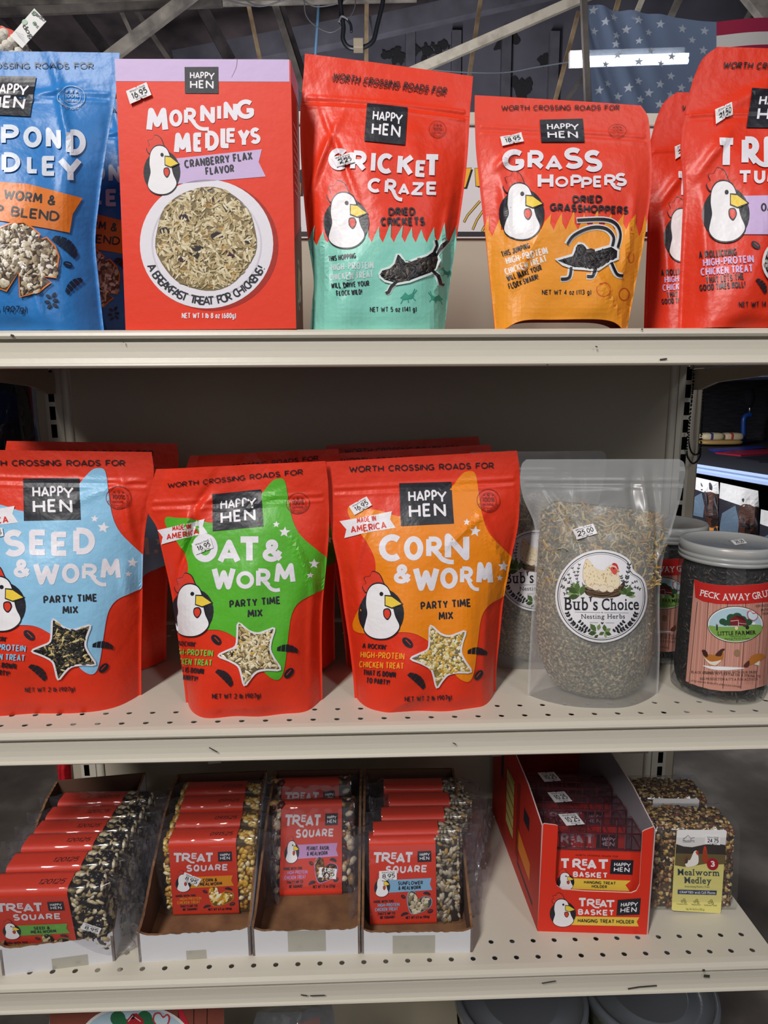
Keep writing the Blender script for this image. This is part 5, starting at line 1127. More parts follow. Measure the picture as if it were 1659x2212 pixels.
# ================================================================== larvae jars
JR = .0508; JZ = Z0; JY = .0595; JX = at(1545, 1503, JY).x
lid_z = 0.178
grub = mottled('dried_larvae', '#0d0b0c', '#5a4c40', 260, 0.6, 0.8, 5, '#241e1c', lo=.35, hi=.75)
clear = film('clear_plastic', .955, '#f4f5f6', .05, '#b8bec4')
lidm = film('lid_plastic', .25, '#d8dadc', .3, '#b9bbba')
root = thing('larvae_jar', 'clear jar of dark dried larvae with PECK AWAY label, in front of its pair', 'jar', (JX, JY, JZ), group='larvae jars')
mb = MB(); prof = []
mb.lathe([(.001, .006), (JR * .8, .006), (JR * .9, .012), (JR * .925, .02), (JR * .925, lid_z - .035), (JR * .86, lid_z - .026), (.001, lid_z - .024)], (JX, JY, JZ), grub, 56)
for i in range(420):
    a = q.uniform(3.3, 6.1); z = q.uniform(.008, lid_z - .026); r_ = JR * .93; c = Vector((JX + r_ * math.cos(a), JY + r_ * math.sin(a), JZ + z)); tdir = Vector((-math.sin(a), math.cos(a), 0)) * math.cos(q.uniform(0, 6)) + Vector((0, 0, 1)) * math.sin(q.uniform(0, 6))
    tdir.normalize(); L = q.uniform(.003, .006); mb.tube([c - tdir * L, c + Vector((math.cos(a), math.sin(a), 0)) * .001, c + tdir * L], [.0006, .0013, .0006], mat(q.choice(['#1c1614', '#2e2420', '#4c3e34', '#141010']), .4), 5)
mb.build('dried_larvae', root)
mb = MB(); mb.lathe([(.001, .001), (JR * .93, .001), (JR * .99, .004), (JR, .010), (JR, lid_z - .030), (JR * .96, lid_z - .022), (JR * .955, lid_z - .014)], (JX, JY, JZ), clear, 64); mb.build('jar_body', root)
mb = MB(); lz = lid_z - .021
mb.lathe([(JR * .985, lz), (JR * 1.02, lz + .001), (JR * 1.02, lz + .004), (JR * 1.0, lz + .0048), (JR * 1.02, lz + .0056), (JR * 1.02, lz + .009), (JR * 1.0, lz + .010), (JR * 1.02, lz + .011), (JR * 1.02, lz + .0185), (JR * .985, lz + .021), (JR * .95, lz + .0205), (JR * .93, lz + .0195), (.001, lz + .0195)], (JX, JY, JZ), lidm, 64); mb.build('lid', root)
Tj = frame(1480, 1240, 7.374); A = Art(Tj, 9); tb_ = Tube((JX, JY, JZ), JR)
lab = [(152, 80), (280, 135), (500, 170), (760, 182), (1000, 168), (1200, 150), (1320, 128)]; bot = [(1300, 1760), (1100, 1820), (880, 1862), (600, 1862), (400, 1835), (200, 1780), (15, 1705)]
A.poly('#c98f80', lab + [(1330, 900)] + bot, 0)
for i in range(7):
    for k in range(5):
        x = 90 + i * 175 + k * 30; A.line(q.choice(['#b87c6c', '#d8a292', '#c08474', '#d29a88']), [(x + 70, 440), (x + 30, 1100), (x - 20, 1750)], 14, 1, smooth=3)
A.poly('#c42824', lab + [(1318, 440), (1200, 448), (1000, 468), (760, 478), (500, 472), (300, 435), (170, 370)], 2)
for x0, x1 in ((200, 60), (372, 285), (678, 600), (958, 880), (1220, 1110)): A.line('#3a2422', [(x0, 440), ((x0 + x1) / 2 + 5, 1100), (x1, 1820)], [9, 6, 9], 2, smooth=4)
for s_, a, b_, h in (('PECK', (235, 335), (550, 405), 95), ('AWAY', (592, 415), (1030, 408), 105), ('GRUBS', (1068, 400), (1420, 330), 105)): A.text('#f0e6e4', s_, *a, *b_, h, 4, .02, serif=True, gap=.03)
A.ellipse('#231f20', 795, 798, 436, 292, 3, 48); A.ellipse('#f0ece8', 795, 798, 426, 282, 4, 48); A.ellipse('#b4cfdc', 795, 798, 408, 264, 5, 48)
A.poly('#7fa850', [(388, 815), (500, 828), (700, 835), (950, 815), (1100, 800), (1202, 815), (1195, 900), (1080, 1000), (900, 1055), (700, 1058), (500, 985), (405, 890)], 6, 3)
for x, y, r_ in ((600, 750, 55), (640, 770, 50), (730, 690, 70), (820, 680, 80), (900, 720, 70), (1000, 755, 55), (700, 760, 60), (950, 790, 50)): A.ellipse('#2c5238', x, y, r_, r_ * .9, 7, 18)
A.poly('#7c2328', [(712, 810), (708, 720), (790, 650), (835, 690), (960, 745), (960, 812)], 8); A.poly('#5a171c', [(790, 650), (890, 660), (965, 748), (835, 690)], 9); A.line('#efe6e2', [(838, 815), (838, 725), (720, 740)], 8, 9); A.line('#efe6e2', [(838, 770), (960, 785)], 5, 9)
A.poly('#c24a56', [(1060, 735), (985, 690), (975, 600), (1025, 568), (1060, 612), (1110, 605), (1142, 650), (1115, 710)], 9, 4); A.poly('#cfe0e8', [(1060, 722), (995, 682), (988, 608), (1025, 582), (1060, 626), (1108, 618), (1130, 652), (1106, 702)], 10, 4)
A.line('#1c1c20', [(510, 780), (512, 890)], 20, 9); A.ellipse('#e8c4a8', 518, 785, 14, 14, 10, 10); A.ellipse('#e8d0a0', 808, 850, 26, 34, 9, 12); A.ellipse('#332622', 975, 840, 28, 30, 9, 12); A.ellipse('#f0f0f0', 1070, 780, 30, 18, 9, 12)
A.text('#1c1c1c', 'LITTLE FARMER', 518, 965, 1108, 945, 58, 10, .02, serif=True, gap=.04); A.text('#2c3c24', 'PRODUCTS', 715, 995, 950, 985, 20, 10, .0); A.text('#2c3c24', 'Flying Farm Fresh', 630, 1032, 1010, 1022, 24, 10, 0)
A.poly('#f0f0f2', [(285, 1452), (400, 1462), (640, 1470), (940, 1490), (800, 1515), (600, 1526), (420, 1510)], 3, 3)
A.poly('#b4702e', [(310, 1300), (370, 1275), (480, 1280), (560, 1215), (610, 1240), (600, 1340), (560, 1390), (480, 1440), (380, 1400)], 4, 3); A.poly('#eadccc', [(310, 1320), (400, 1385), (500, 1380), (580, 1360), (520, 1425), (470, 1450), (380, 1415)], 5, 3)
A.poly('#4a2820', [(480, 1285), (560, 1200), (610, 1180), (632, 1195), (600, 1225), (570, 1300)], 5, 3); A.poly('#40221c', [(272, 1208), (330, 1205), (370, 1275), (350, 1320), (300, 1290), (285, 1250)], 5, 2); A.line('#d8a050', [(400, 1415), (400, 1475)], 6, 4); A.line('#d8a050', [(470, 1440), (480, 1480)], 6, 4)
A.poly('#b4702e', [(1000, 1380), (1060, 1290), (1180, 1260), (1260, 1300), (1180, 1380), (1090, 1420), (1010, 1440)], 4, 3); A.poly('#5a3022', [(925, 1440), (1000, 1370), (1015, 1420), (990, 1470), (930, 1475)], 5, 3); A.poly('#eadccc', [(1080, 1430), (1170, 1370), (1160, 1450)], 5)
A.ellipse('#9a7a5c', 822, 1250, 48, 58, 4, 14)
for s_, a, b_, h in (('TREAT YOUR HENS WITH OUR DRIED', (300, 1582), (1130, 1572), 36), ('BLACK SOLDIER FLY LARVAE ON A STRING TO', (105, 1572), (1180, 1640), 36), ('EGG PRODUCTION & IT\'S A FUN ACTIVITY', (245, 1680), (1145, 1690), 36)): A.text('#2a1a18', s_, *a, *b_, h, 4, .0, serif=True)
A.text('#2a1a18', 'HIGH CALCIUM', 1112, 522, 1330, 505, 36, 4, .0, serif=True); A.text('#2a1a18', 'PROTEIN', 1195, 585, 1330, 572, 34, 4, 0, serif=True); A.text('#2a1a18', 'TREAT', 1215, 645, 1330, 632, 34, 4, 0, serif=True)
A.text('#2a1a18', 'LITTLE FARMER PRODUCTS AMERICAN OWNED', 85, 1705, 870, 1800, 24, 4, 0, serif=True)
mb = MB(); A.lay(mb, tb_, card_mat, .0006); mb.build('jar_label', root)
sticker(Flat((JX, JY, JZ + lz + .0195), (0, 0, 1)), '25.25', [(1578, 1168), (1604, 1164), (1614, 1174), (1588, 1178)], root, .0004)
recenter(root)
for d, lb in (((-.022, .112, 0), 'clear larvae jar behind the front jar, its red label half hidden'), ((-.040, .222, 0), 'rearmost clear larvae jar, only its grey lid showing beside the upright')):
    c = back_copy(root, d, lb, -.12, 'larvae jars')

# ================================================================== bottom shelf: trays of treat squares
BS = Z0 - .304
kraft = mottled('kraft_board', '#6b4a35', '#8c6647', 30, .85, .1); kraftd = mat('#5d4030', .85, .05, 40); tray_white = mat('#d9d8dc', .6, .04, 50, .3, kind='tray')
tapem = film('clear_tape', .95, '#f4f3ee', .2, '#e4e2d8')
def solid(mb, P2, o, ax, ay, th, mo, mi, mr, tear=0, seed=0):
    """a board: outline P2 on axes ax, ay from o, thickness along -(ax x ay); outer face mo, inner mi, rim mr"""
    r = random.Random(seed); ax, ay, o = Vector(ax), Vector(ay), Vector(o); n = ax.cross(ay).normalized()
    A_ = [o + ax * x + ay * y for x, y in P2]; B_ = [p - n * th for p in A_]; k = len(P2)
    mb.add(A_, [tuple(range(k))], mo); mb.add(B_, [tuple(range(k))[::-1]], mi); mb.add(A_ + B_, [(i, i + k, (i + 1) % k + k, (i + 1) % k) for i in range(k)], mr)
def wavy(P2, seed, amp=.0008, step=.0035):
    r = random.Random(seed); out = []
    for i, p in enumerate(P2):
        q_ = P2[(i + 1) % len(P2)]; out.append(p)
        if p[1] > .012 and q_[1] > .012:
            L = math.hypot(q_[0] - p[0], q_[1] - p[1]); n = int(L / step)
            for j in range(1, n): f = j / n; out.append((p[0] + (q_[0] - p[0]) * f, p[1] + (q_[1] - p[1]) * f + r.uniform(-amp, amp)))
    return out
def tray(label, x0, y0, x1, y1, D, hf, hs, rot_from=None, tape=None, seed=0):
    """open corrugated tray: front corners (x0,y0) (x1,y1), depth D, front height hf, side profile hs"""
    ang = math.atan2(y1 - y0, x1 - x0); W = math.hypot(x1 - x0, y1 - y0); t_ = .003
    root = thing('cardboard_tray', label, 'tray', (x0, y0, BS), (0, 0, ang), 'cardboard trays on the lowest shelf')
    mb = MB(); fp = [(0, 0), (W, 0), (W, hf), (W - .006, hf - .004), (W - .012, hf - .006), (.012, hf - .006), (.006, hf - .004), (0, hf)]
    solid(mb, wavy(fp, seed), (0, 0, 0), (1, 0, 0), (0, 0, 1), t_, tray_white, kraftd, kraft); mb.build('front_panel', root)
    sp = [(0, 0), (D, 0)] + [(y * D, h) for y, h in reversed(hs)]
    for nm, x, s_ in (('side_panel', 0, 1), ('side_panel', W, -1)):
        mb = MB(); P2 = wavy(sp, seed + 7); th = t_
        V = [Vector((x, y, z)) for y, z in P2]; V2 = [Vector((x + s_ * th, y, z)) for y, z in P2]; k = len(P2)
        mb.add(V, [tuple(range(k))[::s_]], tray_white); mb.add(V2, [tuple(range(k))[::-s_]], kraftd); mb.add(V + V2, [(i, (i + 1) % k, (i + 1) % k + k, i + k)[::s_] for i in range(k)], kraft); mb.build(nm, root)
    mb = MB(); mb.box((0, D - t_, 0), (W, D, hs[-1][1]), kraftd); mb.build('back_panel', root)
    mb = MB(); mb.box((.001, .001, .0006), (W - .001, D - .001, .0036), kraft); mb.box((.002, D * .45, .0037), (W - .002, D * .451, .0039), mat('#241812', .9)); mb.build('bottom_panel', root)
    if tape:
        mb = MB(); a, b_, z0, z1 = tape; mb.box((a * W, -.0006, z0), (b_ * W, -.0002, z1), tapem); mb.build('tape', root)
    return root, ang
HS = [(0, .04), (.1, .043), (.3, .068), (.62, .100), (.8, .108), (1, .108)]
TR = [('white cardboard tray of seed treat squares at the left end', (5, 2108), (249, 2076), .215, .040, [(0, .034)] + HS[1:], (.44, .76, .0, .014)),
      ('white cardboard tray of corn treat squares, second from the left', (301, 2079), (543, 2064), .21, .041, HS, (.42, .60, .0, .012)),
      ('white cardboard tray of peanut treat squares with an empty brown front', (546, 2065), (779, 2060), .21, .039, HS, (.33, .68, .005, .033)),
      ('white cardboard tray of sunflower treat squares, rightmost of the four', (781, 2060), (1021, 2057), .21, .034, [(0, .036)] + HS[1:], (.28, .66, .0, .024))]
for i, (lb, a, b_, D, hf, hs, tp_) in enumerate(TR):
    A0, B0 = atz(*a, -.304), atz(*b_, -.304); tray(lb, A0.x, A0.y, B0.x, B0.y, D, hf, hs, tape=tp_, seed=i)
def ellipsoid_bank(mb, pts, mats, la, lb, r):
    for c, n in pts:
        n = Vector(n); t_ = Vector((r.gauss(0, 1), r.gauss(0, 1), r.gauss(0, 1))); t_ = (t_ - n * t_.dot(n)).normalized(); b_ = n.cross(t_)
        L = r.uniform(*la); B = L * r.uniform(*lb); H = B * .75; t_ = (t_ + n * r.uniform(-.25, .25)).normalized()
        V = [Vector(c) + t_ * v.x * L * (1 - .12 * v.x / .0015 * 0) + b_ * v.y * B + n * v.z * H for v in ICO]
        mb.add(V, IF, r.choice(mats), True)
ICO = [v / .0015 for v in IV]
wrapf = film('shrink_wrap', .955, '#fafafc', .09, '#b4b0b8', 1.0, 16, gl=.05)
finf = film('crumpled_wrap', .90, '#f2f0f4', .12, '#a8a2a8', .8, 40)
SQH, SQD = .1035, .027
def square_unit_(name, label, w, b0, b1, base, pal, la, lb, artq, art, stick, date, group, seed, nseed=1.0, price='8.95', bandc='#dd3a20'):
    root = thing(name, label, 'treat square', group=group); r = random.Random(seed); mb = MB()
    mb.box((.002, .002, .001), (w - .002, SQD - .002, SQH - .002), mat(base, .5), .003)
    mats = [mat(c, .38, 0, 60, .5, kind='grain') for c in pal]; P_ = []
    den = 1.25 * nseed / ((la[0] + la[1]) ** 2 * (lb[0] + lb[1]) / 2)
    def face(f, area): 
        for i in range(int(area * den * .9)): P_.append(f())
    xs = lambda: (lambda x: x)(r.choices([r.uniform(.002, max(b0 * w, .0021)), r.uniform(b1 * w, w - .002)], [b0, 1 - b1])[0])
    op = (1 - b1 + b0) * w
    face(lambda: ((xs(), .0018, r.uniform(.003, SQH - .003)), (0, -1, 0)), op * SQH)
    face(lambda: ((xs(), r.uniform(.002, SQD - .002), SQH - .0018), (0, 0, 1)), op * SQD)
    face(lambda: ((w - .0018, r.uniform(.002, SQD - .002), r.uniform(.003, SQH - .003)), (1, 0, 0)), SQD * SQH)
    face(lambda: ((.0018, r.uniform(.002, SQD - .002), r.uniform(.003, SQH - .003)), (-1, 0, 0)), SQD * SQH * .6)
    ellipsoid_bank(mb, P_, mats, la, lb, r); mb.build('seed_block', root)
    # paper band round the middle
    mb = MB(); bm_ = mat(bandc, .45, .06, 40, .4, kind='band'); e = .0012; ra = .006
    loop = []
    for cx, cy, a0 in ((SQD - ra, SQH - ra, 0), (ra, SQH - ra, 90), (ra, ra, 180), (SQD - ra, ra, 270)):
        for k in range(6): a = math.radians(a0 + k * 18); loop.append((cx + (ra + e) * math.cos(a), cy + (ra + e) * math.sin(a)))
    G = np.array([[(x, y, z) for y, z in loop] for x in np.linspace(b0 * w, b1 * w, 8)]); mb.grid(G, bm_, True, cu=True)
    sh = Sheet(artq, (b0 * w, -e, 0), ((b1 - b0) * w, 0, 0), (0, 0, SQH)); A = Art(cell=0); art(A); A.lay(mb, sh, lambda c: mat(c, .45, 0, 60, .35, kind='band'), .0002)
    if date:
        st = Sheet([(0, 0), (100, 0), (100, 30), (0, 30)], (b0 * w, ra * .3 - e, SQH + e), ((b1 - b0) * w, 0, 0), (0, SQD * .95, 0)); A = Art(cell=0)
        A.text('#3a1812', date, 58, 22, 92, 22, 8, 1, .0, lean=.25); A.lay(mb, st, lambda c: mat(c, .45, 0, 60, .35, kind='band'), .0003)
    mb.build('paper_band', root)
    # clear wrap with crimped ends
    mb = MB(); secs = [(-.020, .10, .0), (-.012, .35, .004), (-.002, .92, .002), (.002, 1.0, .0), (w * .3, 1.0, 0), (w * .7, 1.0, 0), (w - .002, 1.0, 0), (w + .002, .92, .002), (w + .012, .35, .004), (w + .020, .10, 0)]
    G = []
    for x, k, wob in secs:
        row = []
        for i in range(48):
            a = 2 * math.pi * i / 48; c_, s_ = math.cos(a), math.sin(a); p = 7
            rr = (abs(c_) ** p + abs(s_) ** p) ** (-1 / p)
            row.append((x + r.uniform(-wob, wob), SQD / 2 + c_ * rr * (SQD / 2 + .0022) * k, SQH / 2 + s_ * rr * (SQH / 2 + .0022) * (.94 + .06 * k) + r.uniform(-wob, wob) * .6))
        G.append(row)
    mb.grid(np.array(G), wrapf, True, cu=True)
    for x, s_ in ((-.019, -1), (w + .019, 1)):     # flat crimped fins
        F_ = np.array([[(x + s_ * (.008 * i / 4) + r.uniform(-.002, .002), SQD / 2 + r.uniform(-.003, .003) * (1 + i) * .6, SQH * (.02 + .98 * j / 14) + r.uniform(-.003, .003)) for j in range(15)] for i in range(5)])
        mb.grid(F_, finf, True)
    mb.build('clear_wrap', root)
    if stick: sticker(sh, price, stick, root, .0016)
    return root
def sq_art(o, flav, fc, ft, extra=None):
    """shared face of the treat squares in the measure of the corn square crop"""
    def f(A):
        A.letters('#ece6ea', [('T', 425, 930, 525, 1035), ('R', 515, 930, 600, 1022), ('E', 608, 930, 665, 990), ('A', 655, 935, 745, 1028), ('T', 735, 925, 825, 1028)], 3, .045)
        A.line('#ece6ea', [(575, 1000), (605, 1022), (640, 1026)], 18, 3)
        for i, ch in enumerate('SQUARE'): A.letter('#ece6ea', ch, 562 + i * 69, 1048 - i * 2, 562 + i * 69 + 58, 1118 - i * 3, 3, .045)
        logo(A, [(860, 918), (992, 912), (1000, 1008), (866, 1014)])
        A.poly(fc, [(590, 1172), (1010, 1152), (998, 1205), (1025, 1255), (590, 1282)], 2)
        n = len(ft)
        for i, l in enumerate(ft): A.text(BLK, l, *((725, 1218, 862, 1212) if n == 2 and i == 0 and len(l) < 9 else (690, 1216, 930, 1208) if i == 0 else (697, 1258, 912, 1248)), 34, 3, .06)
        hen(A, 540, 1235, 76, 78)
        A.text(BLK, 'HANG WITH THIS', 470, 1370, 660, 1362, 24, 3, .05); A.text(fc, 'HIGH-PROTEIN', 512, 1402, 718, 1392, 28, 3, .05); A.text(fc, 'CHICKEN TREAT', 488, 1440, 705, 1430, 30, 3, .05); A.text(BLK, "THAT'S HIP TO", 515, 1472, 680, 1464, 24, 3, .05); A.text(BLK, 'BE SQUARE!', 542, 1502, 680, 1496, 24, 3, .05)
        A.text(BLK, 'NET WT ' + ('7.5 oz (213g)' if 'RAISIN' in ft[0] else '6.5 oz (184g)'), 785, 1502, 1010, 1492, 24, 3, .03)
        H_ = catmull([(842, 1455), (800, 1380), (792, 1300), (825, 1265), (868, 1285), (892, 1335), (940, 1312), (1000, 1320), (1022, 1352), (1005, 1400), (930, 1440)], 4)
        A.poly(fc, [(x + (x - 905) * .06, y + (y - 1360) * .06) for x, y in H_], 2); A.poly(extra[0], H_, 3)
        A.seeds([tuple(p) for p in H_], 60, extra[1], 18, 34, .5, .0006, 4, random.Random(2))
        worm(A, 975, 1282, 36, .2); worm(A, 770, 1457, 36, -.3); kernel(A, 748, 1313, 24, .5); kernel(A, 1015, 1435, 28, -.3)
    return f
CQ = [(380, 830), (1030, 808), (1085, 1552), (452, 1570)]
units = {}
def square_unit(*a, h=.1035, **k):
    global SQH
    SQH = h; o = square_unit_(*a, **k); o['height'] = h; return o
def solve_y(u, v, tilt, h=SQH, z0=-.3005):
    """distance at which a tilted block standing on the tray shows its top front edge at pixel (u,v)"""
    lo, hi = -.05, .4
    for _ in range(50):
        m = (lo + hi) / 2; d = ray((u, v))[0]; Y = m + h * math.sin(tilt); p = CP + d * ((Y - CP[1]) / d[1])
        if p[2] - Z0 > z0 + h * math.cos(tilt): lo = m
        else: hi = m
    return m, p[0]
def place(o, u, v, tilt, rz=0.0):
    y, x = solve_y(u, v, tilt, o['height']); o.location = (x, y, Z0 - .3003); o.rotation_euler = (-tilt, 0, rz)
def row(unit, spots, labels):
    for i, ((u, v, tl_), lb) in enumerate(zip(spots, labels)):
        o = unit if i == 0 else copy_tree(unit)
        if i:
            for ch in list(o.children):
                if ch.name.startswith('price_sticker'): bpy.data.objects.remove(ch)
        o['label'] = lb; place(o, u, v, math.radians(tl_), rng.uniform(-.015, .015) if i else 0)
ordn = ['frontmost', 'second', 'third', 'fourth', 'fifth', 'sixth']
def labs(kind, n, tail): return [f'clear wrapped {kind} treat square, {ordn[i] if i < n - 1 or n < 3 else "rearmost"} in the {tail}' for i in range(n)]
u1 = square_unit('treat_square', '', .1105, .07, .815, '#5a4424', ['#d8a83c', '#e8c878', '#c08a2c', '#f0e2b4', '#a87c34', '#e0b858'], (.0035, .006), (.5, .8), CQ, sq_art(0, 0, '#ee9a22', ['CORN &', 'MEALWORM'], ('#7a5a20', ['#e0b048', '#f0d890', '#c08a2c', '#f4ecd0'])), [(548, 1115), (715, 1185), (672, 1260), (522, 1190)], '091525', 'treat squares', 71, nseed=1.9)
row(u1, [(350.5, 1819, 1), (365, 1783, 2), (377, 1745, 2), (388, 1712, 2)], labs('corn', 4, 'tray second from left'))
u2 = square_unit('treat_square', '', .110, .11, .85, '#2c1e18', ['#d8c09a', '#e8d8b8', '#5a2a28', '#b08a58', '#8a5a34', '#3a1c22'], (.0045, .0085), (.5, .8), CQ, sq_art(0, 0, '#d09ad0', ['PEANUT, RAISIN,', '& MEALWORM'], ('#3a2a22', ['#8a6a48', '#c8a878', '#4a2c28', '#6a4a34'])), [(838, 1340), (1020, 1352), (1014, 1430), (832, 1415)], None, 'treat squares', 72, nseed=1.7, h=.114)
row(u2, [(589, 1733, 27), (590, 1686, 24)], labs('peanut raisin', 2, 'tray with the empty brown front'))
u3 = square_unit('treat_square', '', .112, .0, .735, '#2a241c', ['#a89c84', '#c8bca0', '#8a7c64', '#b8ac94', '#6e6452', '#b08a4a'], (.004, .0062), (.4, .55), CQ, sq_art(0, 0, '#8cbcdc', ['SUNFLOWER', '& MEALWORM'], ('#4a4436', ['#b8ac94', '#d0c4a8', '#8a7c64'])), [(500, 1092), (670, 1082), (676, 1165), (506, 1175)], None, 'treat squares', 73, nseed=1.9)
row(u3, [(797, 1815, 13), (806, 1799, 5), (824, 1767, 4), (840, 1736, 4), (829, 1703, 4)], labs('sunflower', 5, 'rightmost tray'))
u4 = square_unit('treat_square', '', .122, .0, .70, '#141214', ['#e0d4b4', '#b8a478', '#26242a', '#1a181c', '#cfc09a', '#18161a', '#8a7850'], (.004, .0066), (.4, .6), CQ, sq_art(0, 0, '#6fb84a', ['SEED &', 'MEALWORM'], ('#2a241c', ['#8a7850', '#2a2826', '#c8b890'])), [(1150, 1130), (1300, 1195), (1268, 1262), (1118, 1200)], '120125', 'treat squares', 74, nseed=1.5)
row(u4, [(-24, 1928, -8), (12, 1878, -4), (45, 1833, -2), (72, 1800, 0), (97, 1768, 1), (124, 1735, 2)], labs('seed', 6, 'tray at the left end'))

# ================================================================== wire basket display box
Td = frame(1080, 1620, 4.8794)
f0, f1 = atz(1161, 2011.5, -.304), atz(1399.5, 2019, -.304); ex = f1 - f0; nrm = Vector((ex.y, -ex.x, 0)).normalized(); fd = Flat(f0, nrm)
root = thing('display_box', 'red open display box printed TREAT BASKET holding wire baskets', 'display box', (f0 + f1) / 2)
P2 = [(395, 1912), (455, 785), (470, 778), (590, 793), (610, 803), (608, 900), (590, 1200), (583, 1370), (600, 1430), (655, 1470), (900, 1490), (1385, 1508), (1440, 1485), (1472, 1420), (1495, 1000), (1502, 865), (1525, 848), (1620, 812), (1605, 1200), (1562, 1952)]
W3 = fd.lay(Td(P2), 0); k = len(P2); mb = MB(); redc = card_mat('#df3320'); inside_c = card_mat('#8f8a90')
bk = W3 - np.array(nrm) * .0015
mb.add(W3, [tuple(range(k))[::-1]], redc); mb.add(bk, [tuple(range(k))], card_mat('#9a2a24')); mb.add(list(W3) + list(bk), [(i, (i + 1) % k, (i + 1) % k + k, i + k) for i in range(k)], card_mat('#e8c8c0'))
A = Art(Td, 0)
A.letters('#efe9ec', [('T', 820, 1555, 915, 1658), ('R', 915, 1565, 1000, 1650), ('E', 1008, 1570, 1065, 1630), ('A', 1045, 1578, 1130, 1662), ('T', 1110, 1578, 1215, 1665)], 3, .045)
A.line('#efe9ec', [(975, 1635), (1005, 1655), (1045, 1658)], 18, 3)
for i, ch in enumerate('BASKET'): A.letter('#efe9ec', ch, 822 + i * 65, 1672 + i * 2, 822 + i * 65 + 55, 1735 + i * 2, 3, .045)
logo(A, [(1240, 1578), (1484, 1560), (1470, 1732), (1226, 1742)])
A.poly('#ecc84c', [(740, 1752), (1468, 1762), (1440, 1808), (1462, 1858), (740, 1842)], 2); A.text(BLK, 'HANGING TREAT HOLDER', 818, 1815, 1412, 1830, 40, 3, .05)
hen(A, 662, 1725, 138, 132)
A.lay(mb, fd, card_mat); mb.build('front_panel', root)
back = Vector((-.010, .235, 0)); up = lambda h: Vector((0, 0, h))
HSD = [(0, .1435), (.25, .160), (.5, .166), (1, .172)]
for s_, o, nm in ((1, Vector(f0), 'side_panel'), (-1, Vector(f1), 'side_panel')):
    mb = MB(); pts = [o] + [o + back * f + up(h - (.0 if s_ > 0 else .001)) for f, h in HSD] + [o + back]; ins = [p + Vector((s_ * .0015, 0, 0)) for p in pts]; k = len(pts)
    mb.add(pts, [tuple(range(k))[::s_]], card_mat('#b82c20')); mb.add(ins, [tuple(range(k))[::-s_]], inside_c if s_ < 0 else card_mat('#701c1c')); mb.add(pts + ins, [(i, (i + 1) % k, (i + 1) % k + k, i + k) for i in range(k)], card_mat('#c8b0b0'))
    if s_ > 0:
        sp_ = Sheet([(0, 0), (100, 0), (100, 60), (0, 60)], o + back, -back, up(.1435)); A = Art(cell=0)
        A.poly('#8a2018', [(56, 4), (62, 2), (62, 50), (56, 48)], 1); A.poly('#cfc070', [(34, 8), (50, 8), (50, 44), (34, 44)], 1)
        for i in range(6): A.line('#5a3a20', [(34, 8 + i * 7), (50, 10 + i * 7)], .8, 2)
        A.poly('#e0802a', [(58, 30), (84, 34), (84, 44), (58, 42)], 1); A.poly(BLK, [(70, 10), (80, 10), (80, 18), (70, 18)], 1); A.poly(BLK, [(60, 50), (90, 52), (90, 54), (60, 52)], 1); A.poly(BLK, [(20, 6), (26, 6), (26, 22), (20, 22)], 1)
        A.lay(mb, sp_, card_mat, .0001)
    mb.build(nm, root)
mb = MB(); a, c = Vector(f0) + back, Vector(f1) + back; V = [a, c, c + up(.19), a + up(.19)]; V2 = [p + Vector((0, .0015, 0)) for p in V]
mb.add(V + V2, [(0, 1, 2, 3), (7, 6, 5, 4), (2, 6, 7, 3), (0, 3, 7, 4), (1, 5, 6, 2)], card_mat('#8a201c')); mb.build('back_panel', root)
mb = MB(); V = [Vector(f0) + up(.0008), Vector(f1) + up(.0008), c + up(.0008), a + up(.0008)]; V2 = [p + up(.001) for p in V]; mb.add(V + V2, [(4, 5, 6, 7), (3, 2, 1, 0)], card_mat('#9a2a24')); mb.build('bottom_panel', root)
recenter(root)
wire = mat('#6e1426', .35, 0, 60, .5, kind='wire'); wfilm = film('basket_film', .90, '#e8d8de', .08, '#9a7a84', .4, 30)
W_ = .117; HB, DB = .118, .034
bk_ = thing('wire_basket', 'red wire treat basket with its card at the front of the display box', 'basket', group='wire baskets')
mb = MB()
for y in (0, DB):
    mb.tube([(0, y, 0), (W_, y, 0), (W_, y, HB), (0, y, HB)], .0013, wire, 6, closed=True)
    for i in range(1, 6): mb.tube([(W_ * i / 6, y, 0), (W_ * i / 6, y, HB)], .0009, wire, 5)
    for i in range(1, 6): mb.tube([(0, y - .001, HB * i / 6), (W_, y - .001, HB * i / 6)], .0009, wire, 5)
for i in range(0, 7): mb.tube([(W_ * i / 6, 0, HB), (W_ * i / 6, DB, HB)], .0009, wire, 5)
mb.tube([(0, DB / 2, HB), (W_, DB / 2, HB)], .0009, wire, 5)
for x in (0, W_):
    for i in range(6): mb.tube([(x, 0, HB * i / 6), (x, DB, HB * i / 6)], .0009, wire, 5)
mb.build('wire_cage', bk_)
mb = MB(); HC = .098; mb.box((.001, -.0035, .002), (W_ - .001, -.0025, HC), card_mat('#dd3522'))
cs = Sheet([(485, 903), (1505, 942), (1480, 1830), (465, 1800)], (.001, -.0035, .002), (W_ - .002, 0, 0), (0, 0, HC - .002)); A = Art(cell=0)
A.text('#5a1a14', 'WORTH CROSSING ROADS FOR', 808, 978, 1260, 1000, 18, 3, .02)
A.letters('#efe9ec', [('T', 640, 1008, 755, 1138), ('R', 775, 1012, 870, 1130), ('E', 880, 1018, 945, 1098), ('A', 930, 1025, 1035, 1145), ('T', 1040, 1022, 1168, 1150)], 3, .045); A.line('#efe9ec', [(840, 1105), (870, 1135), (915, 1142)], 24, 3)
for i, ch in enumerate('BASKET'): A.letter('#efe9ec', ch, 782 + i * 63, 1165 + i * 3, 782 + i * 63 + 55, 1232 + i * 3, 3, .045)
logo(A, [(1186, 1026), (1422, 1036), (1410, 1208), (1174, 1195)])
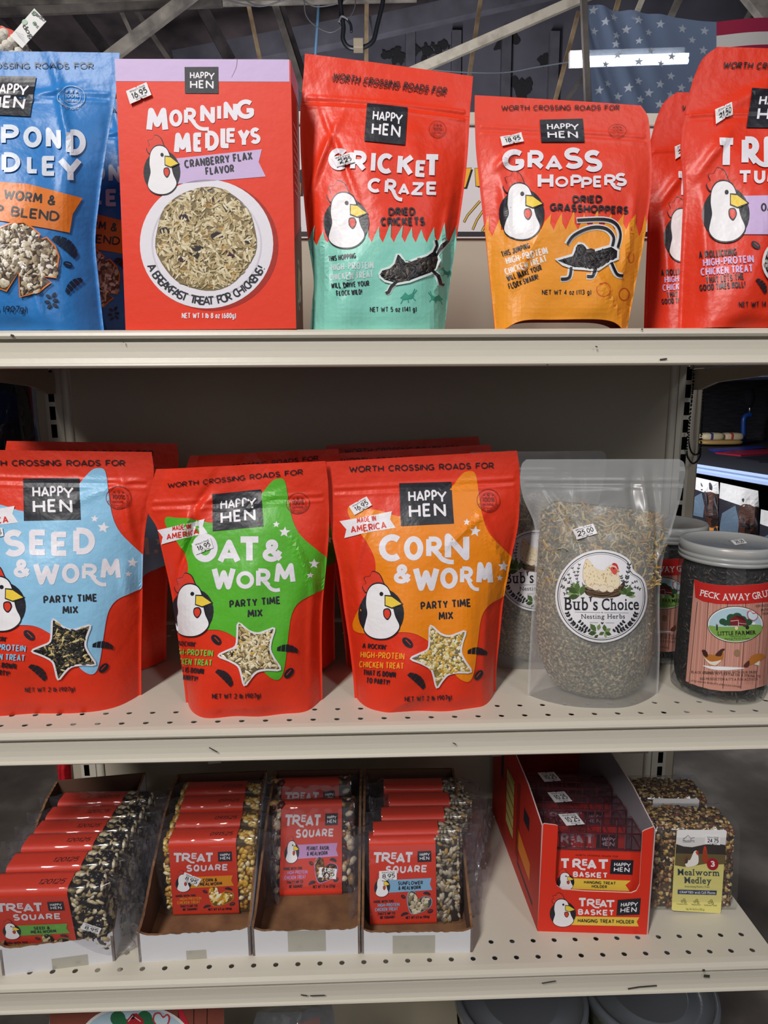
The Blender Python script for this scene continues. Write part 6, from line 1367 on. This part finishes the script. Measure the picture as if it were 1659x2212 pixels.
A.poly('#ecc84c', [(740, 1245), (1394, 1278), (1338, 1330), (1380, 1402), (740, 1372)], 2); A.text(BLK, 'HANGING TREAT', 898, 1310, 1235, 1326, 36, 3, .05); A.text(BLK, 'HOLDER', 980, 1360, 1142, 1366, 36, 3, .05)
hen(A, 704, 1290, 92, 95)
for i, l in enumerate(('Take your treats to new heights with this', 'handy hanging basket. Drop in a', 'Treat Square, fruit or veggies and')): A.text('#f0b030', l, 770 + i * 30, 1408 + i * 30, 1255 - i * 24, 1430 + i * 28, 18, 3, 0)
A.poly(BLK, [(650, 1450), (690, 1435), (720, 1440), (725, 1470), (650, 1480)], 3)
A.lay(mb, cs, card_mat, .0002); mb.build('card', bk_)
mb = MB(); r = random.Random(3)
G = np.array([[(W_ * i / 10 + r.uniform(-.001, .001), -.004 + (DB + .006) * j / 6, HB + .003 + r.uniform(-.0015, .003) * (1 if 0 < j < 6 else 0)) for j in range(7)] for i in range(11)]); mb.grid(G, wfilm, True)
mb.grid(np.array([[(W_ * i / 10, -.0045, HC + (HB + .003 - HC) * j / 3) for j in range(4)] for i in range(11)]), wfilm, True); mb.build('film_wrap', bk_)
sticker(Sheet([(0, 0), (100, 0), (100, 30), (0, 30)], (0, 0, HB + .004), (W_, 0, 0), (0, DB, 0)), '10.25', [(20, 3), (40, 0), (44, 22), (24, 26)], bk_, .002)
o = Vector(f0) + Vector((.008, .008, .003)); bk_.location = o; bk_.rotation_euler = (-.10, 0, math.atan2(ex.y, ex.x))
for dy, lb in ((.046, 'red wire treat basket with a tilted sticker, second in the display box'), (.092, 'red wire treat basket in the dark rear of the display box')):
    c = copy_tree(bk_); c.location = o + Vector((.0 - dy * .02, dy, 0)); c['label'] = lb

# ================================================================== pressed seed cakes
Tm = frame(1380, 1640, 5.2652)
MW, MH, MD = .1035, .108, .055
r = random.Random(91); cake = thing('seed_cake', 'pressed seed cake with a yellow MEALWORM MEDLEY label beside the display box', 'seed cake', group='seed cakes')
mb = MB(); mb.box((.002, .002, 0), (MW - .002, MD - .002, MH - .002), mat('#4a3a2a', .7), .006)
mats = [mat(c, .45, 0, 60, .4, kind='grain') for c in ('#8a6a48', '#b89a6c', '#5a4232', '#d8c498', '#3a2a22', '#a8784a', '#6e3c2c', '#241c1a', '#c8a860')]; P_ = []
for i in range(900): P_.append(((r.uniform(.003, MW - .003), .0018, r.uniform(.003, MH - .004)), (0, -1, 0)))
for i in range(460): P_.append(((r.uniform(.003, MW - .003), r.uniform(.003, MD - .003), MH - .002), (0, 0, 1)))
for i in range(420): P_.append(((MW - .002, r.uniform(.003, MD - .003), r.uniform(.003, MH - .004)), (1, 0, 0)))
for i in range(160): P_.append(((.002, r.uniform(.003, MD - .003), r.uniform(.003, MH - .004)), (-1, 0, 0)))
ellipsoid_bank(mb, P_, mats, (.0018, .0042), (.5, .9), r); mb.build('seed_block', cake)
mb = MB(); ls = Sheet([(170, 885), (1150, 892), (1085, 1695), (130, 1735)], (0, -.0022, 0), (MW, 0, 0), (0, 0, MH)); A = Art(cell=0)
lq = [(460, 897), (1008, 905), (1025, 922), (1002, 1100), (935, 1722), (920, 1732), (385, 1727), (368, 1712), (400, 1300), (443, 912)]
A.poly('#e6dc84', lq, 0); A.poly('#eceaea', [(460, 897), (1008, 905), (1025, 922), (1005, 1060), (900, 1040), (760, 1052), (620, 1078), (520, 1070), (432, 1045), (443, 912)], 1)
A.poly('#2c2220', [(432, 1045), (520, 1070), (620, 1078), (760, 1052), (900, 1040), (1006, 1055), (990, 1245), (900, 1250), (780, 1242), (640, 1265), (520, 1278), (412, 1262)], 2); A.poly('#6a5a30', [(424, 1140), (996, 1150), (988, 1246), (780, 1242), (640, 1265), (520, 1278), (412, 1262)], 3)
A.poly('#e8e4de', [(545, 1275), (535, 1190), (560, 1180), (590, 1210), (640, 1120), (680, 1115), (690, 1160), (690, 1230), (650, 1262)], 4, 3); A.poly('#a04028', [(740, 1225), (745, 1110), (760, 1065), (785, 1080), (800, 1170), (830, 1235)], 4, 3); A.poly('#c83a30', [(655, 1120), (690, 1110), (692, 1160), (672, 1150)], 5); A.poly('#c83a30', [(752, 1075), (772, 1060), (785, 1100), (765, 1110)], 5); A.poly('#7a4a2c', [(515, 1250), (530, 1170), (590, 1165), (560, 1240)], 4)
A.ellipse('#a0202c', 852, 1245, 66, 60, 5, 28); A.text('#f4ecec', '3', 825, 1270, 878, 1270, 58, 6, .06)
A.line('#20242a', [(515, 990), (545, 978), (575, 955), (605, 985), (650, 978)], 5, 3); A.text('#20242a', 'MannaPro', 512, 1028, 648, 1024, 30, 3, .0, serif=True)
A.text('#12384a', 'Mealworm', 440, 1362, 930, 1362, 62, 3, .02, serif=True, gap=.05); A.text('#12384a', 'Medley', 518, 1442, 838, 1442, 62, 3, .02, serif=True, gap=.05)
A.text('#22302a', 'Entertaining Poultry Treat', 528, 1485, 815, 1483, 18, 3, 0)
A.poly('#1c3058', [(442, 1510), (895, 1508), (888, 1552), (440, 1556)], 3); A.text('#eef0f4', 'CRAFTED', 465, 1545, 625, 1543, 22, 4, .03); A.text('#eef0f4', 'with Calf-Manna', 640, 1545, 875, 1541, 26, 4, 0, serif=True)
for x in (512, 660, 825): 
    for dx, dy in ((-20, 10), (5, -8), (18, 16)): A.ring('#3a4430', x + dx, 1618 + dy, 14, 12, 4, 3, 12)
for s_, a, b_ in (('Cracked Corn', 430, 555), ('Mealworms', 605, 708), ('Sunflower Seeds', 748, 892)): A.text('#2c3424', s_, a, 1662, b_, 1660, 14, 3, 0)
A.text('#2c3424', 'Net Wt 1 lb 3.5 oz (552 g)', 540, 1712, 748, 1708, 18, 3, 0)
A.lay(mb, ls, card_mat, .0012); mb.build('label', cake)
sticker(ls, '24.75', [(770, 955), (950, 960), (940, 1052), (765, 1042)], cake, .0022)
mb = MB(); 
G = []
for x in np.linspace(-.003, MW + .003, 12):
    row_ = []
    for i in range(40):
        a = 2 * math.pi * i / 40; c_, s_ = math.cos(a), math.sin(a); rr = (abs(c_) ** 8 + abs(s_) ** 8) ** (-1 / 8); row_.append((x, MD / 2 + c_ * rr * (MD / 2 + .004), MH / 2 + s_ * rr * (MH / 2 + .004)))
    G.append(row_)
mb.grid(np.array(G), film('cake_wrap', .95, '#fafafa', .1, '#b8b4b0', .6, 30), True, cu=True); mb.build('clear_wrap', cake)
c0 = atz(1405.5, 1968.5, -.304); cake.location = (c0.x, c0.y, BS + .004); cake.rotation_euler = (-.09, 0, -.035)
c = copy_tree(cake); c.location = (c0.x - .002, c0.y + .064, BS + .004); c['label'] = 'second pressed seed cake directly behind the labelled one'
for ch in list(c.children):
    if ch.name.startswith('price_sticker'): bpy.data.objects.remove(ch)
# ================================================================== what stands below, beside and beyond
DK_ = Z0 - .75
bucket = thing('bucket', 'clear lidded bucket under the lowest shelf, left of the pair', 'bucket', group='buckets')
bm_ = film('bucket_plastic', .35, '#d0d4d8', .35, '#8f949a', 0); R_ = .096
mb = MB(); mb.lathe([(.001, .002), (R_ * .86, .002), (R_ * .88, .006), (R_ * .97, .185)], (0, 0, 0), film('bucket_wall', .55, '#c8ccd0', .3, '#6a6c70'), 56); mb.build('bucket_body', bucket)
mb = MB(); mb.lathe([(.001, .004), (R_ * .84, .004), (R_ * .92, .160), (.001, .164)], (0, 0, 0), mat('#2a2628', .8), 40); mb.build('contents', bucket)
mb = MB(); mb.lathe([(R_ * .985, .182), (R_ * 1.03, .184), (R_ * 1.04, .196), (R_ * 1.03, .203), (R_ * .98, .205), (R_ * .95, .202), (R_ * .93, .194), (R_ * .6, .194), (R_ * .59, .1955), (R_ * .57, .194), (.001, .194)], (0, 0, 0), film('bucket_lid', .40, '#b8bcc4', .2, '#8a8f98'), 64); mb.build('lid', bucket)
mb = MB(); mb.lathe([(R_ * .9, .04), (R_ * .985, .150)], (0, 0, .0), mat('#b8c040', .5), 56)
mb.v = [v for v in mb.v]; mb.build('paper_label', bucket)
p = at(1124, 2138, .185); bucket.location = (p.x, .185, DK_)
c = copy_tree(bucket); p = at(1404, 2132, .185); c.location = (p.x, .190, DK_); c['label'] = 'clear lidded bucket under the lowest shelf, right of the pair'
# barn printed bag under the shelf
bag_s = Pouch([(1, (112, 2176), (478, 2150)), (.97, (108, 2195), (482, 2170)), (.8, (104, 2330), (480, 2310)), (.5, (100, 2520), (470, 2500)), (.2, (100, 2700), (465, 2690)), (0, (100, 2850), (460, 2840))], .03, .03, [(0, .03, 4), (.3, .04, 2.6), (.7, .025, 2.4), (.9, .01, 2.2), (1, .001, 2)], zbot=-.75, seed=81)
A = Art(frame(100, 2120, 2.4397), 12)
A.poly('#8a4a3c', [(20, 100), (940, 70), (940, 800), (20, 800)], 1)
for x in (700, 780, 850): A.line('#3c1c18', [(x, 80), (x - 10, 600)], 5, 2)
A.ellipse('#ece8e6', 470, 300, 290, 180, 3, 40); A.ellipse('#b8cfdc', 470, 300, 275, 166, 4, 40)
for x, y, r_ in ((380, 190, 40), (400, 230, 45), (520, 190, 40), (540, 220, 40)): A.ellipse('#2c6a44', x, y, r_, r_, 5, 16)
A.poly('#b02430', [(425, 240), (430, 195), (455, 165), (480, 163), (515, 200), (515, 240)], 6); A.line('#f0e8e8', [(435, 205), (458, 175), (500, 205)], 4, 7); A.poly('#2a1a1a', [(450, 172), (468, 170), (468, 192), (450, 194)], 7)
A.poly('#c43a48', [(610, 250), (565, 205), (570, 165), (600, 158), (618, 178), (640, 165), (655, 185), (645, 220)], 6, 3); A.poly('#c8dce4', [(610, 240), (573, 203), (578, 170), (600, 166), (618, 188), (638, 174), (646, 188), (638, 217)], 7, 3)
A.poly('#c8283a', [(690, 90), (730, 170), (760, 240), (735, 240), (700, 170)], 3)
b_ = pouch('larvae_bag', 'brown bag printed with a red barn, under the lowest shelf at left', 'bag', bag_s, '#9a9a98', [A], (.15, .03, DK_)); recenter(b_)
# clear bag with an orange item
cb_s = Pouch([(1, (556, 2186), (716, 2168)), (.9, (548, 2210), (722, 2200)), (.6, (545, 2350), (720, 2340)), (.3, (548, 2600), (715, 2590)), (0, (552, 2780), (712, 2770))], .07, .07, [(0, .03, 3), (.4, .04, 2.5), (.8, .03, 2.4), (1, .004, 2)], zbot=-.75, seed=82, wr=((0, .9, .4, .04, .5, .006), (.3, .85, .3, .03, -.6, .006)))
root = thing('plastic_bag', 'clear plastic bag with an orange card inside under the lowest shelf', 'bag', (.3, .07, DK_))
mb = MB(); cb_s.mesh(mb, film('bag_film', .72, '#d8dade', .1, '#9a9ca2', .6, 25), 40, 50); mb.build('bag_film', root)
mb = MB(); a, c_ = at(632, 2230, .07), at(692, 2192, .07); mb.add([at(628, 2216, .07), at(690, 2196, .07), at(700, 2260, .07), at(620, 2330, .07)] + [at(628, 2216, .072), at(690, 2196, .072), at(700, 2260, .072), at(620, 2330, .072)], [(0, 1, 2, 3)[::-1], (4, 5, 6, 7), (0, 4, 5, 1), (1, 5, 6, 2), (2, 6, 7, 3), (3, 7, 4, 0)], mat('#d06a50', .5)); mb.build('orange_card', root); recenter(root)
# red packet on the floor side of the left upright
s_ = Pouch([(1, (118, 1560), (152, 1562)), (.6, (122, 1640), (153, 1640)), (.25, (127, 1690), (155, 1692)), (0, (130, 1745), (156, 1747))], .40, .40, [(0, .01, 3), (.5, .014, 2.4), (1, .002, 2)], zbot=-.42, seed=83)
b_ = pouch('red_packet', 'small red packet hanging behind the left upright near the floor', 'packet', s_, '#c8202c', [], (-.12, .4, Z0 - .42)); recenter(b_)
# packages hanging at the left of the middle bay
root = thing('hanging_package', 'clear bag with a blue knitted ball hanging left of the middle bay', 'package', (-.14, .30, Z0 + .2))
s_ = Pouch([(1, (-60, 800), (46, 812)), (.7, (-62, 860), (62, 870)), (.4, (-60, 930), (82, 940)), (0, (-60, 1010), (92, 1010))], .30, .30, [(0, .03, 2.5), (.5, .035, 2.4), (1, .004, 2)], zbot=.18, seed=84, wr=((.5, .6, .5, .04, 1.2, .008), (.2, .4, .4, .04, .5, .006)))
mb = MB(); s_.mesh(mb, film('package_film', .88, '#c8ccd8', .08, '#8a8c98', .6, 25), 40, 40); mb.build('package_film', root)
c_ = at(5, 880, .31); mb = MB(); bm2 = bmesh.new(); bmesh.ops.create_icosphere(bm2, subdivisions=3, radius=.024)
for v in bm2.verts: v.co *= 1 + .06 * math.sin(v.co.x * 700) * math.sin(v.co.z * 700)
mb.bm(bm2, mat('#16308a', .7, .4, 300), True, Matrix.Translation(c_)); mb.build('blue_ball', root)
mb = MB(); mb.box((-.17, .335, Z0 + .2), (-.105, .338, Z0 + .37), mat('#17171d', .6)); mb.build('backing_card', root); recenter(root)
s_ = Pouch([(1, (30, 822), (56, 826)), (.5, (40, 895), (70, 900)), (0, (48, 985), (80, 985))], .27, .30, [(0, .01, 2.5), (1, .002, 2)], zbot=.19, seed=86)
root = thing('hanging_package', 'narrow clear package with a white edge hanging beside the blue ball', 'package', (-.11, .28, Z0 + .19)); mb = MB(); s_.mesh(mb, film('package_film2', .5, '#a8a4aa', .1, '#5c585e', .6, 25), 30, 30); mb.build('package_film', root); recenter(root)
s_ = Pouch([(1, (50, 815), (64, 822)), (.5, (58, 862), (70, 868)), (0, (62, 985), (78, 985))], .36, .36, [(0, .01, 2.5), (1, .002, 2)], zbot=.17, seed=85)
b_ = pouch('red_packet', 'dark red packet hanging just left of the left upright slots', 'packet', s_, '#a83a4c', [], (-.13, .36, Z0 + .17)); recenter(b_)

for k_, (x_, y_, h_, c_) in enumerate(((-.125, .10, .54, '#23252e'), (-.215, .13, .50, '#3a2c34'), (-.305, .10, .54, '#20303c'), (-.17, .20, .52, '#1d1f28'))):  # packs added out of view to throw shade on the left upright
    mb = MB(); mb.box((x_ - .042, y_, Z0 + .06), (x_ + .042, y_ + .025, Z0 + .06 + h_), mat(c_, .5), .008); mb.tube([(x_, y_ + .012, Z0 + .06 + h_), (x_, y_ + .012, Z0 + .64)], .002, mat('#9a9a9e', .3, metal=1), 6)
    tag(mb.build('added_shade_pack'), 'added unseen pack on a hook, shading the left upright', 'pack', 'added packs shading the left upright')

# rope dog toy lying on top rail behind the blue pouch
root = thing('rope_toy', 'white knotted rope dog toy with coral band above the blue pouch', 'dog toy', (-.03, .20, Z0 + .404))
mb = MB(); r = random.Random(6); m1 = mat('#d8d2c6', .85, .3, 200); ic = bmesh.new(); bmesh.ops.create_icosphere(ic, subdivisions=2, radius=1); KV = [v.co.copy() for v in ic.verts]; KF = [tuple(v.index for v in f.verts) for f in ic.faces]; ic.free()
Y = .20; ctr = at(-4, 142, Y); rad = .030
for i in range(150):
    ph = math.acos(1 - 2 * (i + .5) / 150); th = i * 2.39996; n = Vector((math.sin(ph) * math.cos(th), math.sin(ph) * math.sin(th), math.cos(ph))); c_ = ctr + Vector((n.x * rad * 1.25, n.y * rad, n.z * rad * 1.15)); mb.add([c_ + v * .0062 for v in KV], KF, m1, True)
mb.add([ctr + Vector((v.x * rad * 1.15, v.y * rad * .95, v.z * rad * 1.05)) for v in KV], KF, m1, True)
mb.tube([ctr, Vector((ctr.x, Y, Z0 + .405))], [.02, .028], m1, 14); mb.build('rope_body', root)
mb = MB(); top = at(-2, 90, Y); mb.add([top + Vector((v.x * .03, v.y * .022, v.z * .014)) for v in KV], KF, mat('#ee6a5c', .6), True); mb.build('coral_band', root)
mb = MB(); tq = [at(74, 18, Y - .02), at(100, 46, Y - .02), at(48, 104, Y - .02), at(22, 78, Y - .02)]
tm = catmull; V = [tq[0], tq[1], tq[2], tq[3]] + [p + Vector((0, .0006, 0)) for p in tq]; mb.add(V, [(0, 3, 2, 1), (4, 5, 6, 7), (0, 1, 5, 4), (1, 2, 6, 5), (2, 3, 7, 6), (3, 0, 4, 7)], mat('#e4e4e2', .6))
fs2 = Flat(tq[0], (0, -1, 0)); A = Art(frame(0, 0, 3.95), 0)
A.text('#1a1a1a', 'dog', 190, 225, 262, 330, 40, 2, .0, gap=.05); A.text('#1a1a1a', 'gado', 275, 112, 378, 186, 34, 2, .0, gap=.04); A.text('#1a1a1a', 'dog', 280, 200, 325, 240, 24, 2, 0, gap=.04)
for x, y, r_ in ((292, 112, 22), (212, 190, 24), (296, 200, 18)): A.ellipse('#a8c4ac', x, y, r_, r_, 1, 16)
for i in range(4): A.line('#8a8a8a', [(130 + i * 9, 270 + i * 13), (205 + i * 4, 300 + i * 22)], 1.5, 2)
A.lay(mb, fs2, card_mat, .0004); mb.build('paper_tag', root); recenter(root)

# ------------------------------------------------------------------ shelves across the aisle at the right
steel = mat('#9fb2d8', .35, 0, 60, .5, kind='steel'); dkpanel = mottled('dark_panel', '#1c1b20', '#302d30', 8, .8, .2, 4, stretch=(1, 1, 14))
root = thing('side_shelving', 'dark shelving with pale blue steel shelf edges across the aisle at right', 'shelving', (2.3, 2.9, 0))
xs0 = lambda y: 2.03 + (y - 3.35) * -.17
def side_shelf(z, nm):
    mb = MB(); V = []
    for y in (1.7, 5.4):
        x = xs0(y)
        V += [(x, y, Z0 + z), (x + 1.62, y, Z0 + z), (x + 1.62, y, Z0 + z - .03), (x, y, Z0 + z - .05), (x - .012, y, Z0 + z - .045), (x - .012, y, Z0 + z - .03), (x - .004, y, Z0 + z - .022), (x - .012, y, Z0 + z - .012)]
    n = 8; mb.add(V, [(i, i + n, (i + 1) % n + n, (i + 1) % n) for i in range(1, n)] + [tuple(range(n))[::-1], tuple(range(n, 2 * n))], steel); mb.add(V, [(0, n, n + 1, 1)], mat('#26272e', .6)); mb.build(nm, root)
side_shelf(-.03, 'shelf'); side_shelf(.46, 'shelf'); side_shelf(-.62, 'shelf')
mb = MB(); V = [(xs0(y) + 1.64, y, z) for y in (1.7, 5.4) for z in (.1, Z0 + 1.0)]; V2 = [(x + .02, y, z) for x, y, z in V]; mb.add(V + V2, [(0, 1, 3, 2), (4, 6, 7, 5), (0, 2, 6, 4), (1, 5, 7, 3), (0, 4, 5, 1), (2, 3, 7, 6)], dkpanel); mb.box((xs0(5.4) - .02, 5.41, 0), (xs0(5.4) + 1.66, 5.44, Z0 + 1.0), dkpanel); mb.build('back_panel', root); recenter(root)
zs = Z0 - .03
def on(px, py, z): d = ray((px, py))[0]; return Vector(CP + d * ((Z0 + z - CP[2]) / d[2]))
# blue handled brush
root = thing('brush', 'blue handled brush standing on the shelf across the aisle', 'brush', tuple(on(1606, 958, -.03)))
Yb = root.location.y; mb = MB(); blu2 = mat('#1c4a9c', .35)
mb.tube([at(*p, Yb) for p in catmull([(1606, 957), (1606, 925), (1607, 905), (1613, 897), (1622, 896)], 6, False)], .017, blu2, 12); mb.build('handle', root)
mb = MB(); mb.tube([at(1619, 897, Yb), at(1620, 872, Yb)], .008, mat('#b8b8bc', .3, metal=1), 8); mb.build('ferrule', root)
mb = MB(); mb.tube([at(1620, 880, Yb), at(1619, 865, Yb), at(1618, 842, Yb)], [.014, .036, .034], mat('#1c1c24', .9, .5, 200), 14); mb.build('bristles', root); recenter(root)
def packet(name, label, cat, x0, y0, x1, y1, Y, d, cols, h=None):
    a, c_ = at(x0, y1, Y), at(x1, y0, Y); mb = MB(); zb = a.z
    bm_ = bmesh.new(); bmesh.ops.create_icosphere(bm_, subdivisions=3, radius=1)
    for v in bm_.verts:
        for i in range(3): v.co[i] = math.copysign(abs(v.co[i]) ** .6, v.co[i])
        v.co = Vector(((a.x + c_.x) / 2 + v.co.x * (c_.x - a.x) / 2, Y + v.co.y * d, (a.z + c_.z) / 2 + v.co.z * (c_.z - a.z) / 2))
    mb.bm(bm_, mat(cols[0], .5), True)
    if len(cols) > 1:
        bm_ = bmesh.new(); bmesh.ops.create_icosphere(bm_, subdivisions=3, radius=1)
        for v in bm_.verts:
            for i in range(3): v.co[i] = math.copysign(abs(v.co[i]) ** .6, v.co[i])
            v.co = Vector(((a.x + c_.x) / 2 + (v.co.x * .22 - .25) * (c_.x - a.x) / 2, Y + v.co.y * d * 1.03, (a.z + c_.z) / 2 + v.co.z * (c_.z - a.z) / 2 * 1.04))
        mb.bm(bm_, mat(cols[1], .5), True)
    return tag(mb.build(name), label, cat)
Yp = on(1550, 962, -.03).y
packet('wrapped_roll', 'cream packet with a blue band on the shelf across the aisle', 'packet', 1512, 934, 1562, 951, Yp, .05, ['#d8c8a0', '#3a3a80'])
packet('wrapped_roll', 'tan packet below the cream one on the shelf across the aisle', 'packet', 1510, 949, 1602, 961, Yp - .05, .06, ['#b08c54'])
packet('wrapped_roll', 'cream and red packet left of the blue brush', 'packet', 1556, 934, 1604, 952, Yp + .02, .05, ['#d8c4a0', '#b84038'])
def flat_item(label, p4, h, c):
    q_ = [on(x, y, -.03) for x, y in p4]; mb = MB(); V = q_ + [p + Vector((0, 0, h)) for p in q_]; mb.add(V, [(4, 5, 6, 7), (3, 2, 1, 0), (0, 1, 5, 4), (1, 2, 6, 5), (2, 3, 7, 6), (3, 0, 4, 7)], mat(c, .35)); return tag(mb.build('flat_tool'), label, 'tool', 'flat tools on the shelf across the aisle')
flat_item('blue flat tool lying along the pale blue shelf edge', [(1530, 972), (1640, 966), (1659, 972), (1545, 978)], .008, '#26389a')
flat_item('dark red flat tool lying in front of the blue one', [(1545, 980), (1680, 968), (1690, 980), (1600, 986)], .008, '#8a1c34')
flat_item('black flat tool lying at the right end of the shelf edge', [(1590, 992), (1680, 984), (1700, 1000), (1640, 1000)], .01, '#1c1a22')
mb = MB(); p = on(1650, 800, .46); p = at(1655, 797, 2.1); mb.add([p + Vector((v.x * .06, v.y * .06, v.z * .03)) for v in KV], KF, mat('#2a9a58', .3), True); o_ = tag(mb.build('green_bottle'), 'green item on the upper shelf edge at far right', 'bottle')
# dog food bags below
def dogbag(label, x0, x1, yt, yb_, Y, flip=1):
    w_ = x1 - x0; s_ = Pouch([(1, (x0, yt), (x1, yt + w_ * .22)), (.7, (x0 - 3, yt + (yb_ - yt) * .3), (x1 + 2, yt + (yb_ - yt) * .36)), (.3, (x0 - 2, yt + (yb_ - yt) * .7), (x1, yt + (yb_ - yt) * .74)), (0, (x0, yb_), (x1, yb_ + 4))], Y + .12, Y, [(0, .05, 4), (.5, .07, 2.6), (.85, .02, 2.2), (1, .002, 2)], zbot=-.62, seed=int(x0), lump=.004)
    A = Art(lambda V: np.array([x0, yt]) + np.asarray(V, float) * w_ / 100 + np.c_[np.zeros(len(V)), np.asarray(V, float)[:, 0] * w_ / 100 * .22], 10)
    A.poly('#d8d4d2', [(-5, -5), (105, -5), (105, 42), (60, 50), (-5, 42)], 1); A.poly('#5a6a7a', [(5, 80), (40, 52), (50, 95), (45, 140), (-5, 140)], 2)
    A.poly('#4a2a20', [(50, 60), (68, 42), (92, 48), (102, 80), (98, 150), (70, 170), (52, 130)], 3, 4); A.poly('#201614', [(66, 95), (90, 90), (95, 150), (70, 160)], 4, 4); A.poly('#c8803a', [(5, 165), (100, 160), (100, 182), (5, 190)], 2); A.poly('#7a1c20', [(5, 190), (100, 182), (100, 240), (5, 240)], 2)
    return pouch('dog_food_bag', label, 'bag', s_, '#2a2830', [A], tuple(s_.L[0]), 'dog food bags')
o_ = dogbag('dog food bag with white top and brown dog head, nearest the upright', 1492, 1552, 1028, 1195, 2.45); recenter(o_)
o_ = dogbag('dog food bag with white top and brown dog head, right of its twin', 1556, 1638, 1042, 1225, 2.1); recenter(o_)
o_ = dogbag('dog food bag cut off by the right edge below the pale shelf', 1644, 1720, 1100, 1270, 1.85); recenter(o_)
bpy.context.view_layer.update()
